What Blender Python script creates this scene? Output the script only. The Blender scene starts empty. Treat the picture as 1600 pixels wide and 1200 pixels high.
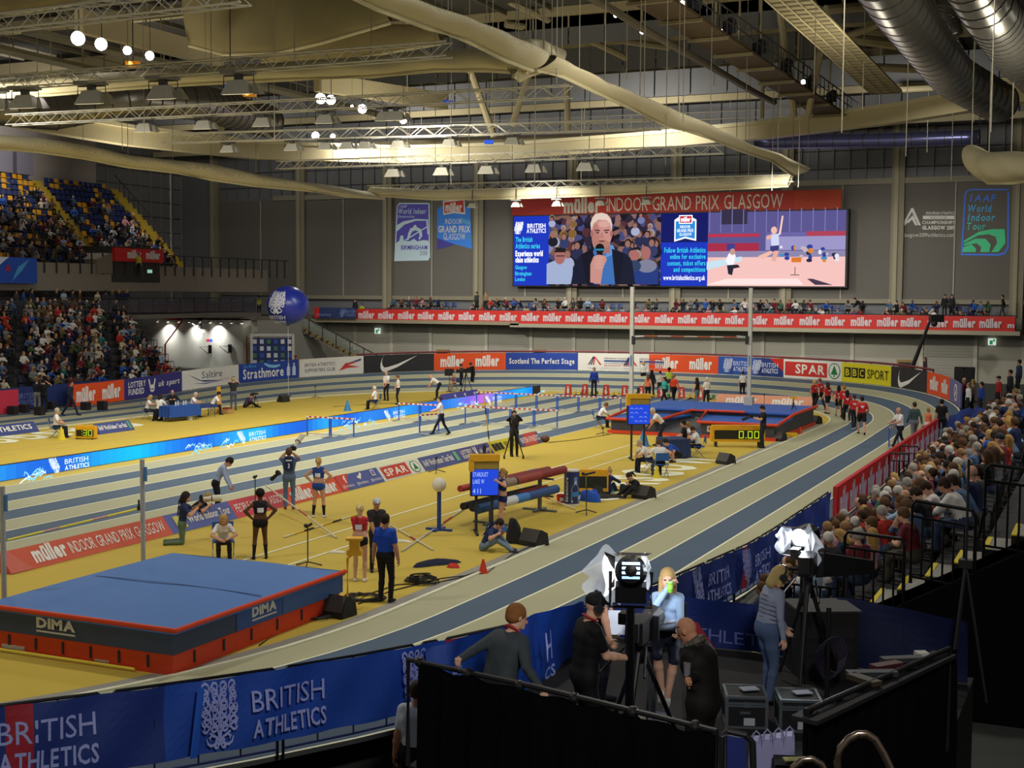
import bpy, math, random
import numpy as np
from mathutils import Vector, Matrix
from mathutils.geometry import tessellate_polygon
random.seed(7)
SC = bpy.context.scene
COL = SC.collection
RAD = math.radians
# ---------------------------------------------------------------- camera, world, exposure
F_PX, PITCH, ROLL, YAW, CAM_H = 2086.0, .0661, .0066, .4245, 6.2
def cam_axes():
    cy, sy, cp, sp = math.cos(YAW), math.sin(YAW), math.cos(PITCH), math.sin(PITCH)
    fwd = Vector((-sy*cp, cy*cp, -sp)); right = Vector((cy, sy, 0)); up = right.cross(fwd)
    return (math.cos(ROLL)*right + math.sin(ROLL)*up, -math.sin(ROLL)*right + math.cos(ROLL)*up, fwd)
CR, CU, CW = cam_axes()
CC = Vector((0, 0, CAM_H))
cam_data = bpy.data.cameras.new('camera'); cam = bpy.data.objects.new('camera', cam_data); COL.objects.link(cam)
cam_data.sensor_fit = 'HORIZONTAL'; cam_data.sensor_width = 36; cam_data.lens = 36*F_PX/1600
cam_data.clip_start = .1; cam_data.clip_end = 400
_m = Matrix((CR, CU, -CW)).transposed().to_4x4(); _m.translation = CC; cam.matrix_world = _m
SC.camera = cam
world = bpy.data.worlds.new('world'); SC.world = world; world.use_nodes = True
world.node_tree.nodes['Background'].inputs[0].default_value = (1, .93, .78, 1)
world.node_tree.nodes['Background'].inputs[1].default_value = .14
SC.view_settings.view_transform = 'Standard'; SC.view_settings.look = 'None'
SC.view_settings.gamma = 1; SC.view_settings.use_curve_mapping = False
SC.view_settings.exposure = 0.0
SC.cycles.use_denoising = True
SC.cycles.max_bounces = 6; SC.cycles.diffuse_bounces = 4; SC.cycles.glossy_bounces = 2; SC.cycles.transparent_max_bounces = 12
SC.cycles.caustics_reflective = SC.cycles.caustics_refractive = False
def area_lamp(name, loc, direction, power, sx, sy, color=(1, .95, .85), spread=150, parent=None):
    l = bpy.data.lights.new(name, 'AREA'); l.energy = power; l.shape = 'RECTANGLE'; l.size = sx; l.size_y = sy
    l.color = color; l.spread = RAD(spread)
    o = bpy.data.objects.new(name, l); COL.objects.link(o); o.location = loc
    o.rotation_euler = Vector(direction).to_track_quat('-Z', 'Y').to_euler(); o.parent = parent
    return o
FLOOD_POWER = 195
# added fill lights without fixtures over hall and stands, washing end wall and roof
for _x, _y, _z, _p in ((-40, 20, 17, 1100), (-24, 14, 17, 900), (-12, 24, 17, 800), (-6, 38, 18, 800), (-8, 56, 18, 800), (-12, 74, 18, 600), (-57, 62, 18, 330), (-70, 78, 21, 300), (-45, 40, 18, 700), (-50, 84, 18, 600)):
    area_lamp('roof_fill_glow', (_x, _y, _z), (0, 0, -1), _p, 1.2, 1.2, spread=160)
for _x, _y, _z, _d, _p in ((1, 3, 10, (-.55, .75, -.45), 260), (6, 32, 13, (-.9, .1, -.5), 420), (6, 52, 13, (-.9, .1, -.5), 420)): area_lamp('near_side_fill_glow', (_x, _y, _z), _d, _p, 1.2, .8, (1, .96, .9), 120)  # added fill from the camera side, brightens fence and red stand banner
for _x in (-66, -48, -30, -12): area_lamp('end_wall_fill_glow', (_x, 82, 17.5), (0, 1, -.42), {-66: 480, -48: 1000, -30: 1000, -12: 480}[_x], 2.0, 1.0, (1, .95, .86), 140)  # added fill for the end wall, no fixtures behind it
area_lamp('upper_wall_fill_glow', (-62, 72, 19.6), (-1, .05, -.08), 600, 2, 1, (1, .95, .92), 70)  # added fill that lifts the wall above the upper stand
for _x in (-50, -34, -18): area_lamp('low_wall_fill_glow', (_x, 74, 13), (0, 1, -.34), 360, 1.2, .8, (1, .96, .86), 60)  # added fill for the wall under the balcony
for _x, _y in ((-60, 50), (-38, 36), (-28, 52), (-12, 42), (-55, 66), (-33, 60), (-10, 56), (-2, 46)):
    area_lamp('roof_upfill_glow', (_x, _y, 11.5), (0, .15, 1), 520, 1.5, 1.5, (1, .93, .78), spread=170)  # added upward fill for trusses, nets and roof
# ---------------------------------------------------------------- pixel helpers (1600 x 1200 frame)
def ray(u, v): return CW + CR*((u-800)/F_PX) - CU*((v-600)/F_PX)
def at_z(u, v, z=0.0):
    d = ray(u, v); return CC + d*((z-CAM_H)/d.z)
def at_y(u, v, y):
    d = ray(u, v); return CC + d*(y/d.y)
def at_x(u, v, x):
    d = ray(u, v); return CC + d*(x/d.x)
def at_d(u, v, d): return CC + ray(u, v)*d
def proj(p):
    q = Vector(p)-CC; d = q.dot(CW); return (800+F_PX*q.dot(CR)/d, 600-F_PX*q.dot(CU)/d)
# ---------------------------------------------------------------- materials
def lin(h):
    h = h.lstrip('#'); r = [int(h[i:i+2], 16)/255 for i in (0, 2, 4)]
    return tuple((c/12.92 if c <= .04045 else ((c+.055)/1.055)**2.4) for c in r)
MATS = {}
def M(hexc, rough=.6, metal=0.0, emit=0.0, noise=.10, scale=6.0, bump=0.0, alpha=1.0, spec=.4):
    key = (hexc, rough, metal, emit, noise, scale, bump, alpha, spec)
    if key in MATS: return MATS[key]
    m = bpy.data.materials.new('paint_'+hexc.strip('#')); m.use_nodes = True
    nt = m.node_tree; b = nt.nodes['Principled BSDF']; c = lin(hexc)
    b.inputs['Roughness'].default_value = rough; b.inputs['Metallic'].default_value = metal
    b.inputs['Specular IOR Level'].default_value = spec
    b.inputs['Base Color'].default_value = (*c, 1)
    if noise > 0 or bump > 0:
        tc = nt.nodes.new('ShaderNodeTexCoord'); n = nt.nodes.new('ShaderNodeTexNoise')
        n.inputs['Scale'].default_value = scale; n.inputs['Detail'].default_value = 3
        nt.links.new(tc.outputs['Object'], n.inputs['Vector'])
        mx = nt.nodes.new('ShaderNodeMix'); mx.data_type = 'RGBA'
        mx.inputs[6].default_value = (*[x*(1-noise) for x in c], 1); mx.inputs[7].default_value = (*[min(1, x*(1+noise)) for x in c], 1)
        nt.links.new(n.outputs[0], mx.inputs[0]); nt.links.new(mx.outputs[2], b.inputs['Base Color'])
        if bump > 0:
            bp = nt.nodes.new('ShaderNodeBump'); bp.inputs['Strength'].default_value = bump
            nt.links.new(n.outputs[0], bp.inputs['Height']); nt.links.new(bp.outputs[0], b.inputs['Normal'])
    if emit > 0:
        b.inputs['Emission Color'].default_value = (*c, 1); b.inputs['Emission Strength'].default_value = emit
    if alpha < 1: b.inputs['Alpha'].default_value = alpha
    MATS[key] = m; return m
def G(h, **k): return M(h, noise=0.04, **k)           # print / graphics
def LED(h, e=1.0):                                     # light giving screen colour
    key = ('led', h, e)
    if key in MATS: return MATS[key]
    m = bpy.data.materials.new('screen_'+h.strip('#')); m.use_nodes = True; nt = m.node_tree
    b = nt.nodes['Principled BSDF']; b.inputs['Base Color'].default_value = (.01, .01, .01, 1); b.inputs['Roughness'].default_value = .8; b.inputs['Specular IOR Level'].default_value = 0.0
    b.inputs['Emission Color'].default_value = (*lin(h), 1); b.inputs['Emission Strength'].default_value = e
    MATS[key] = m; return m
BLACK, STEEL, WHITE = '#16161a', '#9a9a98', '#e6e4de'
# ---------------------------------------------------------------- mesh building
class MB:
    def __init__(s): s.v, s.f, s.m, s.mats = [], [], [], []
    def mi(s, mat):
        if mat not in s.mats: s.mats.append(mat)
        return s.mats.index(mat)
    def add(s, V, Fs, mat):
        o = len(s.v); i = s.mi(mat); s.v += [tuple(p) for p in V]
        for f in Fs: s.f.append([o+k for k in f]); s.m.append(i)
        return s
    def box(s, c, d, mat, rz=0.0, rot=None):
        R = rot or Matrix.Rotation(rz, 3, 'Z'); c = Vector(c)
        V = [c+R @ Vector((x*d[0]/2, y*d[1]/2, z*d[2]/2)) for x in (-1, 1) for y in (-1, 1) for z in (-1, 1)]
        return s.add(V, [(0, 1, 3, 2), (4, 6, 7, 5), (0, 4, 5, 1), (2, 3, 7, 6), (0, 2, 6, 4), (1, 5, 7, 3)], mat)
    def hexa(s, b, t, mat):                              # bottom ring, top ring of equal length
        n = len(b)
        return s.add(list(b)+list(t), [tuple(range(n-1, -1, -1)), tuple(range(n, 2*n))]+[(i, (i+1) % n, n+(i+1) % n, n+i) for i in range(n)], mat)
    def slab(s, a, b, h0, h1, th, mat, z0=None):         # upright board from a to b, thickness to the far side
        a, b = Vector(a), Vector(b); d = (b-a); n = Vector((-d.y, d.x, 0)).normalized()*th
        q = [a, b, b+n, a+n]
        return s.hexa([Vector((p.x, p.y, p.z+h0)) for p in q], [Vector((p.x, p.y, p.z+h1)) for p in q], mat)
    def tube(s, a, b, r, mat, r1=None, n=8):
        a, b = Vector(a), Vector(b); r1 = r if r1 is None else r1; d = (b-a)
        if d.length < 1e-6: return s
        q = d.to_track_quat('Z', 'Y'); V = []
        for p, rr in ((a, r), (b, r1)):
            for i in range(n):
                t = 2*math.pi*i/n; V.append(p+q @ Vector((rr*math.cos(t), rr*math.sin(t), 0)))
        return s.add(V, [(i, (i+1) % n, n+(i+1) % n, n+i) for i in range(n)]+[tuple(range(n-1, -1, -1)), tuple(range(n, 2*n))], mat)
    def path(s, pts, r, mat, n=6):
        pts = [Vector(p) for p in pts]; V, Fs = [], []; K = len(pts)
        for i, p in enumerate(pts):
            d = (pts[min(i+1, K-1)]-pts[max(i-1, 0)]).normalized(); q = d.to_track_quat('Z', 'Y')
            rr = r[i] if isinstance(r, (list, tuple)) else r
            V += [p+q @ Vector((rr*math.cos(2*math.pi*j/n), rr*math.sin(2*math.pi*j/n), 0)) for j in range(n)]
        # keep rings aligned
        for i in range(1, K):
            A = V[(i-1)*n:i*n]; B = V[i*n:(i+1)*n]
            best = min(range(n), key=lambda k: (B[k]-A[0]).length); V[i*n:(i+1)*n] = B[best:]+B[:best]
        for i in range(K-1): Fs += [(i*n+j, i*n+(j+1) % n, (i+1)*n+(j+1) % n, (i+1)*n+j) for j in range(n)]
        Fs += [tuple(range(n-1, -1, -1)), tuple(range((K-1)*n, K*n))]
        return s.add(V, Fs, mat)
    def lathe(s, prof, mat, c=(0, 0, 0), n=20, axis=None):
        c = Vector(c); q = Vector(axis).to_track_quat('Z', 'Y') if axis else None; V = []; K = len(prof)
        for r, z in prof:
            for j in range(n):
                p = Vector((r*math.cos(2*math.pi*j/n), r*math.sin(2*math.pi*j/n), z)); V.append(c+(q @ p if q else p))
        Fs = [(i*n+j, i*n+(j+1) % n, (i+1)*n+(j+1) % n, (i+1)*n+j) for i in range(K-1) for j in range(n)]
        Fs += [tuple(range(n-1, -1, -1)), tuple(range((K-1)*n, K*n))]
        return s.add(V, Fs, mat)
    def ball(s, c, r, mat, n=12, sc=(1, 1, 1)):
        pr = [(math.sin(math.pi*i/n), -math.cos(math.pi*i/n)) for i in range(n+1)]
        pr = [(max(a, 1e-3), b) for a, b in pr]; V = []; c = Vector(c); k = 2*n
        for a, b in pr: V += [c+Vector((r*a*math.cos(2*math.pi*j/k)*sc[0], r*a*math.sin(2*math.pi*j/k)*sc[1], r*b*sc[2])) for j in range(k)]
        return s.add(V, [(i*k+j, i*k+(j+1) % k, (i+1)*k+(j+1) % k, (i+1)*k+j) for i in range(n) for j in range(k)], mat)
    def poly(s, pts, mat):
        pts = [Vector(p) for p in pts]; return s.add(pts, [tuple(t) for t in tessellate_polygon([pts])], mat)
    def grid(s, fn, nu, nv, mat):
        V = [fn(i/nu, j/nv) for i in range(nu+1) for j in range(nv+1)]; w = nv+1
        return s.add(V, [(i*w+j, (i+1)*w+j, (i+1)*w+j+1, i*w+j+1) for i in range(nu) for j in range(nv)], mat)
    def build(s, name, parent=None, loc=None, rz=0.0, smooth=False):
        me = bpy.data.meshes.new(name); me.from_pydata(s.v, [], s.f)
        for m in s.mats: me.materials.append(m)
        me.polygons.foreach_set('material_index', s.m)
        if smooth: me.polygons.foreach_set('use_smooth', [True]*len(s.f))
        me.update()
        o = bpy.data.objects.new(name, me); COL.objects.link(o)
        if parent: o.parent = parent
        if loc is not None: o.location = loc
        o.rotation_euler = (0, 0, rz)
        return o
def tag(o, label, cat, group=None, kind=None):
    if label: o['label'] = label
    if cat: o['category'] = cat
    if group: o['group'] = group
    if kind: o['kind'] = kind
    return o
def thing(name, label, cat, loc=(0, 0, 0), rz=0.0, group=None):
    o = bpy.data.objects.new(name, None); COL.objects.link(o); o.location = loc; o.rotation_euler = (0, 0, rz)
    o.empty_display_size = .2
    return tag(o, label, cat, group)
def struct(mb, name, smooth=False):
    o = mb.build(name, smooth=smooth); o['kind'] = 'structure'; return o
def solid(mb, name, label, cat, group=None, **k): return tag(mb.build(name, **k), label, cat, group)
def dup(root, loc, rz, label=None, group=None):
    r = root.copy(); COL.objects.link(r); r.location = loc; r.rotation_euler = (0, 0, rz)
    if label: r['label'] = label
    if group: r['group'] = group
    for ch in list(root.children):
        c = ch.copy(); COL.objects.link(c); c.parent = r
        for g in ch.children:
            d = g.copy(); COL.objects.link(d); d.parent = c
    return r
def nth(n):
    w = ['zeroth', 'first', 'second', 'third', 'fourth', 'fifth', 'sixth', 'seventh', 'eighth', 'ninth', 'tenth', 'eleventh', 'twelfth']
    if n < len(w): return w[n]
    return '%d%s' % (n, 'th' if 10 < n % 100 < 14 else {1: 'st', 2: 'nd', 3: 'rd'}.get(n % 10, 'th'))
# ---------------------------------------------------------------- lettering
GLY = {}
def make_glyphs():
    chars = ''.join(chr(c) for c in range(33, 127))+'üÜ'; tmp = []
    for style, off, sh in (('r', 0.0, 0), ('b', .022, 0), ('h', .05, 0), ('i', .02, .22)):
        for ch in chars:
            cu = bpy.data.curves.new('g', 'FONT'); cu.body = ch; cu.size = 1.0; cu.offset = off; cu.shear = sh; cu.resolution_u = 2
            o = bpy.data.objects.new('g', cu); COL.objects.link(o); tmp.append((style, ch, o, cu))
    dg = bpy.context.evaluated_depsgraph_get(); dg.update()
    for style, ch, o, cu in tmp:
        me = o.evaluated_get(dg).to_mesh(); V = np.array([v.co[:2] for v in me.vertices]) if len(me.vertices) else np.zeros((0, 2))
        GLY[style, ch] = (V, [tuple(p.vertices) for p in me.polygons]); o.evaluated_get(dg).to_mesh_clear()
    for _, _, o, cu in tmp: bpy.data.objects.remove(o); bpy.data.curves.remove(cu)
make_glyphs()
CAP = GLY['r', 'H'][0][:, 1].max()
def text2d(t, style='b', gap=.09):
    V, Fs, x = [], [], 0.0
    for ch in t:
        if ch == ' ': x += .34; continue
        g, fs = GLY[style, ch]
        if not len(g): continue
        o = len(V); lo = g[:, 0].min()
        V += [(p[0]-lo+x, p[1]/CAP) for p in g]; Fs += [tuple(o+i for i in f) for f in fs]
        x += g[:, 0].max()-lo+gap*(.6 if style == 'h' else 1)
    w = max(p[0] for p in V)
    return V, Fs, w
def sign(mb, mapf, items, eps=.006, sub=.5, e0=1):
    """items: r rect(s0,t0,s1,t1,mat) | t text(str,s0,t0,s1,t1,mat,style) | p polygon(pts,mat) | c disc(cx,cy,r,mat)"""
    for k, it in enumerate(items):
        o = eps*(k*.25+e0)
        if it[0] == 'r':
            _, s0, t0, s1, t1, mat = it; n = max(1, int(math.ceil(abs(s1-s0)/sub)))
            mb.grid(lambda a, b: mapf(s0+(s1-s0)*a, t0+(t1-t0)*b, o), n, 1, mat)
        elif it[0] == 't':
            _, tx, s0, t0, s1, t1, mat = it[:7]; V, Fs, w = text2d(tx, it[7] if len(it) > 7 else 'b')
            mb.add([mapf(s0+(s1-s0)*x/w, t0+(t1-t0)*y, o) for x, y in V], Fs, mat)
        elif it[0] == 'p':
            pts = [Vector((x, y, 0)) for x, y in it[1]]
            mb.add([mapf(p.x, p.y, o) for p in pts], [tuple(t) for t in tessellate_polygon([pts])], it[2])
        elif it[0] == 'c':
            _, cx, cy, r, mat = it[:5]; ry = it[5] if len(it) > 5 else r
            mb.add([mapf(cx+r*math.cos(a*math.pi/10), cy+ry*math.sin(a*math.pi/10), o) for a in range(20)], [tuple(range(20))], mat)
def plane_map(a, b, up=Vector((0, 0, 1)), flip=False):
    """s along a->b (metres), t along up from a, o towards the viewer (right-hand side when seen from the front)"""
    a, b, up = Vector(a), Vector(b), Vector(up).normalized(); d = (b-a).normalized(); n = d.cross(up)
    return lambda s, t, o=0.0: a+d*s+up*t+n*o
def stroke(pts, w):                                     # 2D polyline with round-ish taper -> polygon
    L, R = [], []; K = len(pts)
    for i, (x, y) in enumerate(pts):
        ax, ay = pts[max(i-1, 0)]; bx, by = pts[min(i+1, K-1)]; dx, dy = bx-ax, by-ay; l = math.hypot(dx, dy) or 1
        ww = w*(.25+.75*math.sin(math.pi*(i+.5)/K))/2
        L.append((x-dy/l*ww, y+dx/l*ww)); R.append((x+dy/l*ww, y-dx/l*ww))
    return L+R[::-1]
def crest(cx, cy, w, h, mat):                           # lion-faced shield made of running figures
    out = []; rnd = random.Random(3); rows = 7
    arc = lambda x, y, r, a0, a1: [(x+r*math.cos(RAD(a0+(a1-a0)*k/4)), y+r*1.05*math.sin(RAD(a0+(a1-a0)*k/4))) for k in range(5)]
    for r in range(rows):
        y = .5-(r+.5)/rows; half = .5 if y > -.1 else .5*max(.12, 1-((-.1-y)/.42)**1.5); k = max(1, round(half*2*1.7))
        for i in range(k):
            x = half*(i+.5)/k*.98; q = half/k; a = rnd.uniform(-70, 70); y += rnd.uniform(-.02, .02)
            P = [arc(x, y, q*.42, 20+a, 200+a), arc(x+q*.1, y-.02, q*.4, 180+a, 330+a), [(x-q*.35, y-.05), (x, y), (x+q*.3, y+.055)], [(x+q*.05, y+.01), (x+q*.3, y-.03), (x+q*.2, y-.07)]]
            for sg in (1, -1):
                for p in P: out.append(('p', [(cx+px*w*sg, cy+py*h) for px, py in stroke(p, .05)], mat))
        if r in (1, 2, 4, 5): out.append(('p', [(cx+px*w, cy+py*h) for px, py in stroke([(0, y+.09), (.015, y), (0, y-.09)], .06)], mat))
    return out
def swoosh(cx, cy, w, mat):
    P = [(0, .30), (-.03, .05), (.05, -.02), (.16, -.02), (1, .40), (.30, .16), (.17, .14), (.12, .20)]
    top = [(.10, .42), (.045, .33), (.02, .22), (.035, .12), (.09, .06), (.18, .07), (.45, .14), (1, .36)]
    bot = [(.45, .06), (.22, -.02), (.10, -.06), (.02, -.03), (-.02, .06), (-.02, .16), (.02, .28)]
    return ('p', [(cx+(x-.5)*w, cy+(y-.15)*w) for x, y in top+bot], mat)
def muller(s0, t0, s1, t1, mat): return [('t', 'müller', s0, t0, s1, t1, mat, 'h')]
# ================================================================ floor and track
TAN, GREY, BLUE, LINE = M('#bea646', .75, noise=.07, scale=.35, spec=.2), M('#a8a788', .7, noise=.06, scale=.5, spec=.2), M('#506174', .7, noise=.08, scale=.5, spec=.2), M('#e6e7c8', .7, noise=.03)
DARKFLOOR = M('#4c4f4c', .8, noise=.15, scale=.8)
XN, XF, XC, YS, YN, RB = -12.75, -44.45, -28.6, 22.5, 65.0, 15.85
def smooth(a, b, x):
    t = min(1, max(0, (x-a)/(b-a))); return t*t*(3-2*t)
def station(p, q):                                      # p: kerb point, q: outward normal
    x, y = p
    if x > XC: bank = max(0, min(1.05, (27.5-y)/17.5))+1.0*smooth(57, 77, y); w = 5.85+.85*smooth(60, 78, y)
    else: bank = max(0, min(1.05, (27.5-y)/17.5))+1.0*smooth(56, 82, y); w = 6.75
    return (Vector((x, y, 0)), Vector((q[0], q[1], 0)), bank, w)
STN = []
for i in range(24): a = -math.pi/2+i*math.pi/2/24; STN.append(station((XC+RB*math.cos(a), YS+RB*math.sin(a)), (math.cos(a), math.sin(a))))
for i in range(20): STN.append(station((XN, YS+(YN-YS)*i/20), (1, 0)))
for i in range(60): a = math.pi*i/60; STN.append(station((XC+RB*math.cos(a), YN+RB*math.sin(a)), (math.cos(a), math.sin(a))))
for i in range(20): STN.append(station((XF, YN-(YN-YS)*i/20), (-1, 0)))
for i in range(25): a = math.pi+i*math.pi/2/24; STN.append(station((XC+RB*math.cos(a), YS+RB*math.sin(a)), (math.cos(a), math.sin(a))))
def trk(i, t, dz=0.0):                                  # t 0 kerb .. 1 outer edge
    p, n, b, w = STN[i]; q = p+n*(w*t); q.z = b*t+dz; return q
mb = MB(); K = len(STN); cuts = []
for k in range(6):
    cuts.append((k/6+(.009 if k else .004), (k+1)/6-.0, GREY if k % 2 == 0 else BLUE)); cuts.append(((k+1)/6, (k+1)/6+.009, LINE))
cuts[-1] = (1.0, 1.012, LINE)
for a, b, m in cuts:
    V = []
    for i in range(K): V += [trk(i, a, .012), trk(i, b, .012)]
    mb.add(V, [(2*i, 2*i+1, 2*i+3, 2*i+2) for i in range(K-1)], m)
V = []
for i in range(K): V += [trk(i, 1.012, .012), trk(i, 1.012, -.05)]
mb.add(V, [(2*i, 2*i+1, 2*i+3, 2*i+2) for i in range(K-1)], DARKFLOOR)
struct(mb, 'floor_track')
mb = MB(); V = []
for i in range(K):
    p, n, b, w = STN[i]; V += [p+n*o+Vector((0, 0, z)) for o, z in ((-.06, 0), (-.06, .05), (.03, .05), (.03, 0))]
mb.add(V, [(4*i+j, 4*i+j+1, 4*i+j+5, 4*i+j+4) for i in range(K-1) for j in range(3)], M('#dcdcc2', .5))
struct(mb, 'trim_kerb')
mb = MB(); mb.box((-35, 50, -.26), (110, 130, .5), DARKFLOOR)
pts = [trk(i, 0, .004) for i in range(K)]
mb.poly([(p.x, p.y, .004) for p in pts], TAN)
# grey service strip just inside the near kerb
strip = M('#8c8a80', .8)
V = []
for i in range(10, 46): p, n, b, w = STN[i]; V += [p-n*.1+Vector((0, 0, .008)), p-n*.42+Vector((0, 0, .008))]
mb.add(V, [(2*i, 2*i+1, 2*i+3, 2*i+2) for i in range(35)], strip)
# sprint straight: eight lanes
X0 = -32.2
for k in range(8):
    mb.grid(lambda a, b: Vector((X0+1.22*(k+b), 9+69.6*a, .010)), 1, 1, GREY if k % 2 == 0 else BLUE)
for k in range(9): mb.grid(lambda a, b: Vector((X0+1.22*k-.03+.06*b, 9+69.6*a, .014)), 1, 1, LINE)
mb.grid(lambda a, b: Vector((X0+9.76*a, 78.4+.3*b, .013)), 1, 1, LINE)
# apron behind the start
mb.grid(lambda a, b: Vector((X0+9.76*a, 76.2+2.1*b, .0125)), 1, 1, BLUE)
# vault runways (lane pair) and infield lines
for x in (-18.35, -17.1): mb.grid(lambda a, b: Vector((x-.035+.07*b, 22.3+31.5*a, .013)), 1, 1, LINE)
for x in (-39.6, -38.4): mb.grid(lambda a, b: Vector((x+.05*b, 20+50*a, .013)), 1, 1, M('#d9c489', .7))
# GLASGOW painted on the infield, facing the near side and the back straight
V, Fs, w = text2d('GLASGOW', 'h', .22)
mb.add([(-13.75-1.95*y, 37.6+12.2*x/w, .014) for x, y in V], Fs, LINE)
mb.add([(-43.4+1.9*y, 50.3-12.2*x/w, .014) for x, y in V], Fs, LINE)
struct(mb, 'floor')
# ================================================================ hall walls
WALLM, PANEL, LOWER, TRIM = M('#8b887c', .8, noise=.05), M('#6f6c66', .85, noise=.06, scale=.4), M('#a5a294', .8, noise=.04, scale=.4), M('#8f8a78', .7)
CLAD, CREAM, DARKC = M('#74767a', .8, noise=.12, scale=.3), M('#b3a884', .65, noise=.06, scale=.5), M('#2e2f33', .8)
YW = 106.0
def xw(u, v=400, y=YW): return at_y(u, v, y).x
# upper end wall: cladding, panels, columns
mb = MB(); mb.box((-41, YW+.6, 11.5), (100, 1, 23), CLAD); struct(mb, 'wall_end')
mb = MB()
us = [338, 409, 472, 538, 607, 676, 749, 822, 895, 975, 1056, 1140, 1228, 1315, 1400, 1491, 1588, 1690]
xs = [xw(u) for u in us]
for i in range(len(xs)-1):
    mb.box(((xs[i]+xs[i+1])/2, YW, 10.5), (xs[i+1]-xs[i]-.18, .2, 8.9), PANEL)
struct(mb, 'wall_end_panels')
mb = MB()
for i, x in enumerate(xs):
    if i % 2 == 0 or i == 0:
        mb.box((x+.1, YW-.25, 12.0), (.95, .5, 16.5), M('#8d8774', .75)); mb.box((x, YW-.55, 12.0), (.3, .2, 16.5), M('#a39c84', .75))
    else: mb.box((x, YW-.12, 10.5), (.12, .1, 8.9), M('#a8a493', .7))
mb.box((-35, YW-.2, 15.15), (75, .35, .45), TRIM); mb.box((-35, YW-.2, 5.95), (75, .3, .35), TRIM)
struct(mb, 'trim_end_wall')
mb = MB()                                               # dark clerestory grid above the panels
for k in range(64): mb.box((-78+k*1.25, YW-.0, 17.4), (.06, .3, 4.2), M('#7d7c74', .6))
for z in (16.2, 17.6, 19.2): mb.box((-38, YW-.02, z), (82, .22, .05), DARKC)
struct(mb, 'trim_clerestory')
# balcony deck and wall below it
mb = MB(); mb.box((-26, 103.4, 3.75), (39.6, 5.2, .3), M('#9d9884', .8)); mb.box((-26, 104.4, 4.33), (39.6, 3.0, .86), M('#77746a', .8)); mb.box((-60, 103.4, 3.9), (30, 5.2, .3), M('#8a806a', .8))
struct(mb, 'floor_balcony')
mb = MB(); mb.box((-35, 103.6, 1.8), (80, .4, 3.6), LOWER); struct(mb, 'wall_end_lower')
mb = MB()
for u in (400, 555, 612, 673, 760, 830, 897, 948, 1020, 1115, 1192, 1255, 1332, 1440, 1525, 1600):
    mb.box((xw(u, 530, 103.3), 103.32, 1.8), (.28, .16, 3.55), M('#b7b4a5', .7))
struct(mb, 'trim_end_lower')
SHUT = M('#98968b', .7, noise=.05, scale=.5)
for j, (u0, u1) in enumerate(((616, 672), (763, 829), (1257, 1329), (1446, 1522))):
    x0, x1 = xw(u0, 530, 103.2), xw(u1, 530, 103.2); mb = MB()
    mb.box(((x0+x1)/2, 103.33, 1.55), (x1-x0, .12, 3.1), SHUT)
    for k in range(14): mb.box(((x0+x1)/2, 103.26, .2+k*.21), (x1-x0-.1, .03, .02), M('#86847a', .7))
    o = struct(mb, 'door_%d' % (j+1)); o['label'] = 'grey roller shutter door, %s from the stairs, in the wall under the balcony' % nth(j+1)
WOODF = M('#8a7038', .6)
for j, (u0, u1, va, vb) in enumerate(((682, 701, 546, 556), (832, 852, 546, 556), (1218, 1243, 557, 572), (1401, 1426, 562, 583))):
    p, q = at_y(u0, va, 103.2), at_y(u1, vb, 103.2); mb = MB()
    mb.box(((p.x+q.x)/2, 103.3, (p.z+q.z)/2), (q.x-p.x, .16, p.z-q.z), WOODF)
    mb.box(((p.x+q.x)/2, 103.2, (p.z+q.z)/2-.05), (q.x-p.x-.3, .06, p.z-q.z-.25), M('#1d1b18', .4)); o = struct(mb, 'window_%d' % (j+1))
# side and far left walls
mb = MB(); mb.box((-84, 75, 11.5), (1, 66, 23), M('#8d8c8c', .85))
for k in range(12): mb.box((-83.45, 98, 5+k*1.4), (.08, 17, .05), DARKC); mb.box((-83.4, 91+k*1.5, 12), (.1, .08, 18), M('#9a9894', .7))
struct(mb, 'wall_left')
mb = MB(); mb.box((-81.5, 76.5, 17.2), (3, 27.5, 5.4), M('#a39b94', .85)); struct(mb, 'wall_left_upper')
mb = MB(); mb.box((16.5, 60, 11.5), (1, 96, 23), M('#55534e', .85)); struct(mb, 'wall_right')
# lower corner room wall with downlights and a walkway on top
mb = MB(); mb.box((-74.8, 92.5, 2.0), (18.4, .4, 4.2), M('#c6c4ba', .8)); mb.box((-74.5, 98.5, 4.15), (18.6, 12.4, .3), M('#7d776a', .8))
mb.box((-65.4, 98, 2.0), (.4, 10.6, 4.0), M('#a8a69c', .8)); struct(mb, 'wall_corner')
for k in range(9):
    p = at_y(247+k*16.5, 491, 92); mb = MB(); mb.lathe([(.10, 0), (.13, .12), (.05, .2)], M('#d8d8d4', .3, .6), (p.x, 91.9, 3.75), 10)
    mb.lathe([(.09, -.01), (.09, .0)], LED('#fff6e0', 14 if k in (1, 5, 8) else 4), (p.x, 91.9, 3.745), 10)
    solid(mb, 'wall_downlight', 'round downlight, %s in the row on the corner wall under the walkway' % nth(k+1), 'lamp', 'downlights on the corner wall')
for px in (257, 300, 334): p = at_y(px, 492, 91.6); area_lamp('downlight_glow', (p.x, 91.75, 3.7), (0, .3, -1), 55, .2, .2, (1, 1, .95), 110)
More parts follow.
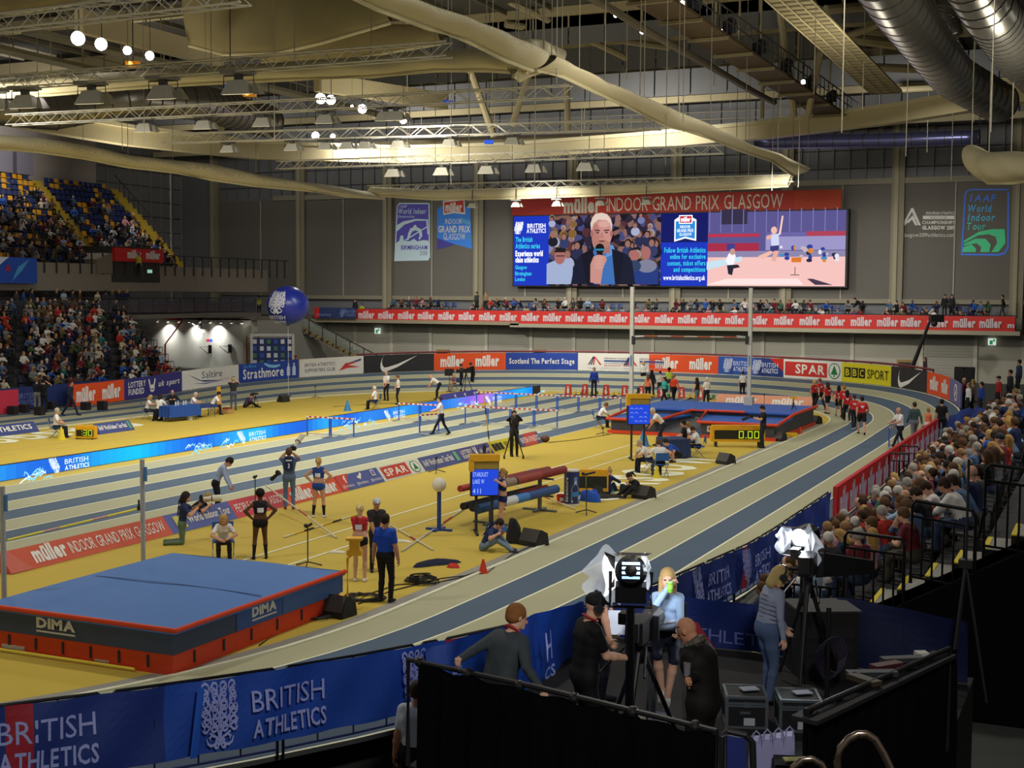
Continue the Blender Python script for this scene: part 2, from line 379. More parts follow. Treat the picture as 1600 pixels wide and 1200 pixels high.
# ================================================================ boards around the track
def outer(i, off=0.0): p, n, b, w = STN[i]; q = p+n*(w*1.0+.12+off); q.z = b; return q
idx = list(range(24+20+60+20-3, 24+4, -1))               # back straight -> far bend -> near straight
path_pts = [outer(i) for i in idx]; seg = [0.0]
for a, b in zip(path_pts[:-1], path_pts[1:]): seg.append(seg[-1]+(b-a).length)
def on_path(s):
    s = min(max(s, 0), seg[-1]-1e-4); k = next(j for j in range(len(seg)-1) if seg[j+1] > s); t = (s-seg[k])/(seg[k+1]-seg[k])
    a, b = path_pts[k], path_pts[k+1]; d = (b-a).normalized(); n = Vector((d.y, -d.x, 0)).normalized()
    return a.lerp(b, t), n
def s_of_u(u):
    best = None
    lo = 0.0
    for j in range(len(seg)-1):
        u0, u1 = proj(path_pts[j])[0], proj(path_pts[j+1])[0]
        if u0 <= u <= u1: return seg[j]+(seg[j+1]-seg[j])*(u-u0)/(u1-u0+1e-9)
    return None
BH = 1.18
def board(name, label, u0, u1, base, items_fn, s1=None, h=BH, lift=.05, s0=None):
    s0 = s_of_u(u0) if s0 is None else s0; s1 = s_of_u(u1) if s1 is None else s1; L = s1-s0; mb = MB()
    def mp(s, t, o=0.0):
        p, n = on_path(s0+s); return Vector((p.x+n.x*o, p.y+n.y*o, p.z+lift+t))
    n = max(2, int(L/.8)); back = -.09
    mb.grid(lambda a, b: mp(L*a, h*b, 0), n, 1, base); mb.grid(lambda a, b: mp(L*a, h*(1-b), back), n, 1, M('#3a2a30', .7))
    mb.grid(lambda a, b: mp(L*a, h, back*b), n, 1, base); mb.grid(lambda a, b: mp(0, h*a, back*b), 1, 1, base); mb.grid(lambda a, b: mp(L, h*a, back*(1-b)), 1, 1, base)
    for j in range(n//2+1):                             # feet
        p = mp(L*min(1, j*2/n), 0, back/2); mb.box((p.x, p.y, p.z-lift/2-.02), (.06, .06, lift+.04), DARKC)
    sign(mb, mp, items_fn(L), eps=.012, sub=.6)
    return solid(mb, name, label, 'advertising board', 'boards round the track')
W_, R_, O_, N_ = G(WHITE), G('#c2261c'), G('#e2501d'), G('#1e2150')
def ea_logo(x, h):
    t = []
    for k in range(3): t.append(('p', [(x+.1+k*.17, .38), (x+.45+k*.06, .95), (x+.52+k*.06, .95), (x+.2+k*.17, .38)], N_ if k < 2 else R_))
    t += [('p', [(x+.95, .38), (x+.55, .95), (x+.62, .95), (x+1.08, .38)], R_)]
    return t+[('r', x+1.25, .62, x+3.0, .72, G('#2e4a8e')), ('t', 'EUROPEAN ATHLETICS', x+1.25, .80, x+3.0, .89, N_, 'r'), ('t', 'CHAMPIONSHIPS', x+1.25, .46, x+3.0, .57, G('#8d8fa6'), 'r'),
              ('t', 'GLASGOW 2019', x+1.25, .30, x+3.0, .40, R_, 'r'), ('t', 'Glasgow2019athletics.com', x+.1, .12, x+3.0, .2, G('#9a9aa2'), 'r')]
def tree(cx, cy, r):
    g = G('#1d7a46')
    return [('c', cx, cy, r, g), ('c', cx, cy, r*.88, W_), ('p', [(cx-r*.6, cy-r*.45), (cx, cy+r*.75), (cx+r*.6, cy-r*.45)], g), ('r', cx-r*.1, cy-r*.75, cx+r*.1, cy-r*.4, g)]
def ba_items(L, both=True, s=1.0, x=0.0, col=None):
    col = col or G('#cfd6ee')
    return crest(x+.5*s, .6*s, .62*s, .85*s, col)+[('t', 'BRITISH', x+1.0*s, .62*s, x+2.3*s, .92*s, col, 'r'), ('t', 'ATHLETICS', x+1.0*s, .26*s, x+2.3*s, .54*s, col, 'b')]
board('advertising_board', 'black board with white tick between supporters club and orange boards', 570, 678, G('#26262a'), lambda L: [swoosh(L*.5, .55, 2.6, W_)])
board('advertising_board', 'orange board with two wordmarks beside the blue Perfect Stage board', 678, 790, O_, lambda L: muller(L*.09, .28, L*.42, .98, W_)[:1]+muller(L*.58, .28, L*.91, .98, W_))
board('advertising_board', 'blue board reading Scotland The Perfect Stage', 790, 903, G('#1d3f9c'), lambda L: [('t', 'Scotland The Perfect Stage', .25, .42, L-.25, .78, W_, 'b')])
board('advertising_board', 'white board with two triangle championship emblems', 903, 1014, G('#dedbd2'), lambda L: ea_logo(.6, 0)+ea_logo(L/2+.6, 0))
board('advertising_board', 'orange board with two wordmarks between white and blue gradient boards', 1014, 1122, O_, lambda L: muller(L*.09, .28, L*.42, .98, W_)+muller(L*.58, .28, L*.91, .98, W_))
board('advertising_board', 'blue board with two lion crests and red corner', 1122, 1224, G('#2a55a8'), lambda L: [('r', L*.55, 0, L, BH, G('#22397c')), ('p', [(L*.78, BH), (L, BH), (L, .35)], R_)]+ba_items(L, x=.3)+ba_items(L, x=L/2+.2))
board('advertising_board', 'white and red board with green tree roundel on the bend', 1224, 1315, G('#e4e2dc'), lambda L: [('r', .12, .14, L*.74, BH-.14, G('#c9342a')), ('t', 'SPAR', L*.2, .32, L*.7, .88, W_, 'b')]+tree(L*.87, .6, .5))
board('advertising_board', 'yellow sport broadcaster board on the bend', 1315, 1392, G('#ddd21c'), lambda L: [('r', L*(.05+.14*k), .3, L*(.05+.14*k+.125), .9, G('#161616')) for k in range(3)]+[('t', c, L*(.075+.14*k), .4, L*(.15+.14*k), .8, G('#ddd21c'), 'b') for k, c in enumerate('BBC')]+[('t', 'SPORT', L*.5, .32, L*.95, .86, G('#161616'), 'r')])
board('advertising_board', 'black board with white tick at the far right of the bend', 1392, 1448, G('#2c2a2c'), lambda L: [swoosh(L*.5, .55, 2.6, W_)])
board('advertising_board', 'orange board with two wordmarks by the corner of the stand', 1448, 1483, O_, lambda L: muller(L*.12, .3, L*.45, .98, W_)+muller(L*.6, .3, L*.92, .98, W_))
_s = s_of_u(1483)
board('advertising_board', 'white and purple board ending the ring beside the stand', 0, 0, G('#6d6a9c'), lambda L: [('c', L*.5, .6, .45, W_), ('c', L*.5, .6, .35, G('#6d6a9c'))]+[('t', 'A', L*.4, .4, L*.6, .8, W_)], s0=_s, s1=_s+3.2)
board('advertising_board', 'white supporters club board with red and blue flag flash', 468, 568, G('#dbd9d2'), lambda L: [('t', 'BRITISH ATHLETICS', .4, .66, L*.56, .88, G('#4a4c5c'), 'r'), ('t', 'SUPPORTERS CLUB', .4, .30, L*.56, .52, G('#4a4c5c'), 'r'),
      ('p', [(L*.62, .25), (L*.72, .75), (L*.95, .85), (L*.76, .62), (L*.95, .45), (L*.75, .42)], G('#c4372e')), ('p', [(L*.78, .78), (L*.96, 1.02), (L*.96, .88)], G('#2d3f8a'))])
board('advertising_board', 'blue bottled water board with two white bottles', 373, 466, G('#23409a'), lambda L: [('t', 'Do More', .4, .92, L*.3, 1.1, G('#4aa3dd'), 'i'), ('t', 'Strathmore', .35, .22, L*.76, .82, W_, 'b'), ('p', stroke([(L*.44, 1.1), (L*.52, .92), (L*.62, .86), (L*.7, .92)], .2), G('#7cc0e8'))]+
      [it for k in (0, 1) for it in (('r', L*(.81+.09*k), .18, L*(.865+.09*k), .7, G('#b9cbe6')), ('p', [(L*(.81+.09*k), .7), (L*(.83+.09*k), .86), (L*(.845+.09*k), .86), (L*(.865+.09*k), .7)], G('#b9cbe6')), ('r', L*(.827+.09*k), .88, L*(.848+.09*k), .98, W_))])
board('advertising_board', 'white energy company board with blue wave', 285, 373, G('#dedcd6'), lambda L: [('t', 'Saltire', L*.36, .58, L*.72, 1.0, G('#4b5068'), 'r'), ('t', 'energy', L*.68, .34, L*.95, .50, G('#d89a9a'), 'r'),
      ('p', [(L*.1, .95), (L*.3, .5), (L*.75, .32), (L*.4, .36)], G('#2d3a80')), ('p', [(L*.2, .34), (L*.42, .22), (L*.7, .3), (L*.4, .28)], G('#2d3a80'))])
board('advertising_board', 'purple lottery funding board on the back straight', 194, 284, G('#33307a'), lambda L: [('t', 'LOTTERY', .35, .66, L*.36, .98, W_, 'b'), ('t', 'FUNDED', .35, .24, L*.33, .56, W_, 'b'), ('t', 'uk sport', L*.58, .50, L*.96, .82, W_, 'i'), ('c', L*.47, .45, .22, W_), ('p', stroke([(L*.44, .5), (L*.41, 1.0)], .14), W_), ('p', stroke([(L*.49, .5), (L*.52, 1.0)], .14), W_), ('p', stroke([(L*.43, .45), (L*.47, .38), (L*.51, .45)], .06), G('#33307a'))])
board('advertising_board', 'orange board with two wordmarks beside the walking man', 115, 194, O_, lambda L: muller(L*.05, .26, L*.42, .98, W_)+muller(L*.55, .26, L*.92, .98, W_))
board('advertising_board', 'pink board ending in SGOW on the back straight', 0, 29, G('#c8344e'), lambda L: [('t', 'GLASGOW', L*.05, .36, L*.93, .78, W_, 'b')], s0=0.0)
# dark red bunting rail along the outer wall of the bend
mb = MB(); sa, sb = s_of_u(560), s_of_u(1448); pts = []
for k in range(61): p, n = on_path(sa+(sb-sa)*k/60); pts.append(p-n*.35+Vector((0, 0, 1.32)))
mb.path(pts, .07, M('#7d3a40', .7), 6)
for k in range(0, 61, 3): mb.tube(pts[k]-Vector((0, 0, 1.5)), pts[k], .03, DARKC, n=6)
solid(mb, 'crowd_rail', 'dark red padded rail running behind the bend boards', 'rail')
# ================================================================ balcony front banner
p0, p1 = Vector((at_y(558, 483, 101).x, 100.9, 3.9)), Vector((at_y(1587, 496, 101).x, 100.9, 3.9))
mb = MB(); L = (p1-p0).length; mb.slab(p0, p1, 0, 1.05, .15, R_); mp = plane_map(p0, p1); its = []
lu = [(560, 585), (591, 616), (622, 648), (653, 679), (685, 711), (717, 742), (749, 775), (781, 808), (815, 843), (849, 878), (884, 913), (919, 948), (953, 981), (990, 1016), (1024, 1053), (1060, 1090), (1097, 1127), (1134, 1164), (1175, 1200), (1210, 1241), (1250, 1282), (1290, 1321), (1330, 1363), (1371, 1404), (1408, 1440), (1450, 1482), (1490, 1525), (1531, 1566)]
for a, b in lu: its += muller(xw(a, 490, 100.9)-p0.x, .26, xw(b, 490, 100.9)-p0.x, .86, G('#cdbcc0'))
its.append(('t', 'm', xw(1575, 490, 100.9)-p0.x, .26, L-.05, .6, G('#cdbcc0'), 'h'))
sign(mb, mp, its, eps=.015); solid(mb, 'balcony_banner', 'long red banner repeating one white wordmark along the balcony', 'banner')
mb = MB()
for k in range(21): mb.tube((p0.x+L*k/20, 101.3, 3.9), (p0.x+L*k/20, 101.3, 5.0), .03, DARKC, n=6)
mb.path([(p0.x, 101.3, 5.0), (p1.x, 101.3, 5.0)], .03, DARKC)
solid(mb, 'balcony_rail', 'dark handrail behind the red balcony banner', 'rail')
a, b = Vector((xw(496, 475, 101), 100.5, 4.1)), Vector((xw(560, 475, 101), 100.5, 4.1)); mb = MB(); mb.slab(a, b, 0, .95, .08, G('#2b3a66')); L = (b-a).length
sign(mb, plane_map(a, b), [('r', 0, 0, .5, .95, R_)]+ba_items(L, x=2.6, s=.8, col=G('#7384b8'))+[('t', 'ATHLETICS', .4, .2, 1.9, .4, G('#7384b8'))], eps=.012)
solid(mb, 'balcony_fence_banner', 'blue crest banner on the landing beside the balcony', 'banner')
# ================================================================ big screen
sx0, sx1, YSC = at_y(803, 400, 104.8).x, at_y(1321, 400, 104.8).x, 104.8
zt, zb = 12.95, 7.08; SW, SH = sx1-sx0, zt-zb
scr = thing('video_screen', 'wide lit video screen under the red banner on the end wall', 'screen', (sx0, YSC, zb))
mb = MB(); mb.box((SW/2, .45, SH/2), (SW+.3, .8, SH+.2), M('#141418', .5)); mb.build('housing', scr)
mp = lambda s, t, o=0.0: Vector((s*SW, -o, t*SH))
fx = lambda u: (u-803)/518.0
fy = lambda v: (448-v)/110.0
def PX(pts): return [(fx(u), fy(v)) for u, v in pts]
BL, CY, WH = LED('#1738c8', .9), LED('#39d5f0', 1.1), LED('#f2f4ff', 1.3)
def crowd_pic(cols, scale, e):
    m = bpy.data.materials.new('screen_crowd'); m.use_nodes = True; nt = m.node_tree; b = nt.nodes['Principled BSDF']
    tc = nt.nodes.new('ShaderNodeTexCoord'); vo = nt.nodes.new('ShaderNodeTexVoronoi'); vo.inputs['Scale'].default_value = scale
    cr = nt.nodes.new('ShaderNodeValToRGB'); cr.color_ramp.interpolation = 'CONSTANT'
    while len(cr.color_ramp.elements) < len(cols): cr.color_ramp.elements.new(.5)
    for i, c in enumerate(cols): cr.color_ramp.elements[i].position = i/len(cols); cr.color_ramp.elements[i].color = (*lin(c), 1)
    nt.links.new(tc.outputs['Object'], vo.inputs['Vector']); nt.links.new(vo.outputs['Color'], cr.inputs[0])
    b.inputs['Base Color'].default_value = (.01, .01, .01, 1); b.inputs['Specular IOR Level'].default_value = 0; nt.links.new(cr.outputs[0], b.inputs['Emission Color']); b.inputs['Emission Strength'].default_value = e
    return m
CROWDP = crowd_pic(['#1c1830', '#6e4a44', '#2a2440', '#8a6456', '#1a1626', '#4d4f86', '#98706a', '#30263a', '#5c3038', '#8f90b8'], 2.1, .8)
def ell(cx, cy, rx, ry, n=22, a0=0, a1=360): return [(cx+rx*math.cos(RAD(a0+(a1-a0)*i/n)), cy-ry*math.sin(RAD(a0+(a1-a0)*i/n))) for i in range(n+(a1-a0 < 360))]
mb = MB()
sign(mb, mp, [('r', 0, 0, fx(863), 1, BL)]+[(k, tx, fx(a), fy(v1), fx(b), fy(v0), m, st) for k, tx, a, b, v0, v1, m, st in
   (('t', 'BRITISH', 826, 857, 350, 356.5, WH, 'b'), ('t', 'ATHLETICS', 825, 858, 358, 364.5, WH, 'b'), ('t', 'The British', 806, 835, 371, 378.5, CY, 'b'), ('t', 'Athletics series', 806, 848, 381, 389, CY, 'b'),
    ('t', 'Experience world', 806, 853, 393, 401, WH, 'h'), ('t', 'class athletics', 806, 846, 403, 411, WH, 'h'), ('t', 'Glasgow', 806, 826, 416, 422, CY, 'b'), ('t', 'Birmingham', 806, 834, 426, 432, CY, 'b'), ('t', 'London', 806, 823, 435, 441, CY, 'b'))]
   +crest(fx(813.5), fy(357), .026, .17, WH), eps=.02)
mb.build('left_caption', scr)
SK, SK2, JK, SHT = LED('#c98f86', 1.0), LED('#a86a66', 1.0), LED('#141a33', .8), LED('#3b6fb4', 1.0)
mb = MB(); its = [('r', fx(863), 0, fx(1046), 1, CROWDP)]
rnd = random.Random(11)
for k in range(58):                                     # heads and shoulders of the crowd in the picture
    r = k % 6; u = rnd.uniform(868, 1042); v = 344+r*14+rnd.uniform(-4, 4); sz = 3.4+r*.75
    if 920 < u < 995: continue
    its += [('p', PX(ell(u, v+sz*2.3, sz*1.7, sz*1.6)), LED(rnd.choice(['#2b2f55', '#7f86b8', '#1c1c2a', '#6b3a3c', '#b8bfe0', '#38406e', '#8f6a3a']), .8)), ('p', PX(ell(u, v-.6, sz, sz*1.15)), LED(rnd.choice(['#2b1c18', '#5c4030', '#9a8468', '#14100e', '#b0a8a0']), .8)), ('p', PX(ell(u-.5, v+.8, sz*.75, sz*.95)), LED('#a5746a', .85))]
its += [('p', PX([(864, 446), (864, 414), (880, 408), (898, 411), (908, 420), (907, 446)]), LED('#a9b8dc', .9)), ('p', PX(ell(886, 403, 9, 12)), SK2), ('p', PX(ell(886, 396, 9, 6, a0=0, a1=180)), LED('#20181a', .7)), ('r', fx(880), fy(402.5), fx(894), fy(401), LED('#15131a', .6))]
its += [('p', PX([(1003, 446), (1003, 424), (1042, 416), (1046, 418), (1046, 446)]), LED('#24408e', .8)), ('p', PX(ell(1008, 402, 7, 9)), SK2), ('p', PX(ell(1026, 398, 8, 10)), SK2), ('p', PX(ell(1028, 418, 16, 10)), LED('#8a8ea8', .8)), ('p', PX(ell(1008, 418, 11, 9)), LED('#32486e', .8))]
its += [('p', PX([(905, 446), (912, 410), (922, 400), (940, 390), (972, 390), (996, 400), (1005, 412), (1010, 446)]), JK), ('p', PX([(943, 446), (941, 396), (946, 386), (970, 386), (980, 396), (982, 446)]), SHT),
        ('p', PX([(941, 386), (948, 398), (958, 404), (950, 384)]), LED('#5f93d0', 1)), ('p', PX([(974, 386), (979, 398), (962, 405), (966, 384)]), LED('#5f93d0', 1)), ('r', fx(947), fy(398), fx(969), fy(380), SK2), ('p', PX(ell(955.5, 366, 17, 25)), SK), ('p', PX(ell(945.5, 371, 6.5, 19)), LED('#b67c74', 1)), ('p', PX(ell(956, 384, 13, 7)), LED('#b47a6e', 1)), ('p', PX(ell(959, 353, 9, 5)), LED('#d8a59b', 1)), ('p', PX([(922, 400), (940, 391), (947, 412), (940, 446), (932, 446)]), LED('#0c1024', .8)), ('p', PX([(972, 391), (990, 398), (985, 446), (978, 446)]), LED('#0e1228', .8)), ('p', PX(ell(939.5, 368, 2.5, 5)), SK2), ('p', PX(ell(971.5, 368, 2.5, 5)), SK2),
        ('p', PX([(938.5, 364), (937, 352), (940, 343), (945, 337), (955, 335.5), (964, 338), (970, 345), (972.5, 354), (971.5, 364), (969, 352), (963, 347), (950, 346), (942, 352)]), LED('#d9c2b6', 1.1)),
        ('p', PX([(944, 361.5), (953, 362), (953, 364), (944, 363.5)]), LED('#5c3c38', .8)), ('p', PX([(959, 362), (968, 361.5), (968, 363.5), (959, 364)]), LED('#5c3c38', .8)), ('p', PX(ell(949, 366.2, 2.4, 1)), LED('#2d2326', .8)), ('p', PX(ell(963.5, 366.2, 2.4, 1)), LED('#2d2326', .8)),
        ('p', PX([(954.5, 366), (957.5, 366), (959.5, 375), (952.5, 375)]), LED('#b87d74', 1)), ('p', PX(ell(956, 379.5, 5, 1.2)), LED('#7b4444', .9)),
        ('p', PX(ell(953, 391, 7.5, 8)), LED('#101014', .6)), ('r', fx(946), fy(394), fx(961), fy(391), LED('#2a8ba8', .9)), ('p', PX([(948, 398), (958, 398), (955, 446), (950, 446)]), LED('#101014', .5)),
        ('p', PX([(938, 443), (938, 415), (943, 403), (951, 400), (962, 402), (965, 408), (959, 420), (955, 446)]), SK)]
for k in range(4): its.append(('p', PX(ell(952, 405+k*5, 8, 2.3)), LED('#d29b90', 1.0)))
sign(mb, mp, its, eps=.02); mb.build('interview_picture', scr)
mb = MB(); its = [('r', fx(1046), 0, fx(1119), 1, LED('#10186e', .8)), ('r', fx(1046), .0, fx(1119), .6, BL)]
its += [('p', PX([(1067, 348), (1073, 344), (1093, 344), (1101, 348), (1101, 380), (1084, 376), (1067, 381)]), WH), ('p', PX([(1069, 350), (1099, 350), (1099, 377), (1084, 373.5), (1069, 378)]), LED('#2a8fe0', 1)), ('r', fx(1074), fy(354), fx(1095), fy(341), WH), ('r', fx(1075.5), fy(352.5), fx(1093.5), fy(342.5), LED('#c0202c', 1)), ('t', 'müller', fx(1077), fy(350.5), fx(1092), fy(344), WH, 'h')]
its += [('t', tx, fx(a), fy(b1), fx(b), fy(a1), m, 'b') for tx, a, b, a1, b1, m in (('INDOOR', 1076, 1092, 356.5, 360.5, WH), ('GRAND PRIX', 1071, 1097, 362, 366.5, WH), ('GLASGOW', 1075, 1094, 368, 372, WH), ('Follow British Athletics', 1052, 1116, 390, 397.5, CY), ('online for exclusive', 1061, 1116, 400, 407, CY), ('content, ticket offers', 1057, 1116, 410, 417, CY), ('and competitions', 1067, 1116, 419.5, 426.5, CY), ('www.britishathletics.org.uk', 1051, 1116, 432, 439, WH))]
sign(mb, mp, its, eps=.02); mb.build('right_caption', scr)
mb = MB(); its = [('r', fx(1119), 0, 1, 1, LED('#e8b9b4', 1.15)), ('r', fx(1119), fy(398), 1, 1, LED('#5a5590', 1)), ('r', fx(1139), fy(356), fx(1178), fy(334), LED('#3a3450', .8)), ('r', fx(1119), fy(375), fx(1197), fy(370), LED('#b8324e', 1)), ('r', fx(1119), fy(396), fx(1196), fy(384), LED('#a82a48', 1)), ('r', fx(1148), fy(395), fx(1160), fy(385), LED('#3a3f90', 1)), ('r', fx(1119), fy(405), 1, fy(396), LED('#8d86ae', 1)), ('r', fx(1206), fy(374), 1, fy(369), LED('#6a64a8', 1)), ('r', fx(1265), fy(375), 1, fy(368), LED('#b04058', 1)), ('r', fx(1206), fy(395), 1, fy(375), LED('#9c97c8', 1))]
for k in range(12): its.append(('r', fx(1121+k*17), fy(368), fx(1122.2+k*17), fy(334), LED('#7f7cb8', 1)))
for k in range(26): u = rnd.uniform(1228, 1318); v = rnd.uniform(389, 412); its.append(('p', PX(ell(u, v, rnd.uniform(2, 5), rnd.uniform(2, 4), 8)), LED(rnd.choice(['#2c3f9a', '#c03a4c', '#e8e4f0', '#d88a3a', '#26244a', '#3f8fc0', '#c8b4c0']), 1)))
its += [('r', fx(1245), fy(413), fx(1259), fy(406), LED('#e07a2a', 1)), ('p', PX([(1119, 412), (1172, 404), (1172, 411), (1119, 424)]), LED('#c8e4f0', 1)), ('r', fx(1250), fy(431), fx(1251), fy(420), LED('#4a2c2c', .8)), ('r', fx(1244), fy(432), fx(1257), fy(431), LED('#4a2c2c', .8)),
        ('p', PX([(1119, 446), (1150, 437), (1255, 437), (1262, 444), (1262, 446)]), LED('#f6dcd8', 1.1)), ('p', PX([(1268, 437), (1276, 437), (1305, 446), (1280, 446)]), LED('#4a3c54', .9)),
        ('p', PX([(1148, 410), (1152, 400), (1160, 396), (1163, 404), (1160, 416), (1152, 418)]), LED('#f0ecf4', 1.1)), ('p', PX(ell(1158, 397, 4, 5, 12)), LED('#c8988c', 1)), ('p', PX([(1150, 417), (1166, 416), (1170, 420), (1160, 422), (1158, 432), (1152, 430)]), LED('#26263c', .8)),
        ('p', PX([(1227, 366), (1230, 345), (1232.5, 345), (1229, 372), (1225, 374)]), LED('#eec4b8', 1.15)), ('p', PX(ell(1219, 366, 4.5, 5.5, 14)), LED('#e8b8a8', 1.1)), ('p', PX([(1214, 372), (1226, 371), (1227, 390), (1216, 392)]), LED('#c8d0ec', 1.1)), ('p', PX([(1214, 389), (1227, 388), (1226, 398), (1214, 398)]), LED('#3c3a7c', 1)), ('p', PX([(1214, 396), (1220, 398), (1204, 408), (1196, 404)]), LED('#e8b4a4', 1.1)), ('p', PX([(1220, 396), (1227, 396), (1222, 412), (1216, 410)]), LED('#e0a898', 1.1)), ('p', PX([(1208, 374), (1216, 372), (1215, 378), (1209, 380)]), LED('#e0a898', 1.1))]
sign(mb, mp, its, eps=.02); mb.build('jump_picture', scr)
area_lamp('screen_glow', (sx0+SW/2, 104.2, 10), (0, -1, -.1), 260, 26, 5.5, (.6, .65, 1), 160, None)
# banner above the screen
a, b = Vector((at_y(800, 310, 105).x, 105, 13.06)), Vector((at_y(1315, 300, 105).x, 105, 13.06)); L = (b-a).length; mb = MB(); mb.slab(a, b, 0, 1.5, .2, G('#b2301f'))
sign(mb, plane_map(a, b), [('p', [(0, 0), (L*.02, 0), (L*.3, 1.5), (0, 1.5)], G('#a8261c')), ('r', L*.87, 0, L, 1.5, G('#b8401c')), ('t', 'müller', L*.172, .16, L*.292, 1.3, G('#d3cbb8'), 'h'), ('t', 'INDOOR GRAND PRIX GLASGOW', L*.31, .16, L*.838, 1.28, G('#d3cbb8'), 'r')], eps=.015)
solid(mb, 'event_banner', 'red event banner above the video screen', 'banner')
# ================================================================ projected emblems on the end wall, projector light painted as bright flat colour
def painted_projection(name, label, items, u0, u1, v0, v1):
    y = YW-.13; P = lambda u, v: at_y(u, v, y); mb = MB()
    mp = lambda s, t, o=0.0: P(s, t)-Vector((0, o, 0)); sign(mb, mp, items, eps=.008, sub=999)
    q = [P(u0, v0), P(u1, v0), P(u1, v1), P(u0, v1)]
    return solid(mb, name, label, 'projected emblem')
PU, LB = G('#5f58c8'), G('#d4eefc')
painted_projection('wall_emblem', 'purple and pale blue world indoor championships emblem on the end wall', [('p', [(624, 317), (670, 317), (671.5, 319), (672, 402), (669, 407), (616, 408), (620, 322)], LB), ('p', [(625, 319), (669.5, 319), (670, 379), (619, 380), (621.5, 322)], PU),
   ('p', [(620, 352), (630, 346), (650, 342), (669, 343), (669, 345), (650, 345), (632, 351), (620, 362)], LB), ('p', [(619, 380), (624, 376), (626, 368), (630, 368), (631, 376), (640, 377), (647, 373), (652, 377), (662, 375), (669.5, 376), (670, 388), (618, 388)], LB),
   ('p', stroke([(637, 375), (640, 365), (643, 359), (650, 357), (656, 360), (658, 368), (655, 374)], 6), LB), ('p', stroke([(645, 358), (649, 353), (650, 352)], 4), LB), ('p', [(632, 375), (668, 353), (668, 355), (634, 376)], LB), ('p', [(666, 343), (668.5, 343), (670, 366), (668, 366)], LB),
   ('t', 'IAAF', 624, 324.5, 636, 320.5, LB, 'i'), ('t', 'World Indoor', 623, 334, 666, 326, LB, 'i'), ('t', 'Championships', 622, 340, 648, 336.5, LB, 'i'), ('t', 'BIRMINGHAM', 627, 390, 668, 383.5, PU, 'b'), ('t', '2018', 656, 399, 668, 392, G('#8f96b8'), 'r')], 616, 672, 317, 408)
painted_projection('wall_emblem', 'blue and red indoor grand prix crest on the end wall', [('p', [(683, 328), (688, 323), (735, 323), (735.5, 343), (738, 389), (712, 382), (683, 390)], G('#3f8cf4')), ('p', [(683, 372), (700, 378), (712, 382), (683, 390)], G('#4a46a8')), ('p', [(720, 340), (735, 346), (736, 352), (716, 346)], G('#5fb0e8')), ('p', [(712, 360), (737, 370), (737, 376), (706, 364)], G('#4a90dc')),
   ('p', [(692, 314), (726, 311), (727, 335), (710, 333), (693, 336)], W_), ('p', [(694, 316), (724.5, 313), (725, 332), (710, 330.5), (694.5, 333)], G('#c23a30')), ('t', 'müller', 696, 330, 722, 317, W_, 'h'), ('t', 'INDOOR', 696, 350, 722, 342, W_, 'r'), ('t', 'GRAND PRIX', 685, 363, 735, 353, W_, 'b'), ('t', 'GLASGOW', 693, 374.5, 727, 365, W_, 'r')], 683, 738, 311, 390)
painted_projection('wall_emblem', 'white triangular European championships emblem on the end wall', [('p', [(1409, 353), (1424, 325), (1427, 325), (1439, 352), (1435, 352), (1425, 331), (1412, 353)], W_), ('p', [(1418, 346), (1426, 336), (1434, 352), (1430, 352), (1425, 343), (1419, 349)], W_), ('p', [(1410, 352), (1420, 342), (1432, 339), (1432, 341), (1421, 345), (1413, 353)], W_),
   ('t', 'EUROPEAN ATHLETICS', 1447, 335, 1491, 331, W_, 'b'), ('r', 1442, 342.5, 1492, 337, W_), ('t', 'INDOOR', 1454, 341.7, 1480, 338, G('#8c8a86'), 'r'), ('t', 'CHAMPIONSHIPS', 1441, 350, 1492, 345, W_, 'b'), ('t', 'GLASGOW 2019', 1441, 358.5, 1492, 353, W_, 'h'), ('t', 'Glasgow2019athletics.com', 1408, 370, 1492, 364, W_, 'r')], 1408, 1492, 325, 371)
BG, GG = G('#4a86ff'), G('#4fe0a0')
painted_projection('wall_emblem', 'green and blue world indoor tour emblem on the end wall', [('p', [(1501, 399), (1507, 303), (1511, 297), (1519, 295), (1576, 295), (1576, 297.5), (1519, 297.5), (1513, 299), (1509.5, 304), (1504, 396.5), (1560, 396.5), (1569, 394), (1573.5, 386), (1574, 300), (1577, 300), (1576.5, 387), (1571, 397), (1561, 400)], BG),
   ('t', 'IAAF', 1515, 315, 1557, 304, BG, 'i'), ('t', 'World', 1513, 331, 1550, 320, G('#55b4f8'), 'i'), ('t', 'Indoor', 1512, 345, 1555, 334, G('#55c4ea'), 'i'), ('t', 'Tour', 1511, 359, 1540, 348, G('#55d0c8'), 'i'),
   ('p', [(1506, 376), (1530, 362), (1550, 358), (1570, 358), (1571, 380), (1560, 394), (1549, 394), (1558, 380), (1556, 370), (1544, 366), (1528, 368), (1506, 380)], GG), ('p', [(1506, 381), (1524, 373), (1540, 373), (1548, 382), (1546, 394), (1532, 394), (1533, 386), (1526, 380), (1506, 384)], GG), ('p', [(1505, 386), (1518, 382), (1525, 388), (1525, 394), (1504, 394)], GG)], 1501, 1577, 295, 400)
# green exit signs on the lower wall
for j, (u, v) in enumerate(((590, 517), (1550, 534))):
    p = at_y(u, v, 103.15); mb = MB(); mb.box((p.x, p.y, p.z), (.55, .08, .5), M('#e8f2ea', .4, emit=.7)); mb.box((p.x-.05, p.y-.05, p.z-.05), (.22, .02, .3), M('#2f9a5c', .5, emit=.5)); mb.box((p.x+.14, p.y-.05, p.z+.1), (.12, .02, .2), M('#2f9a5c', .5, emit=.5))
    solid(mb, 'exit_sign', 'small lit green exit sign on the lower end wall, %s' % ('near the stairs' if j == 0 else 'beside the camera crane'), 'sign')
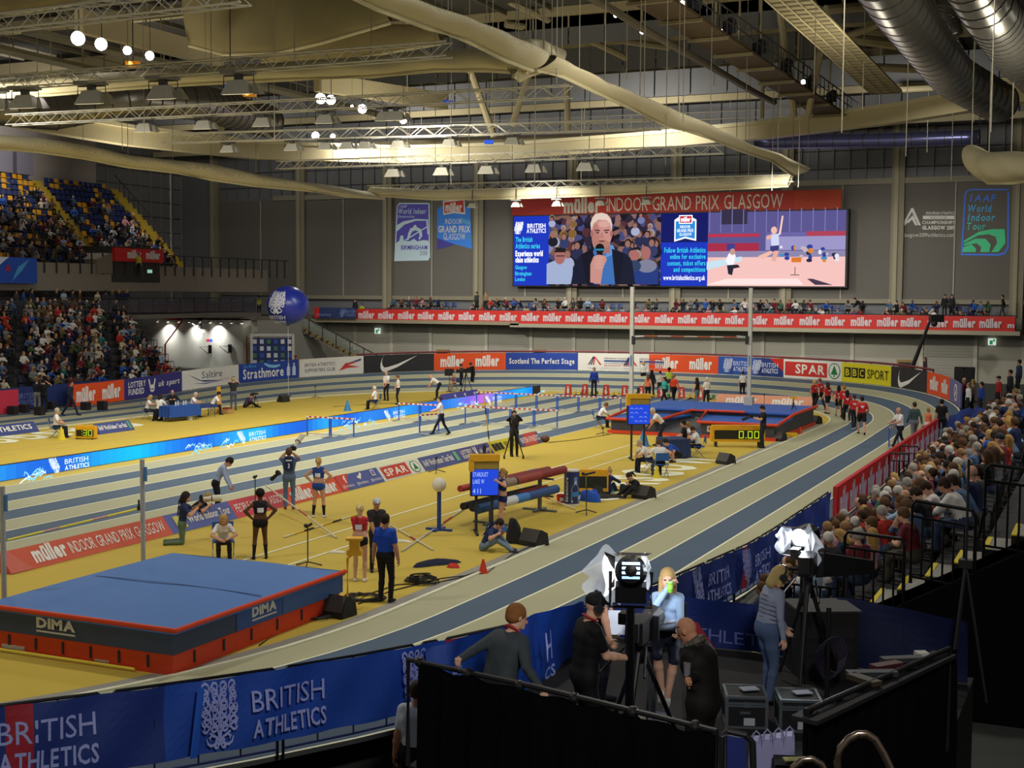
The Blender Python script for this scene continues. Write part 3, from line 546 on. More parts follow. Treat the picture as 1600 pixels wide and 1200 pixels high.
# ================================================================ roof
ROOF = M('#4a4944', .85, noise=.1, scale=.3); BEAM = M('#a59a78', .65, noise=.06); BEAMD = M('#6d6654', .7)
mb = MB(); mb.box((-33, 50, 23.4), (108, 120, .3), ROOF); struct(mb, 'ceiling')
mb = MB()
for y, z in ((30, 22.6), (42, 22.6), (53, 22.6), (64, 22.6), (75, 22.5), (86, 22.4), (97, 22.2)):
    mb.box((-33, y, z), (104, .5, .7), BEAM)
for x in range(-82, 18, 3): mb.box((x, 54, 23.1), (.14, 108, .22), BEAMD)
struct(mb, 'ceiling_beams')
mb = MB()                                               # hanging strips of grey lining between the far beams
for y0, z0, z1 in ((90, 19.9, 21.9), (98, 18.8, 20.6)):
    for k in range(30): mb.box((-78+k*2.6, y0, (z0+z1)/2), (2.5, .1, z1-z0), M('#77787a', .75, noise=.06))
    mb.box((-40, y0-.1, z0-.1), (80, .35, .45), BEAM)
struct(mb, 'trim_roof_lining')
# curved ring beam
def ptsd(lst): return [at_d(u, v, d) for u, v, d in lst]
def beam(mb, pts, w, h, mat, mat2=None):
    pts = [Vector(p) for p in pts]; K = len(pts); V = []
    for i, p in enumerate(pts):
        d = (pts[min(i+1, K-1)]-pts[max(i-1, 0)]); n = Vector((-d.y, d.x, 0)).normalized()*w/2; up = Vector((0, 0, h/2))
        V += [p-n-up, p+n-up, p+n+up, p-n+up]
    mb.add(V, [(4*i+j, 4*i+(j+1) % 4, 4*i+4+(j+1) % 4, 4*i+4+j) for i in range(K-1) for j in range(4)]+[(3, 2, 1, 0), tuple(4*K-4+j for j in range(4))], mat)
mb = MB()
beam(mb, ptsd([(-60, 165, 70), (60, 190, 76), (200, 214, 84), (400, 237, 94), (620, 244, 100), (800, 238, 99), (1000, 222, 93), (1200, 203, 86), (1400, 178, 78), (1520, 158, 73), (1700, 126, 66)]), .8, 1.1, CREAM)
beam(mb, ptsd([(-60, 150, 70), (60, 176, 76), (200, 199, 84), (400, 223, 94), (620, 231, 100), (800, 226, 99), (1000, 211, 93), (1200, 192, 86), (1400, 166, 78), (1520, 145, 73), (1700, 112, 66)]), 1.2, .25, M('#c6bd98', .6))
solid(mb, 'ring_beam', 'long curved cream steel beam sweeping under the whole roof', 'beam')
STL = M('#a39878', .6, noise=.05)
def strut(label, pts, r, mat=STL, name='roof_strut', group='diagonal roof struts'):
    mb = MB(); mb.path(ptsd(pts), r, mat, 8); solid(mb, name, label, 'strut', group)
for lab, a, b, r in (('diagonal cream strut crossing near the roof, sloping down beside the rolled net', (795, 2, 78), (978, 90, 84), .22), ('lower strut of the crossed pair meeting the catwalk', (790, 38, 80), (1045, 74, 86), .22), ('short strut rising to the first roof beam', (868, 66, 80), (955, 26, 84), .2),
    ('thin strut from the net corner down to the lamp truss', (730, 95, 62), (772, 214, 62), .16), ('short leaning strut beside the hoist post', (826, 118, 66), (800, 196, 66), .16), ('strut dropping from the catwalk to the ring beam', (1218, 8, 70), (1241, 180, 78), .2), ('strut leaning towards the foot of the catwalk', (1282, 78, 72), (1262, 184, 78), .2),
    ('cross strut between ducts, upper of two', (1290, 15, 70), (1420, 5, 72), .25), ('cross strut behind the large duct', (1310, 58, 74), (1405, 70, 74), .3), ('slanting strut behind the large duct', (1310, 62, 74), (1385, 34, 72), .2), ('level strut behind the duct bend', (1360, 105, 80), (1440, 108, 80), .25), ('far level strut under the large duct', (1405, 140, 84), (1465, 137, 84), .2),
    ('upright hoist post carrying blue clamps', (886, 130, 66), (887, 208, 66), .16), ('slim white post beside the rolled net', (1192, 130, 84), (1191, 185, 84), .12), ('slanting strut among the roof lamps', (338, 185, 70), (360, 236, 70), .16), ('slanting strut over the second lamp truss', (488, 62, 66), (478, 78, 66), .2)):
    strut(lab, [a, b], r)
for k, (va, vb) in enumerate(((27, 27), (78, 78), (122, 118), (163, 148))):
    mb = MB(); y = (74, 84, 93, 100)[k]; p, q = at_y(760, va, y), at_y(1320, vb-6, y); mb.slab((p.x-28, y, p.z), (q.x+4, y, p.z), -.25, .25, .4, BEAM)
    solid(mb, 'roof_beam', 'cream beam across the roof above the screen, %s from the top' % nth(k+1), 'beam', 'cream cross beams')
    if k < 3:
        mb = MB()
        for j in range(22): mb.box((p.x-26+j*2.3, y+.8, p.z-1.0), (2.2, .1, 1.7), M('#6e6f72', .75, noise=.06))
        o = struct(mb, 'trim_roof_strip')
# ================================================================ lamp trusses
ALU = M('#d0cdbf', .4, .15, noise=.05)
def truss(name, label, a, b, s=.42, bay=.55):
    a, b = Vector(a), Vector(b); d = (b-a); L = d.length; d.normalize(); n = Vector((-d.y, d.x, 0)).normalized(); up = n.cross(d)*-1
    if up.z < 0: up = -up
    t = thing(name, label, 'truss', a, 0, 'lamp trusses'); cs = []
    for i, j in ((-1, 0), (1, 0), (-1, 1), (1, 1)):
        o = n*(i*s/2)+up*(j*s); mb = MB(); mb.tube(o, o+d*L, .028, ALU, n=6); mb.build('chord', t); cs.append(o)
    mb = MB(); k = int(L/bay)
    for i in range(k):
        p, q = d*(L*i/k), d*(L*(i+1)/k); A, B = (0, 2) if i % 2 == 0 else (2, 0)
        mb.tube(cs[A]+p, cs[B]+q, .016, ALU, n=4); mb.tube(cs[A+1]+p, cs[B+1]+q, .016, ALU, n=4)
        mb.tube(cs[2]+p, cs[3]+q, .014, ALU, n=4)
        if i % 2: mb.tube(cs[0]+p, cs[1]+q, .014, ALU, n=4)
    mb.build('lacing', t); return t
ZT = 13.2
def trow(u0, v0, u1, v1, z=ZT): return at_z(u0, v0, z), at_z(u1, v1, z)
TR = [trow(-30, 52, 384, 6), trow(-30, 142, 702, 88), trow(14, 196, 892, 152), trow(258, 224, 1032, 202), trow(434, 264, 1130, 240), trow(576, 300, 1240, 284)]
TN = ['nearest the camera crossing the top edge', 'carrying a rolled cream net and six big lamps', 'third from the camera with lamps along it', 'fourth from the camera ahead of the ring beam', 'just behind the ring beam with five lamps', 'farthest, wrapped in net above the screen']
for (a, b), n in zip(TR, TN): truss('lighting_truss', 'aluminium lattice truss, '+n, a, b)
HOUS, REFL = M('#d2d0c4', .5, .1), M('#cfcdbf', .25, .5)
fl = None; row_i = dict(second=1, third=2, fourth=3, fifth=4, sixth=5)
def floodlight(u, v, s, row, k, blue=False):
    global fl
    A, B = TR[row_i[row]]; t_ = .5
    lo, hi = 0.0, 1.0
    for _ in range(30):
        t_ = (lo+hi)/2
        if proj(A.lerp(B, t_))[0] < u: lo = t_
        else: hi = t_
    p = A.lerp(B, t_)-Vector((0, 0, .50*s if row != 'sixth' else 1.0)); lab = 'trapezoid metal floodlight, %s along the %s lamp truss' % (nth(k+1), row)
    if fl is None:
        fl = thing('floodlight', lab, 'floodlight', p, .2, 'truss floodlights')
        mb = MB(); mb.hexa([(-.62, -.34, -.42), (.62, -.34, -.42), (.62, .42, -.26), (-.62, .42, -.26)], [(-.36, -.10, .18), (.36, -.10, .18), (.36, .22, .16), (-.36, .22, .16)], HOUS)
        mb.build('housing', fl)
        mb = MB(); mb.add([(-.58, -.31, -.425), (.58, -.31, -.425), (.58, .39, -.275), (-.58, .39, -.275)], [(0, 1, 2, 3)], M('#fff1cc', .3, emit=1.0)); mb.build('lens', fl)
        mb = MB(); mb.path([(-.64, .05, -.1), (-.64, .05, .36), (.64, .05, .36), (.64, .05, -.1)], .03, M('#3a3a3a', .5)); mb.box((0, .05, .3), (.3, .25, .2), M('#4c4c48', .5)); mb.box((0, .0, .48), (1.3, .6, .14), M('#8a8a84', .5)); mb.build('yoke', fl)
        mb = MB(); mb.hexa([(.75, -.30, -.42), (1.05, -.30, -.46), (1.0, .35, -.34), (.75, .35, -.30)], [(.66, -.1, .05), (.78, -.1, .05), (.78, .2, .05), (.66, .2, .05)], REFL); mb.build('reflector', fl)
        o = fl
    else: o = dup(fl, p, .2, lab)
    if row == 'sixth': mb = MB(); mb.tube((0, 0, .4), (0, 0, 1.1/s), .05, DARKC); mb.build('hanger', o)
    o.scale = (s, s, s)
    l = area_lamp('floodlight_glow', p+Vector((0, .1, -.58*s)), (0, .34, -1), FLOOD_POWER, 1.2, .7, spread=168)
    return o
for row, lst, s in (('second', ((-12, 78), (38, 148), (142, 140), (254, 132), (372, 122)), .8), ('third', ((225, 203), (318, 198), (410, 190), (508, 188), (602, 182), (618, 196)), .6), ('fourth', ((356, 228), (456, 230), (508, 228), (542, 230), (570, 230), (622, 228), (702, 226), (800, 222)), .55),
    ('fifth', ((614, 270), (690, 267), (760, 264), (834, 260), (914, 258)), .7), ('sixth', ((738, 312), (806, 310), (870, 310), (938, 306), (1010, 302)), .5)):
    for k, (u, v) in enumerate(lst): floodlight(u, v, s, row, k)
# lit round spotlights
sp = None
for k, (u, v, d, r) in enumerate(((122, 60, 46, .24), (158, 69, 48, .22), (199, 79, 50, .16), (234, 87, 52, .17), (321, 110, 48, .08), (501, 154, 62, .24), (517, 156, 62, .22), (566, 170, 60, .2), (630, 188, 62, .16), (493, 212, 70, .2), (520, 213, 70, .13), (1066, 6, 60, .14), (1131, 49, 64, .13), (962, 24, 62, .1), (1003, 50, 64, .1), (1255, 128, 70, .12), (550, 166, 62, .06))):
    p = at_d(u, v, d); lab = 'lit round spotlight, %s from the left among the roof lamps' % nth(k+1)
    if sp is None:
        sp = thing('spotlight', lab, 'spotlight', p, YAW, 'lit round spotlights')
        mb = MB(); mb.lathe([(.6, .9), (.8, .6), (1.05, 0), (1.1, -.05)], M('#6a6a66', .4, .4), (0, 0, 0), 16, axis=(0, 1, .25)); mb.build('housing', sp)
        mb = MB(); mb.lathe([(1.0, -.06), (1.0, -.02)], LED('#fffaff', 30), (0, 0, 0), 16, axis=(0, 1, .25)); mb.build('lens', sp); o = sp
        mb = MB(); mb.tube((0, .4, .8), (0, .4, 48), .07, DARKC, n=6); mb.build('hanger', sp)
    else: o = dup(sp, p, YAW, lab)
    o.scale = (r, r, r)
for k, (u, v, d) in enumerate(((208, 101, 50), (390, 146, 52))):
    p = at_d(u, v, d); mb = MB(); mb.box((0, 0, 0), (.5, .3, .22), M('#d98a1c', .5, emit=.3), YAW); mb.ball((0, -.18, 0), .1, M('#ffcf6a', .4, emit=1.2), 6); mb.tube((0, 0, .1), (0, 0, 23.2-p.z), .02, DARKC)
    solid(mb, 'warning_lamp', 'orange warning lamp box %s' % ('below the four lit spotlights' if k == 0 else 'beside a truss floodlight'), 'lamp', loc=p)
for k, (u, v, d) in enumerate(((360, 134, 50), (764, 222, 62), (700, 160, 58))):
    p = at_d(u, v, d); mb = MB(); mb.box((0, 0, 0), (.42, .3, .16), M('#1f4fd0', .4, emit=.4), YAW); mb.tube((0, 0, .1), (0, 0, 23.2-p.z), .02, DARKC)
    solid(mb, 'blue_lamp', 'small blue lamp %s' % ('under the net truss', 'by the hoist post on the ring beam', 'on the third truss')[k], 'lamp', loc=p)
# ================================================================ rolled nets
def netmat():
    m = bpy.data.materials.new('net_mesh'); m.use_nodes = True; nt = m.node_tree; b = nt.nodes['Principled BSDF']
    tc = nt.nodes.new('ShaderNodeTexCoord'); w = nt.nodes.new('ShaderNodeTexWave'); w.inputs['Scale'].default_value = 9; w.inputs['Distortion'].default_value = 3
    cr = nt.nodes.new('ShaderNodeValToRGB'); cr.color_ramp.elements[0].color = (*lin('#c4b995'), 1); cr.color_ramp.elements[1].color = (*lin('#d8d0b0'), 1)
    nt.links.new(tc.outputs['Object'], w.inputs['Vector']); nt.links.new(w.outputs[0], cr.inputs[0]); nt.links.new(cr.outputs[0], b.inputs['Base Color']); b.inputs['Roughness'].default_value = .9
    return m
NET = netmat(); NETR = M('#d8d0aa', .8); 
def netm(hexc, alpha):
    key = ('net', hexc, alpha)
    if key not in MATS:
        m = M(hexc, .9, noise=.1, scale=1.5, alpha=alpha).copy(); MATS[key] = m
    return MATS[key]
def swag(label, top, bot, th=.35, mat=None):
    """top/bot: lists of world points, hung as a soft roll with a rope hem"""
    K = len(top); mb = MB(); n = 10
    def fn(a, b):
        i = min(int(a*(K-1)), K-2); t = a*(K-1)-i; T = top[i].lerp(top[i+1], t); B = bot[i].lerp(bot[i+1], t)
        d = (top[i+1]-top[i]); nn = Vector((-d.y, d.x, 0)).normalized(); ang = 2*math.pi*b
        w = 1+.18*math.sin(a*K*5.1+b*7)
        return T.lerp(B, .5-.5*math.cos(ang))+nn*(th*w*math.sin(ang))
    mb.grid(fn, (K-1)*8, n*2, mat or NET)
    t = thing('rolled_net', label, 'net', top[0], 0, 'rolled cream nets')
    o = mb.build('net', t, smooth=True); o.matrix_parent_inverse = Matrix.Translation(-top[0])
    mb = MB(); mb.path([p-Vector((0, 0, .04)) for p in bot], .07, NETR, 6); o = mb.build('hem_rope', t); o.matrix_parent_inverse = Matrix.Translation(-top[0])
    for i in range(0, K): mb = MB(); mb.tube(top[i], top[i]+Vector((0, 0, 23.2-top[i].z)), .02, M('#8c8873', .6), n=4); o = mb.build('hanger', t); o.matrix_parent_inverse = Matrix.Translation(-top[0])
def edge(lst, d0, d1):
    K = len(lst); return [at_d(u, v, 1/((1/d0)*(1-i/(K-1))+(1/d1)*i/(K-1))) for i, (u, v) in enumerate(lst)]
swag('cream net roll running from the net bag down towards the screen', edge([(862, 86), (905, 108), (945, 128), (1000, 150), (1060, 175), (1110, 196), (1165, 224), (1215, 240), (1262, 262)], 42, 81), edge([(838, 108), (880, 118), (930, 142), (980, 165), (1040, 196), (1090, 208), (1150, 232), (1205, 250), (1240, 274)], 42, 81))
swag('cream net roll crossing the top edge towards the net bag', edge([(540, -40), (620, -8), (700, 18), (760, 40), (810, 62), (850, 78)], 33, 42), edge([(520, -20), (590, 12), (670, 42), (730, 62), (790, 92), (832, 108)], 33, 42), .4)
swag('cream net roll sagging below the stand roof', edge([(-40, 208), (60, 215), (130, 226), (200, 242), (270, 250), (330, 256), (400, 272), (470, 284), (520, 290), (575, 300)], 62, 92), edge([(-40, 228), (60, 236), (130, 246), (200, 260), (270, 268), (330, 280), (400, 290), (470, 296), (540, 306), (600, 310)], 62, 92))
swag('cream net roll hung behind the second lamp truss', edge([(-40, 128), (80, 118), (200, 112), (330, 104), (460, 96), (580, 88), (680, 80), (760, 76), (828, 78)], 50, 42), edge([(-40, 152), (80, 146), (200, 136), (330, 128), (460, 122), (580, 118), (680, 108), (760, 108), (824, 112)], 50, 42))
swag('cream net roll wrapped along the farthest truss above the screen', edge([(580, 292), (680, 296), (800, 294), (920, 290), (1040, 282), (1150, 276), (1238, 272)], 92, 81), edge([(574, 304), (680, 311), (800, 309), (920, 305), (1040, 299), (1150, 294), (1232, 290)], 92, 81), .3)
swag('bundled net bag at the corner where the net rolls meet', edge([(806, 74), (822, 60), (848, 62), (878, 78)], 42, 43), edge([(802, 116), (812, 124), (826, 116), (876, 100)], 42, 43), .3)
swag('bundled net hanging at the edge of the hall by the green emblem', edge([(1518, 226), (1545, 238), (1580, 236), (1640, 240)], 50, 46), edge([(1522, 270), (1545, 284), (1580, 284), (1640, 276)], 50, 46), .5)
# large draped net sheets near the top edge
swag('large cream net sheet draped under the roof behind the first truss', edge([(286, -45), (360, -50), (440, -48), (520, -42), (600, -30)], 53, 48), edge([(296, 70), (350, 84), (430, 82), (500, 66), (610, 34)], 53, 48), .25, netm('#9c9068', 1))
swag('pale net sheet filling the top corner above the stand', edge([(-60, -70), (60, -70), (150, -70)], 44, 44), edge([(-60, 24), (30, 17), (150, -2)], 44, 44), .25, netm('#a89a70', 1))
swag('lower fold of net sheet behind the lamps', edge([(394, 60), (480, 44), (560, 36), (690, 40)], 55, 50), edge([(410, 96), (480, 96), (560, 88), (690, 66)], 55, 50), .25, netm('#a1946c', 1))
# ================================================================ ducts and catwalk
DUCT = M('#77746c', .32, .85, noise=.12, scale=2); DUCTS = M('#45433e', .5, .5)
def duct(label, pts, r, name='ventilation_duct', mat=DUCT, seams=26):
    q = ptsd(pts); mb = MB(); P = []
    for i in range(len(q)-1): P += [q[i].lerp(q[i+1], k/6) for k in range(6)]
    P.append(q[-1]); mb.path(P, r, mat, 20)
    t = thing(name, label, 'duct'); mb.build('pipe', t, smooth=True)
    mb = MB(); tot = sum((q[i+1]-q[i]).length for i in range(len(q)-1)); step = tot/seams; acc = 0; nxt = 0
    for i in range(len(q)-1):
        L = (q[i+1]-q[i]).length; d = (q[i+1]-q[i]).normalized()
        while nxt < acc+L: p = q[i]+d*(nxt-acc); mb.tube(p-d*.03, p+d*.03, r*1.025, DUCTS, n=20); nxt += step
        acc += L
    mb.build('seam_rings', t)
    for k in (0, len(P)//2, len(P)-1):
        if P[k].z < 23: mb = MB(); mb.tube(P[k], (P[k].x, P[k].y, 23.2), .03, DARKC, n=5); mb.build('hanger', t)
duct('large dark spiral duct sloping down to the ring beam', [(1360, -60, 42), (1405, 10, 46), (1450, 70, 52), (1490, 120, 58), (1560, 160, 64)], .95)
duct('shiny spiral duct at the top corner beside the large one', [(1500, -60, 40), (1548, 20, 42), (1590, 80, 46), (1640, 130, 50)], .85)
duct('short curved duct branch above the large duct', [(1500, 5, 56), (1480, 14, 56), (1476, 30, 56), (1486, 60, 56)], .55, seams=12)
duct('grey spiral duct along the roof above the stand', [(-40, 160, 58), (80, 172, 60), (200, 150, 62), (300, 158, 66), (420, 190, 76)], .9)
duct('bluish duct running along the end wall under the ring beam', [(1180, 222, 96), (1330, 220, 94), (1420, 218, 92), (1530, 214, 90)], .5, seams=14, mat=M('#5a5c84', .3, .6))
# catwalk
t = thing('catwalk', 'dark lighting catwalk with timber underside sloping across the roof', 'catwalk')
A, B = at_d(960, -40, 52), at_d(1318, 190, 84); d = (B-A); n = Vector((-d.y, d.x, 0)).normalized()
mb = MB(); q = [A-n*.9, A+n*.9, B+n*.9, B-n*.9]; mb.hexa([p-Vector((0, 0, .12)) for p in q], q, M('#4a3a20', .8)); mb.build('deck', t)
mb = MB()
for sgn in (-1, 1):
    for h in (.55, 1.1): mb.path([A+n*.9*sgn+Vector((0, 0, h)), B+n*.9*sgn+Vector((0, 0, h))], .035, M('#3c3a36', .5))
    for k in range(41): p = A.lerp(B, k/40)+n*.9*sgn; mb.tube(p, p+Vector((0, 0, 1.1)), .03, M('#4a4842', .5), n=5)
mb.build('railing', t)
for k in range(11): p = A.lerp(B, k/10); mb = MB(); mb.tube(p+n*.9-Vector((0, 0, .2)), p+n*.9+Vector((0, 0, max(.5, 23.2-p.z))), .06, STL, n=6); mb.box(p-Vector((0, 0, .22)), (2.0, .16, .14), M('#7d7252', .6), math.atan2(n.y, n.x)); mb.build('hanger', t)
for k in range(14):
    p = A.lerp(B, .08+.065*k)+n*(.95 if k % 2 else -.5)+Vector((0, 0, .6)); mb = MB(); mb.box((0, 0, 0), (.5, .5, .5), M('#26242a', .6), .4*k); mb.lathe([(.22, 0), (.26, .3)], M('#38363c', .5), (0, 0, .1), 10, axis=(.6, -.6, .3)); mb.box((0, 0, -.38), (.2, .2, .35), DARKC)
    solid(mb, 'stage_lamp', 'dark stage lamp standing on the roof catwalk, %s from its upper end' % nth(k+1), 'lamp', 'catwalk lamps', loc=p)
mb = MB(); A2, B2 = at_d(1205, -30, 48), at_d(1385, 142, 70); d = (B2-A2); n = Vector((-d.y, d.x, 0)).normalized()
q = [A2-n*.8, A2+n*.8, B2+n*.8, B2-n*.8]; mb.hexa([p-Vector((0, 0, .08)) for p in q], q, M('#8f8460', .5, .3))
for k in range(34):
    p = A2.lerp(B2, k/33); mb.tube(p-n*.8-Vector((0, 0, .1)), p+n*.8-Vector((0, 0, .1)), .04, M('#6a6148', .6), n=4)
for s_ in (-.8, -.27, .27, .8): mb.tube(A2+n*s_-Vector((0, 0, .12)), B2+n*s_-Vector((0, 0, .12)), .04, M('#a89c74', .5), n=4)
solid(mb, 'cable_tray', 'wide cream slatted cable tray sloping beside the catwalk', 'cable tray')
mb = MB(); mb.path(ptsd([(900, -20, 52), (1010, 48, 58), (1100, 98, 66), (1180, 145, 76), (1210, 160, 82)]), .18, M('#5c5440', .6), 8); solid(mb, 'roof_rail', 'brown tubular rail parallel to the roof catwalk', 'rail')
# gantry walkway hung from the ring beam, over the stand and beyond
def gantry(label, p, q, h=1.0):
    p, q = Vector(p), Vector(q); mb = MB(); mb.slab(p, q, -.15, .05, 1.0, M('#7f7a68', .7))
    for hh in (.5, h): mb.path([p+Vector((0, 0, hh)), q+Vector((0, 0, hh))], .035, M('#8a8474', .5))
    K = int((q-p).length/1.8)
    for k in range(K+1): r = p.lerp(q, k/K); mb.tube(r, r+Vector((0, 0, h)), .03, M('#7a7466', .5), n=5)
    for k in range(0, K+1, 4): r = p.lerp(q, k/K); mb.tube(r, Vector((r.x, r.y, 23)), .04, STL, n=5)
    solid(mb, 'gantry_walkway', label, 'walkway')
gantry('railed gantry walkway high above the far end, behind the ring beam', at_d(640, 214, 104), at_d(1260, 192, 92))
gantry('railed gantry walkway above the stand behind the lit spotlights', at_d(-20, 66, 62), at_d(420, 168, 88))
gantry('railed gantry walkway between the second and third trusses', at_d(60, 46, 60), at_d(640, 186, 92))
mb = MB(); p, q = at_d(130, 32, 56), at_d(350, 90, 70); mb.slab(p, q, -.5, .5, .4, BEAM); p, q = at_d(500, 128, 66), at_d(700, 158, 76); mb.slab(p, q, -.45, .45, .4, BEAM)
solid(mb, 'roof_girder', 'pale sloping roof girder behind the lit spotlights', 'beam')
# thin hanging wires
for k in range(46):
    u = 20+k*34+random.uniform(-9, 9); y = random.choice((40, 52, 64, 78, 90)); v0 = random.uniform(120, 300); p = at_y(u, v0, y)
    if p.z > 22: continue
    zb_ = max(p.z, 9.5); mb = MB(); mb.tube((p.x, p.y, zb_), (p.x, p.y, 23.2), .018, M('#a8a28e', .5), n=4)
    solid(mb, 'hanging_wire', 'thin hanging wire dropping from the roof, %s from the left' % nth(k+1), 'wire', 'hanging roof wires')
# ================================================================ figures: distance-field bodies turned into one continuous mesh
V3 = lambda *a: np.array(a, float)
def rotx(a): c, s = math.cos(a), math.sin(a); return np.array([[1, 0, 0], [0, c, -s], [0, s, c]])
def roty(a): c, s = math.cos(a), math.sin(a); return np.array([[c, 0, s], [0, 1, 0], [-s, 0, c]])
def rotz(a): c, s = math.cos(a), math.sin(a); return np.array([[c, -s, 0], [s, c, 0], [0, 0, 1]])
def sdf(p, pr):
    if pr[0] == 'c':
        _, a, b, ra, rb = pr[:5]; ba = b-a; L2 = ba@ba
        t = np.clip(((p-a)@ba)/max(L2, 1e-9), 0, 1); return np.linalg.norm(p-a-t[..., None]*ba, axis=-1)-(ra+(rb-ra)*t)
    _, c, r, R = pr[:4]; q = (p-c)@R; k0 = np.linalg.norm(q/r, axis=-1); k1 = np.linalg.norm(q/(r*r), axis=-1)
    return k0*(k0-1)/np.maximum(k1, 1e-6)
def nets(prims, h):
    lo, hi = np.full(3, 9e9), np.full(3, -9e9); bbs = []
    for pr in prims:
        if pr[0] == 'c': r = max(pr[3], pr[4]); a = np.minimum(pr[1], pr[2])-r; b = np.maximum(pr[1], pr[2])+r
        else: r = pr[2].max(); a, b = pr[1]-r, pr[1]+r
        bbs.append((a, b)); lo = np.minimum(lo, a); hi = np.maximum(hi, b)
    lo -= 3*h; n = np.ceil((hi+3*h-lo)/h).astype(int)+1; D = np.full(n, 1.0)
    ax = [lo[i]+h*np.arange(n[i]) for i in range(3)]
    for pr, (a, b) in zip(prims, bbs):
        k = pr[-1]; m = 2.2*h+k; i0 = np.maximum(((a-m-lo)/h).astype(int), 0); i1 = np.minimum(((b+m-lo)/h).astype(int)+2, n)
        P = np.stack(np.meshgrid(*[ax[i][i0[i]:i1[i]] for i in range(3)], indexing='ij'), -1); d = sdf(P, pr)
        s = D[i0[0]:i1[0], i0[1]:i1[1], i0[2]:i1[2]]
        hh = np.clip(.5+.5*(s-d)/k, 0, 1); s[...] = s*(1-hh)+d*hh-k*hh*(1-hh)
    S = D < 0; c = np.zeros(np.array(n)-1, int); acc = np.zeros(tuple(np.array(n)-1)+(3,)); corners = [(i, j, k) for i in (0, 1) for j in (0, 1) for k in (0, 1)]
    sl = lambda o: tuple(slice(o[i], n[i]-1+o[i]) for i in range(3))
    for a in corners:
        for ax_ in range(3):
            if a[ax_]: continue
            b = list(a); b[ax_] = 1; da, db = D[sl(a)], D[sl(b)]; x = (da < 0) != (db < 0); t = np.where(x, da/np.where(x, da-db, 1), 0)
            for q in range(3): acc[..., q] += np.where(x, a[q]+(t if q == ax_ else 0), 0)
            c += x
    act = c > 0; idx = -np.ones(act.shape, int); idx[act] = np.arange(act.sum())
    V = (np.argwhere(act)+acc[act]/c[act][:, None])*h+lo; Q = []
    for ax_ in range(3):
        o1, o2 = [(1, 2), (2, 0), (0, 1)][ax_]; sa = [slice(1, n[i]-1) for i in range(3)]; sb = list(sa); sa[ax_] = slice(0, n[ax_]-1); sb[ax_] = slice(1, n[ax_])
        x = S[tuple(sa)] != S[tuple(sb)]; w = np.argwhere(x); inside = S[tuple(sa)][x]
        w = w.copy(); off = [1, 1, 1]; off[ax_] = 0; w += np.array(off)
        def cell(d1, d2): z = w.copy(); z[:, o1] -= d1; z[:, o2] -= d2; return idx[z[:, 0], z[:, 1], z[:, 2]]
        q = np.stack([cell(1, 1), cell(0, 1), cell(0, 0), cell(1, 0)], 1); q[~inside] = q[~inside][:, ::-1]; Q.append(q)
    Q = np.concatenate(Q); Q = Q[(Q >= 0).all(1)]
    return V, Q
def paint(V, Q, prims):
    c = V[Q].mean(1); best = np.full(len(c), 9e9); lab = np.zeros(len(c), int)
    for pr in prims:
        d = sdf(c, pr); m = d < best; best[m] = d[m]; lab[m] = pr[-2]
    return lab
def ik(a, t, l1, l2, hint):
    d = t-a; L = np.linalg.norm(d); L2 = min(max(L, abs(l1-l2)+.01), l1+l2-.002); d = d/max(L, 1e-6)
    x = (l1*l1-l2*l2+L2*L2)/(2*L2); y = math.sqrt(max(l1*l1-x*x, 0)); hint = np.array(hint, float); hh = hint-d*(hint@d); hh = hh/max(np.linalg.norm(hh), 1e-6)
    return a+d*x+hh*y, a+d*L2
SKIN, TOP, BOT, SHOE, HAIR, ACC, DARK, SOCK, LIP = range(9)
def POSE(**k):
    P = dict(hip=(0, 0, .93), lean=0, side=0, twist=0, hunch=0, fl=(-.11, .02, .07), fr=(.11, .0, .07), hl=(-.27, .02, .82), hr=(.27, .02, .82), el=(-.4, -1, 0), er=(.4, -1, 0), kl=(-.1, 1, 0), kr=(.1, 1, 0), hy=0, hp=0, curl=.5, tl=None, tr=None, pl=None, pr=None)
    P.update(k); return P
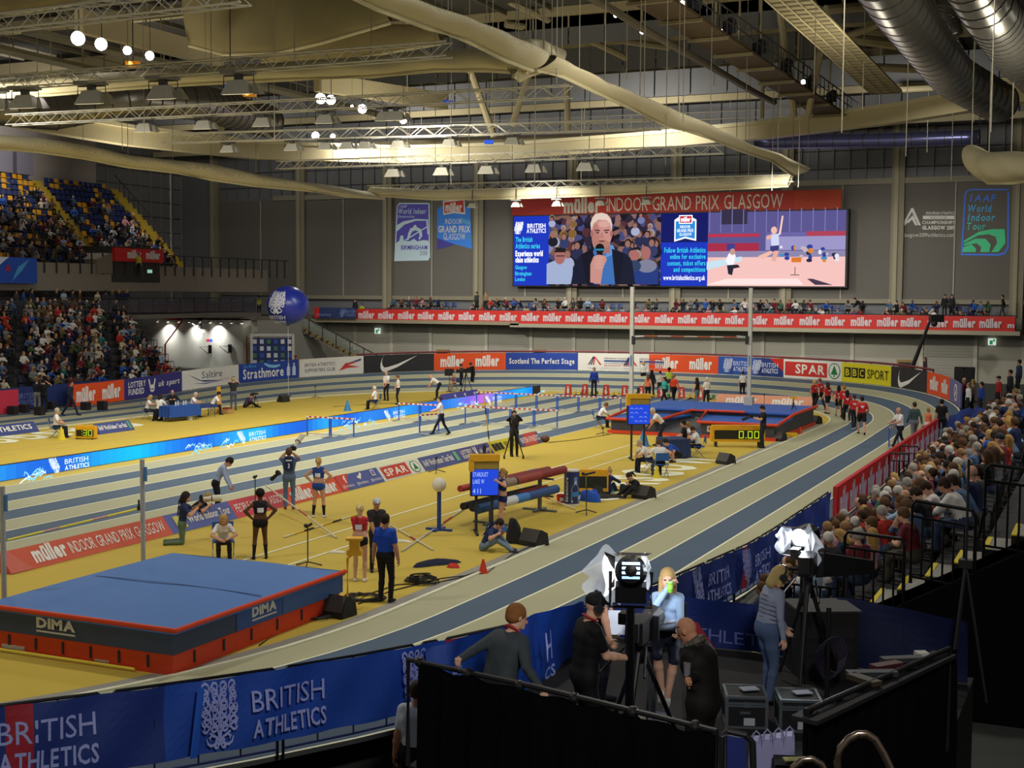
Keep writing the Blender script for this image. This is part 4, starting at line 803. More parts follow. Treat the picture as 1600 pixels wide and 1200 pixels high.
def figure(P, sleeve='s', leg='long', torso=(BOT, TOP, TOP), girth=1.0, hair=None, fem=False, fing=True):
    """prims of a 1.75 m person facing +y; returns body prims, hair prims"""
    A = []
    def cap(a, b, ra, rb, s, k=.02): A.append(('c', np.array(a, float), np.array(b, float), ra, rb, s, k))
    def ell(c, r, s, R=np.eye(3), k=.012): A.append(('e', np.array(c, float), np.array(r, float), R, s, k))
    hip = np.array(P['hip'], float); R1 = roty(RAD(P['side'])) @ rotx(-RAD(P['lean'])); R2 = R1 @ rotz(RAD(P['twist'])) @ rotx(-RAD(P['hunch']))
    U1, X1 = R1 @ V3(0, 0, 1), R1 @ V3(1, 0, 0); U2, X2, Y2 = R2 @ V3(0, 0, 1), R2 @ V3(1, 0, 0), R2 @ V3(0, 1, 0)
    Rh = R2 @ rotz(RAD(P['hy'])) @ rotx(-RAD(P['hp']))
    w = hip+U1*.17; ch = w+U2*.19; sh = ch+U2*.11; nk = ch+U2*.16; hd = nk+U2*.05+Rh @ V3(0, .02, .10)
    g = girth; f = .9 if fem else 1
    cap(hip-X1*.075, hip+X1*.075, .105*g*(1.05 if fem else 1), .105*g*(1.05 if fem else 1), torso[0], .03); cap(hip-X1*.07-U1*.05, hip+X1*.07-U1*.05, .10*g, .10*g, torso[0], .03)
    cap(w-X1*.06-U1*.06, w+X1*.06-U1*.06, .098*g, .098*g, torso[1], .03); cap(w-X1*.055*f+U2*.02, w+X1*.055*f+U2*.02, .095*g*f, .095*g*f, torso[1], .03)
    cap(w-X2*.07*f+U2*.09, w+X2*.07*f+U2*.09, .102*g*f, .102*g*f, torso[1] if torso[1] == torso[2] else torso[2], .03)
    cap(ch-X2*.085*f, ch+X2*.085*f, .108*g*f, .108*g*f, torso[2], .03); cap(ch-X2*.10*f+U2*.07, ch+X2*.10*f+U2*.07, .088*f, .088*f, torso[2], .03)
    if fem: ell(ch+Y2*.075-X2*.065-U2*.01, (.06, .055, .06), torso[2], R2, .03); ell(ch+Y2*.075+X2*.065-U2*.01, (.06, .055, .06), torso[2], R2, .03)
    cap(nk-U2*.03, nk+U2*.07+Rh @ V3(0, .01, .02), .058*f, .052*f, SKIN, .02)
    S = {}
    for sgn, hk, ek, pk in ((-1, 'hl', 'el', 'pl'), (1, 'hr', 'er', 'pr')):
        s = sh+X2*sgn*.157*f-U2*.028; cap(ch+X2*sgn*.06+U2*.08, s, .064, .058*f, torso[2], .03); cap(nk-U2*.035, s+U2*.012, .042, .046*f, torso[2], .03)
        e, wr = ik(s, np.array(P[hk], float), .285, .255, P[ek]); S[sgn] = (s, e, wr)
        up = {'s': TOP, 'l': TOP, 'n': SKIN}[sleeve]; r0, r1, r2 = .054*g*f, .043*f, .031*f
        cut = s+(e-s)*.62
        if sleeve == 's': cap(s, cut, r0+.012, r1+.018, TOP); cap(cut, e, r1+.004, r1, SKIN)
        else: cap(s, e, r0+(.008 if sleeve == 'l' else 0), r1+(.006 if sleeve == 'l' else 0), up)
        fo = TOP if sleeve == 'l' else SKIN; cap(e, e+(wr-e)*.35, r1+.001, r1+.002, fo); cap(e+(wr-e)*.35, wr, r1+.002, r2+(.006 if sleeve == 'l' else 0), fo)
        d = (wr-e)/np.linalg.norm(wr-e); side = np.cross(d, P[pk] if P[pk] is not None else X2*-sgn); side /= max(np.linalg.norm(side), 1e-6); pn = np.cross(side, d)
        cap(wr, wr+d*.02, .026, .028, SKIN, .01)
        for i in range(4):
            o = (i-1.5)*.019; b0 = wr+d*(.085-abs(i-1.3)*.006)+side*o; cap(wr+d*.025+side*o*.7, b0, .0125, .011, SKIN, .008)
            if fing:
                l = (.036, .042, .039, .031)[i]; a1 = P['curl']*.8; a2 = P['curl']*2.0; d1 = d*math.cos(a1)+pn*math.sin(a1); d2 = d*math.cos(a2)+pn*math.sin(a2); b1 = b0+d1*l; cap(b0, b1, .0098, .009, SKIN, .003); cap(b1, b1+d2*l*.95, .009, .0075, SKIN, .003)
        tb = wr+d*.03+side*-.03; td = (d*.75-side*.6+pn*.35); td /= np.linalg.norm(td); cap(wr+d*.015, tb, .014, .013, SKIN, .006); cap(tb, tb+td*.035, .0115, .010, SKIN, .004); cap(tb+td*.035, tb+td*.035+(td+d*.6+pn*.4)*.02, .010, .008, SKIN, .003)
    for sgn, fk, kk, tk in ((-1, 'fl', 'kl', 'tl'), (1, 'fr', 'kr', 'tr')):
        h0 = hip+X1*sgn*.088-U1*.03; kn, an = ik(h0, np.array(P[fk], float), .425, .415, P[kk]); tr = (.083*g if leg in ('brief', 'short') else .09*g)
        m = h0+(kn-h0)*.5
        if leg == 'long': cap(h0, m, tr, .073*g, BOT, .03); cap(m, kn, .073*g, .058, BOT)
        elif leg == 'short': cap(h0, m+(kn-h0)*.05, tr+.012, .078*g+.012, BOT, .03); cap(m, kn, .066, .052, SKIN)
        elif leg == 'brief': cap(h0, h0+(kn-h0)*.12, tr+.004, tr, BOT, .03); cap(h0+(kn-h0)*.12, kn, tr, .050, SKIN)
        elif leg == 'capri': cap(h0, m, tr, .073*g, BOT, .03); cap(m, kn, .073*g, .058, BOT)
        lo = {'long': BOT, 'short': SKIN, 'brief': SKIN, 'capri': SKIN}[leg]; cs = P.get('calf', lo); r = .006 if leg == 'long' else 0
        q = kn+(an-kn)*.3; cap(kn, q, .050+r, .052+r, cs if leg == 'long' else lo); cap(q, an, .052+r, .034+2.2*r, cs)
        fd = np.array(P[tk], float) if P[tk] is not None else V3(.12*sgn, 1, -.02); fd /= np.linalg.norm(fd)
        hl_ = an-fd*.045+V3(0, 0, -.028); cap(hl_, an+fd*.06+V3(0, 0, -.03), .036, .038, SHOE, .012); cap(an+fd*.06+V3(0, 0, -.033), an+fd*.155+V3(0, 0, -.038), .038, .028, SHOE, .012)
    # head
    B0 = len(A); at = lambda x, y, z: hd+Rh @ V3(x, y, z)
    ell(at(0, -.012, .02), (.077, .096, .098), SKIN, Rh); ell(at(0, .022, -.045), (.062, .074, .075), SKIN, Rh, .02); cap(at(-.02, .07, -.088), at(.02, .07, -.088), .022, .022, SKIN, .015)
    cap(at(0, .088, .008), at(0, .108, -.032), .009, .015, SKIN, .01); cap(at(-.035, .078, .022), at(.035, .078, .022), .013, .013, SKIN, .012)
    for sgn in (-1, 1): ell(at(sgn*.078, -.005, -.008), (.012, .022, .032), SKIN, Rh, .006); ell(at(sgn*.031, .084, .003), (.014, .009, .008), DARK, Rh, .004)
    ell(at(0, .092, -.062), (.024, .010, .008), LIP, Rh, .004)
    H = []
    def hc(a, b, ra, rb=None, k=.02): H.append(('c', at(*a), at(*b), ra, ra if rb is None else rb, HAIR, k))
    def he(c, r, k=.02): H.append(('e', at(*c), np.array(r, float), Rh, HAIR, k))
    if hair in ('short', 'grey', 'crop'): e_ = .006 if hair == 'crop' else .014; he((0, -.026, .036), (.079+e_, .092+e_, .090+e_)); he((0, -.05, -.02), (.072+e_, .058+e_, .06))
    elif hair == 'bald': he((0, -.05, -.02), (.079, .058, .045)); 
    elif hair in ('long', 'bob'): he((0, -.024, .034), (.094, .106, .106)); hc((0, -.06, .0), (0, -.075, -.13 if hair == 'bob' else -.24), .085, .07); hc((-.075, -.01, .0), (-.08, -.005, -.12 if hair == 'bob' else -.22), .032, .03); hc((.075, -.01, .0), (.08, -.005, -.12 if hair == 'bob' else -.22), .032, .03)
    elif hair == 'pony': he((0, -.024, .034), (.088, .100, .100)); he((0, -.05, -.01), (.075, .06, .06)); hc((0, -.11, .05), (0, -.16, .01), .03, .036); hc((0, -.16, .01), (0, -.15, -.16), .036, .018)
    elif hair == 'bun': he((0, -.024, .034), (.087, .099, .099)); he((0, -.05, -.01), (.075, .06, .06)); he((0, -.09, .11), (.045, .045, .042))
    elif hair == 'afro': he((0, -.035, .045), (.115, .115, .112))
    elif hair == 'cap': he((0, -.018, .045), (.09, .107, .085)); hc((-.035, .08, .06), (.035, .08, .06), .012); hc((-.03, .13, .05), (.03, .13, .05), .010); hc((0, .08, .06), (0, .135, .05), .02, .012)
    elif hair == 'beanie': he((0, -.02, .045), (.091, .104, .10))
    return A, H, dict(head=hd, Rh=Rh, S=S, ch=ch, Y=Y2, X=X2, U=U2, hip=hip, nk=nk)
def to_mesh(name, V, Q, lab, nslots):
    me = bpy.data.meshes.new(name); me.vertices.add(len(V)); me.vertices.foreach_set('co', V.astype(np.float32).ravel())
    me.loops.add(Q.size); me.loops.foreach_set('vertex_index', Q.astype(np.int32).ravel()); me.polygons.add(len(Q))
    me.polygons.foreach_set('loop_start', np.arange(0, Q.size, 4, dtype=np.int32)); me.polygons.foreach_set('loop_total', np.full(len(Q), 4, np.int32))
    for i in range(nslots): me.materials.append(M('#888888'))
    me.polygons.foreach_set('material_index', lab.astype(np.int32)); me.polygons.foreach_set('use_smooth', np.ones(len(Q), bool)); me.update(calc_edges=True); return me
MESHC = {}
def body_mesh(key, P, h, res, **kw):
    k = (key, res, tuple(sorted((a, str(b)) for a, b in kw.items())))
    if k in MESHC: return MESHC[k]
    A, H, J = figure(P, **kw); s = 1.0
    V, Q = nets(A, res); lab = paint(V, Q, A); me = to_mesh('body', V, Q, lab, 9); hm = None
    if H: V2, Q2 = nets(H, min(res, .02)); hm = to_mesh('hair', V2, Q2, np.zeros(len(Q2), int), 1)
    MESHC[k] = (me, hm, J, V, Q, lab); return MESHC[k]
SKINS = dict(a='#c99a80', b='#b98568', c='#d8ab92', d='#5c3d2c', e='#8a5f45')
def setmats(o, cols):
    for i, c in enumerate(cols):
        if i < len(o.material_slots): o.material_slots[i].link = 'OBJECT'; o.material_slots[i].material = M(c, .75, noise=.08, scale=9, spec=.25)
POSES = {}
def person(label, loc, rz, pose, h=1.75, top='#e6e6e6', bot='#1c1c22', skin='a', hairc='#3a2a1e', hair='short', shoe='#26262a', acc='#1d2a52', sock=None, res=.018, group=None, name='person', cat='person', **kw):
    P = POSES[pose] if isinstance(pose, str) else pose; key = pose if isinstance(pose, str) else label
    if sock: P = dict(P, calf=SOCK); key += 'sock'
    me, hm, J, *_ = body_mesh(key, P, h, res, hair=hair, **kw); sk = SKINS[skin]; s = h/1.75
    o = bpy.data.objects.new(name, me); COL.objects.link(o); o.location = loc; o.rotation_euler = (0, 0, rz); o.scale = (s, s, s); tag(o, label, cat, group)
    lip = '#9c5f55' if skin in 'abc' else '#4a2c24'
    setmats(o, [sk, top, bot, shoe, hairc, acc, '#241a16', sock or bot, lip])
    if hm: c = bpy.data.objects.new('cap' if hair == 'cap' else 'hair', hm); COL.objects.link(c); c.parent = o; setmats(c, [hairc])
    o['_'] = 0; del o['_']; JO[o.name] = (J, s); return o
JO = {}
def jw(o, v):                                           # joint position -> world
    J, s = JO[o.name]; c, si = math.cos(o.rotation_euler.z), math.sin(o.rotation_euler.z); v = np.array(v)*s
    return Vector((o.location.x+c*v[0]-si*v[1], o.location.y+si*v[0]+c*v[1], o.location.z+v[2]))
A_, L_, T_, RR_ = YAW, YAW+math.pi/2, YAW+math.pi, YAW-math.pi/2      # facing away / left / to the camera / right
POSES.update(
 stand=POSE(), stand2=POSE(hl=(-.25, .1, .84), hr=(.2, .28, .98), fl=(-.13, .1, .07), fr=(.1, -.06, .07), hy=15),
 hips=POSE(hl=(-.2, -.02, 1.02), hr=(.2, -.02, 1.02), el=(-1, -.25, 0), er=(1, -.25, 0), fl=(-.16, 0, .07), fr=(.14, .05, .07), curl=1.0),
 front=POSE(hl=(-.05, .2, .88), hr=(.06, .21, .86), el=(-1, -.5, 0), er=(1, -.5, 0), curl=.9, hp=12), back=POSE(hl=(-.04, -.16, .9), hr=(.05, -.17, .92), el=(-1, -.6, 0), er=(1, -.6, 0)),
 walk=POSE(hip=(0, 0, .90), fl=(-.08, .34, .07), fr=(.08, -.36, .12), hl=(-.26, -.2, .9), hr=(.26, .24, .95), tr=(.05, 1, -.5), lean=4), walk2=POSE(hip=(0, 0, .92), fl=(-.08, -.2, .08), fr=(.08, .22, .07), hl=(-.25, .15, .88), hr=(.26, -.12, .86), lean=3),
 run=POSE(hip=(0, 0, .92), fl=(-.08, .12, .07), fr=(.08, -.42, .28), hl=(-.22, -.1, 1.08), hr=(.2, .28, 1.15), tr=(0, 1, -1), lean=8, curl=1.2),
 photo=POSE(hl=(-.08, .30, 1.58), hr=(.09, .20, 1.55), el=(-1, .1, -1), er=(1, .1, -1), curl=1.1, hp=-5), photolow=POSE(hl=(-.10, .38, 1.2), hr=(.12, .32, 1.2), el=(-1, -.2, -1), er=(1, -.2, -1), curl=1.0, hp=25),
 bend=POSE(hip=(0, -.12, .90), lean=48, hunch=8, hl=(-.2, .55, .62), hr=(.16, .5, .72), hy=10, hp=-25), bendfar=POSE(hip=(0, -.15, .90), lean=42, hl=(-.34, .72, .75), hr=(.2, .35, .75), hp=-15, fl=(-.15, .15, .07), fr=(.14, -.2, .07)),
 point=POSE(hl=(-.25, .03, .84), hr=(.22, .55, 1.22), er=(1, 0, -1)), carry=POSE(hip=(0, 0, .9), fl=(-.09, .42, .07), fr=(.09, -.34, .11), tr=(.05, 1, -.5), hl=(-.1, .45, 1.05), hr=(.2, .42, 1.05), el=(-1, -.3, -1), er=(1, -.3, -1), lean=8, curl=1.2),
 lookdown=POSE(hl=(-.08, .26, 1.05), hr=(.1, .26, 1.03), el=(-1, -.3, -.5), er=(1, -.3, -.5), hp=35, hunch=12, curl=1.0), armup=POSE(hl=(-.28, .22, 1.42), el=(-1, -.3, -.4), hr=(.26, .02, .84), fl=(-.05, .08, .07), fr=(.12, -.06, .07), hy=30, curl=.7),
 sit=POSE(hip=(0, 0, .53), fl=(-.14, .46, .07), fr=(.13, .42, .07), hl=(-.12, .34, .66), hr=(.13, .33, .66), el=(-1, -.4, -.4), er=(1, -.4, -.4), lean=6, curl=.8), sitlean=POSE(hip=(0, 0, .53), fl=(-.14, .42, .07), fr=(.13, .44, .07), hl=(-.08, .48, .62), hr=(.08, .48, .6), el=(-1, .1, -.3), er=(1, .1, -.3), lean=26, hunch=10, hp=-10, curl=1.0),
 sitarm=POSE(hip=(0, 0, .53), fl=(-.13, .44, .07), fr=(.13, .46, .07), hl=(-.06, .22, .98), hr=(.09, .24, .94), el=(-1, -.2, -.5), er=(1, -.2, -.5), lean=-4, curl=1.0, hp=4), sitchin=POSE(hip=(0, 0, .53), fl=(-.12, .42, .07), fr=(.15, .46, .07), hl=(-.08, .34, .7), hr=(.04, .30, 1.14), el=(-1, -.4, -.4), er=(.6, .3, -1), lean=16, hp=8, curl=1.3),
 sitphone=POSE(hip=(0, 0, .53), fl=(-.12, .44, .07), fr=(.12, .44, .07), hl=(-.06, .38, .86), hr=(.06, .38, .85), el=(-1, -.2, -.6), er=(1, -.2, -.6), lean=8, hp=30, hunch=10, curl=1.0), sittable=POSE(hip=(0, 0, .53), fl=(-.13, .40, .07), fr=(.13, .36, .07), hl=(-.16, .45, .80), hr=(.14, .44, .80), el=(-1, -.3, -.4), er=(1, -.3, -.4), lean=15, hp=18),
 floorsit=POSE(hip=(0, 0, .13), fl=(-.15, .60, .07), fr=(.12, .72, .07), kl=(-.2, .1, 1), kr=(.2, .1, 1), hl=(-.12, .42, .42), hr=(.2, .38, .45), lean=22, hunch=12, hp=15), kneel=POSE(hip=(0, 0, .52), fl=(-.14, -.42, .06), fr=(.14, -.42, .06), kl=(0, 1, -.3), kr=(0, 1, -.3), tl=(0, -.2, -1), tr=(0, -.2, -1), hl=(-.1, .42, .95), hr=(.12, .34, .88), el=(-1, -.1, -1), er=(1, -.1, -1), lean=6, hp=10, curl=1.1),
 crouch=POSE(hip=(0, -.05, .30), fl=(-.17, .18, .07), fr=(.17, .1, .07), kl=(-.4, 1, .3), kr=(.4, 1, .3), hl=(-.15, .5, .5), hr=(.15, .5, .52), lean=40, hunch=14, hp=-20))
# ================================================================ grandstands
STEP, STEPD = M('#2a2b2e', .85), M('#1a1a1d', .85)
R_ROWS = [(-5.3+.8*i, .10+.48*i) for i in range(8)]
mb = MB()
for i, (x, z) in enumerate(R_ROWS): mb.box((x+.0, 42.0, z/2-.1), (.8, 40.4, z+.2), STEP)
for i in range(8): mb.box((1.6+.8*i, 42, (4+.48*i)/2), (.8, 40.4, 4+.48*i), STEP)
t = thing('grandstand', 'dark stepped seating stand beside the near straight', 'grandstand'); mb.build('terrace', t)
mb = MB(); NOSE, TREAD = M('#d8c21e', .6), M('#8f8e88', .7)
for i in range(12):                                      # stair with yellow nosings at the near end
    x, z = -5.5+.4*i, .1+.24*i
    mb.box((x, 21.2, z/2), (.4, 1.1, z), STEPD); mb.box((x+.02, 21.2, z+.006), (.36, 1.06, .012), TREAD); mb.box((x-.165, 21.2, z+.01), (.075, 1.07, .02), NOSE); mb.box((x-.2, 21.2, z-.02), (.01, 1.07, .05), NOSE)
mb.build('aisle_stair', t)
mb = MB(); mb.hexa([(-6.0, 20.55, 0), (12, 20.55, 0), (12, 20.35, 0), (-6.0, 20.35, 0)][::-1], [(-6.0, 20.55, -.25+.05), (12, 20.55, 10), (12, 20.35, 10), (-6.0, 20.35, -.2)][::-1], M('#0b0b0d', .95, spec=.1)); mb.build('side_drape', t)
RAIL = M('#0d0d10', .35, .3)
def stair_rail(label, x0, x1, y, z0, z1, h=1.12, n=6):
    mb = MB(); P = lambda f, k: Vector((x0+(x1-x0)*f, y, z0+(z1-z0)*f+k))
    mb.path([P(0, 0), P(0, h-.08), P(.05, h), P(.95, h), P(1, h-.08), P(1, 0)], .028, RAIL, 8); mb.path([P(0, h-.24), P(1, h-.24)], .02, RAIL); mb.path([P(0, .1), P(1, .1)], .02, RAIL)
    for k in range(1, n): mb.tube(P(k/n, .1), P(k/n, h-.24), .016, RAIL)
    solid(mb, 'guard_rail', label, 'guard rail', 'black guard rails by the stand steps')
stair_rail('black guard rail at the foot of the yellow edged steps, lowest of them', -4.55, -3.75, 20.45, .9, .9, 1.1)
stair_rail('black guard rail beside the yellow edged steps, second from the bottom', -3.66, -2.78, 20.45, 1.35, 1.3, 1.3)
stair_rail('black guard rail beside the yellow edged steps, third from the bottom', -2.68, -1.78, 20.45, 1.95, 1.85, 1.25)
stair_rail('black guard rail beside the yellow edged steps, topmost in view', -1.66, -.4, 20.45, 2.5, 2.4, 1.3, 8)
# left lower stand, far left upper stand
L_ROWS = [(-54.2-.85*i, .35+.42*i, 67.8+.5*i) for i in range(11)]
t = thing('grandstand', 'lower stepped stand behind the back straight boards', 'grandstand'); mb = MB()
for x, z, ye in L_ROWS: mb.box((x, (44+ye)/2, z/2), (.86, ye-44, z), STEP)
mb.box((-65.5, 58, 4.7/2), (4, 34, 4.7), M('#77726a', .8)); mb.build('terrace', t)
for yy in (54.5, 62.5):
    mb = MB()
    for i, (x, z, ye) in enumerate(L_ROWS): mb.box((x+.22, yy+i*.9, z+.11), (.42, .9, .22), M('#3a3a3c', .8)); mb.box((x+.4, yy+i*.9, z+.02), (.05, .9, .03), NOSE)
    mb.build('aisle_stair', t)
mb = MB()
for i, (x, z, ye) in enumerate(L_ROWS):
    for j in range(4): mb.tube((x-.4+.27*j, ye+.25, z), (x-.4+.27*j, ye+.25, z+1.1), .02, DARKC, n=5)
    mb.path([(x-.42, ye+.25, z+1.1), (x+.42, ye+.25, z+1.1)], .025, DARKC)
mb.build('end_rail', t)
U_ROWS = [(-67.5-.8*i, 8.0+.5*i, 84.6+.35*i) for i in range(14)]
t = thing('grandstand', 'upper stepped stand of yellow and blue seats under the roof', 'grandstand'); mb = MB()
for x, z, ye in U_ROWS: mb.box((x, (60+ye)/2+.4, (6.4+z)/2), (.82, ye-60+.8, z-6.4), M('#57534c', .85))
mb.box((-66.7, 76, 7.3), (.5, 40, 1.9), M('#8a8275', .8)); mb.box((-72, 78, 6.5), (11, 44, .4), M('#6a645c', .8)); mb.build('terrace', t)
YST = M('#a88f2c', .7)
for w_ in (0, 1):
    mb = MB()
    for i, (x, z, ye) in enumerate(U_ROWS):
        yy = (ye+.95, 76.3+i*.38)[w_]
        for h in (0, 1): mb.box((x+.2-.4*h, yy, z+.12+.25*h), (.4, 1.1, .25), YST)
    mb.build('aisle_stair', t)
mb = MB(); RL = M('#2e2c2a', .6)
for k in range(31): y = 64+k*1.15; mb.box((-66.4, y, 8.3), (.07, .1, 1.5), RL)
mb.path([(-66.4, 63, 9.1), (-66.4, 99, 9.1)], .04, RL)
for i, (x, z, ye) in enumerate(U_ROWS): mb.tube((x, ye+1.6, z), (x, ye+1.6, z+1.3), .035, RL); mb.tube((x, ye+1.6, z+1.3), (x-.8, ye+1.95, z+1.8), .03, RL)
mb.build('railing', t)
# glass fronted walkways at the two levels behind the lower stand
def balustrade(label, p, q, n, posts, deck=None):
    t = thing('walkway_balustrade', label, 'balustrade'); p, q = Vector(p), Vector(q); d = q-p; L = d.length; a_ = math.atan2(d.y, d.x)
    for k in range(n): mb = MB(); r = p.lerp(q, k/(n-1)); mb.tube(r, r+Vector((0, 0, 1.15)), .04, RL); mb.build('post', t)
    mb = MB(); mb.path([p+Vector((0, 0, 1.15)), q+Vector((0, 0, 1.15))], .035, RL); mb.build('handrail', t); mb = MB(); mb.box((p+q)/2+Vector((0, 0, .55)), (L, .03, .9), M('#4a505a', .15, alpha=.45), a_); mb.build('glass', t)
balustrade('glass balustrade with dark posts along the walkway between the two stands', (-64.6, 58, 4.7), (-64.6, 91.5, 4.7), 22, 0)
balustrade('glass balustrade on top of the corner wall with downlights', (-83, 92.6, 4.3), (-65.6, 92.6, 4.3), 10, 0)
mb = MB(); mb.box((-65.5, 83.5, 4.5), (3, 16, .3), M('#6f6a60', .8))
mb.box((-65.4, 77, 2.2), (.4, .4, 4.4), M('#6b675f', .8))
struct(mb, 'floor_walkway')
mb = MB(); a, b = at_x(180, 408, -66.05), at_x(256, 408, -66.05); b.z = a.z; L = (b-a).length; mb.slab(a, b, 0, .98, .3, G('#d0261e'))
sign(mb, plane_map(a, b), muller(1.3, .28, L*.52, .84, W_)+muller(L*.62, .28, L*.92, .84, W_), eps=.015); solid(mb, 'vomitory_banner', 'red fascia banner over the upper stand exit', 'banner')
mb = MB(); mb.box((-68.0, (a.y+b.y)/2, 8.3), (3.2, b.y-a.y-.1, 2.6), M('#3c3a37', .8)); mb.hexa([(-66.3, a.y-1.6, 7.6), (-66.3, a.y, 7.6), (-70, a.y, 7.6), (-70, a.y-1.6, 7.6)], [(-66.3, a.y-1.6, 8.6), (-66.3, a.y, a.z+.6), (-70, a.y, a.z+.6), (-70, a.y-1.6, 8.6)], M('#7d766a', .8)); solid(mb, 'vomitory_opening', 'dark exit opening under the red fascia of the upper stand', 'opening')
p = at_x(234, 424, -65.9); mb = MB(); mb.box(p, (.05, .5, .25), M('#9fd8c0', .4, emit=.6)); solid(mb, 'exit_sign', 'small pale green exit sign under the red fascia of the upper stand', 'sign')
a, b = at_x(-8, 430, -66.0), at_x(58, 428, -66.0); b.z = a.z; mb = MB(); L = (b-a).length; mb.slab(a, b, -.5, 1.2, .1, G('#1d4fb8')); sign(mb, plane_map(a, b), [('p', [(0, .4), (1.2, 1.2), (.4, 1.2), (0, 1)], G('#c8d4ee')), ('p', [(1.4, -.4), (2.4, .4), (3, 1.1), (2, .6)], G('#4aa0e0')), ('p', [(.8, .3), (1.1, .8), (1.4, .3)], G('#a02850'))], eps=.02)
solid(mb, 'crest_banner', 'bright blue banner on the front of the upper stand', 'banner')
mb = MB()
for k in range(6): mb.box((-79.2, 70.5+k*2.1, 16.6), (.5, 1.7, 2.2), M('#7d7a86', .6))
solid(mb, 'line_array', 'row of grey loudspeaker cabinets hung over the upper stand', 'loudspeaker')
# blue banner fence along the front of the lower stand
a, b = Vector((-52.6, 44, .05)), Vector((-52.6, 67.5, .05)); mb = MB(); L = 23.5; mb.slab(a, b, 0, 1.15, .1, G('#24346f')); its = []
for k in range(4): its += [('r', k*6+.2, 0, k*6+.6, 1.15, G('#8f2a44'))]+ba_items(6, x=k*6+1.6, s=.95, col=G('#6f80c0'))
sign(mb, plane_map(a, b), its, eps=.012); solid(mb, 'crowd_fence', 'blue crest banner fence in front of the lower stand', 'fence')
# ---------------------------------------------------------------- spectators
rnd = random.Random(21)
TOPS = [('black', '#1b1b20'), ('navy', '#1f2a4c'), ('dark grey', '#3c3d42'), ('grey', '#77777a'), ('blue', '#2c56a8'), ('denim blue', '#4d688c'), ('white', '#d6d4d0'), ('cream', '#c4b89e'), ('maroon', '#6a2430'), ('red', '#b03228'), ('brown', '#5f4636'), ('green', '#3d5a44'), ('pink', '#c08a92'), ('pale blue', '#9db4d2'), ('olive', '#5d5a38'), ('teal', '#2d6f70')]
TW = [10, 9, 8, 6, 2.5, 4, 3.5, 3, 2.5, 1.6, 3, 2, 1.5, 2.5, 2, 1]
HAIRS = [('dark brown', '#33241a', 'short'), ('brown', '#5a3f28', 'short'), ('grey', '#9a968c', 'grey'), ('white', '#c4c0b6', 'grey'), ('long brown', '#4a3220', 'long'), ('long blonde', '#a8854c', 'long'), ('blonde', '#b0905a', 'bob'), ('long black', '#1c1714', 'long'), ('tied brown', '#523823', 'pony'), ('auburn', '#7a4526', 'bob'), ('bald', '#8f7d6a', 'bald'), ('capped', '#2a2c38', 'cap'), ('fair', '#8f6f48', 'short')]
HW = [6, 5, 5, 4, 4, 3, 3, 3, 2, 2, 3, 1, 3]
SITS = ['sit', 'sitlean', 'sitarm', 'sitchin', 'sitphone', 'sitlean', 'sit']
USED = set()
def spectator(where, loc, rz, res=.026, pose=None, group=None, grp=None):
    tn, tc = rnd.choices(TOPS, TW)[0]; hn, hcol, hs = rnd.choices(HAIRS, HW)[0]; fem = hs in ('long', 'bob', 'pony'); pose = pose or rnd.choice(SITS)
    hw = {'bald': 'bald', 'capped': 'capped'}.get(hn, hn.replace(' ', '-')+'-haired')
    lab = '%s spectator in %s top, %s' % (hw, tn.replace(' ', '-'), where); h = rnd.uniform(1.6, 1.68) if fem else rnd.uniform(1.68, 1.82)
    o = person(lab, loc, rz, pose, h, tc, rnd.choice(['#20222c', '#2e3c58', '#3d4a66', '#1c1c20', '#4a4640']), rnd.choice('aabce'), hcol, hs, res=res, sleeve='l' if rnd.random() < .75 else 's', girth=rnd.choice([1.0, 1.12]) if not fem else 1.0, fem=fem, fing=res < .03, group=group)
    return o
# seats: one pattern mesh per colour
def seat_mesh(col):
    mb = MB(); m = M(col, .5, spec=.4); n = 6
    mb.grid(lambda a, b: Vector((-.22+.44*a, -.24+.06*math.sin(b*3.1), .40+.42*b)) if 0 else Vector((-.22+.44*a, -.22-.06*b+.03*math.sin(math.pi*a), .42+.42*b)), n, 4, m)
    mb.grid(lambda a, b: Vector((.22-.44*a, -.25-.06*b+.03*math.sin(math.pi*a), .42+.42*b)), n, 4, m)
    mb.hexa([(-.22, -.22, .40), (.22, -.22, .40), (.21, .20, .44), (-.21, .20, .44)], [(-.22, -.22, .44), (.22, -.22, .44), (.21, .20, .48), (-.21, .20, .48)], m)
    mb.tube((-.15, -.2, 0), (-.15, -.2, .42), .025, DARKC); mb.tube((.15, -.2, 0), (.15, -.2, .42), .025, DARKC)
    return mb
SEATS = {}
def seat(label, col, loc, rz, group):
    if col not in SEATS: SEATS[col] = seat_mesh(col).build('stadium_seat', loc=loc, rz=rz); o = SEATS[col]
    else: o = SEATS[col].copy(); COL.objects.link(o); o.location = loc; o.rotation_euler = (0, 0, rz)
    return tag(o, label, 'seat', group)
rown = ['front row', 'second row', 'third row', 'fourth row', 'fifth row', 'sixth row']
N_IND = 0
for i, (x, z) in enumerate(R_ROWS[:5]):
    n = 0; y = 22.2+rnd.uniform(0, .2)
    ymax = min(61.5, -x/.0575+.6)
    while y < ymax:
        n += 1; far = y > 44
        if rnd.random() < (.70 if y < 48 else .58):
            spectator('%s, %s seat from the yellow steps' % (rown[i], nth(n)), (x+rnd.uniform(-.05, .05), y, z), RAD(90-rnd.uniform(-8, 40)), .026 if y < 34 else .036, group='spectators beside the near straight'); N_IND += 1
        elif y < 50: seat('empty black seat, %s, %s from the yellow steps' % (rown[i], nth(n)), '#1c1d22', (x, y, z), RAD(90), 'black seats beside the near straight')
        y += .56
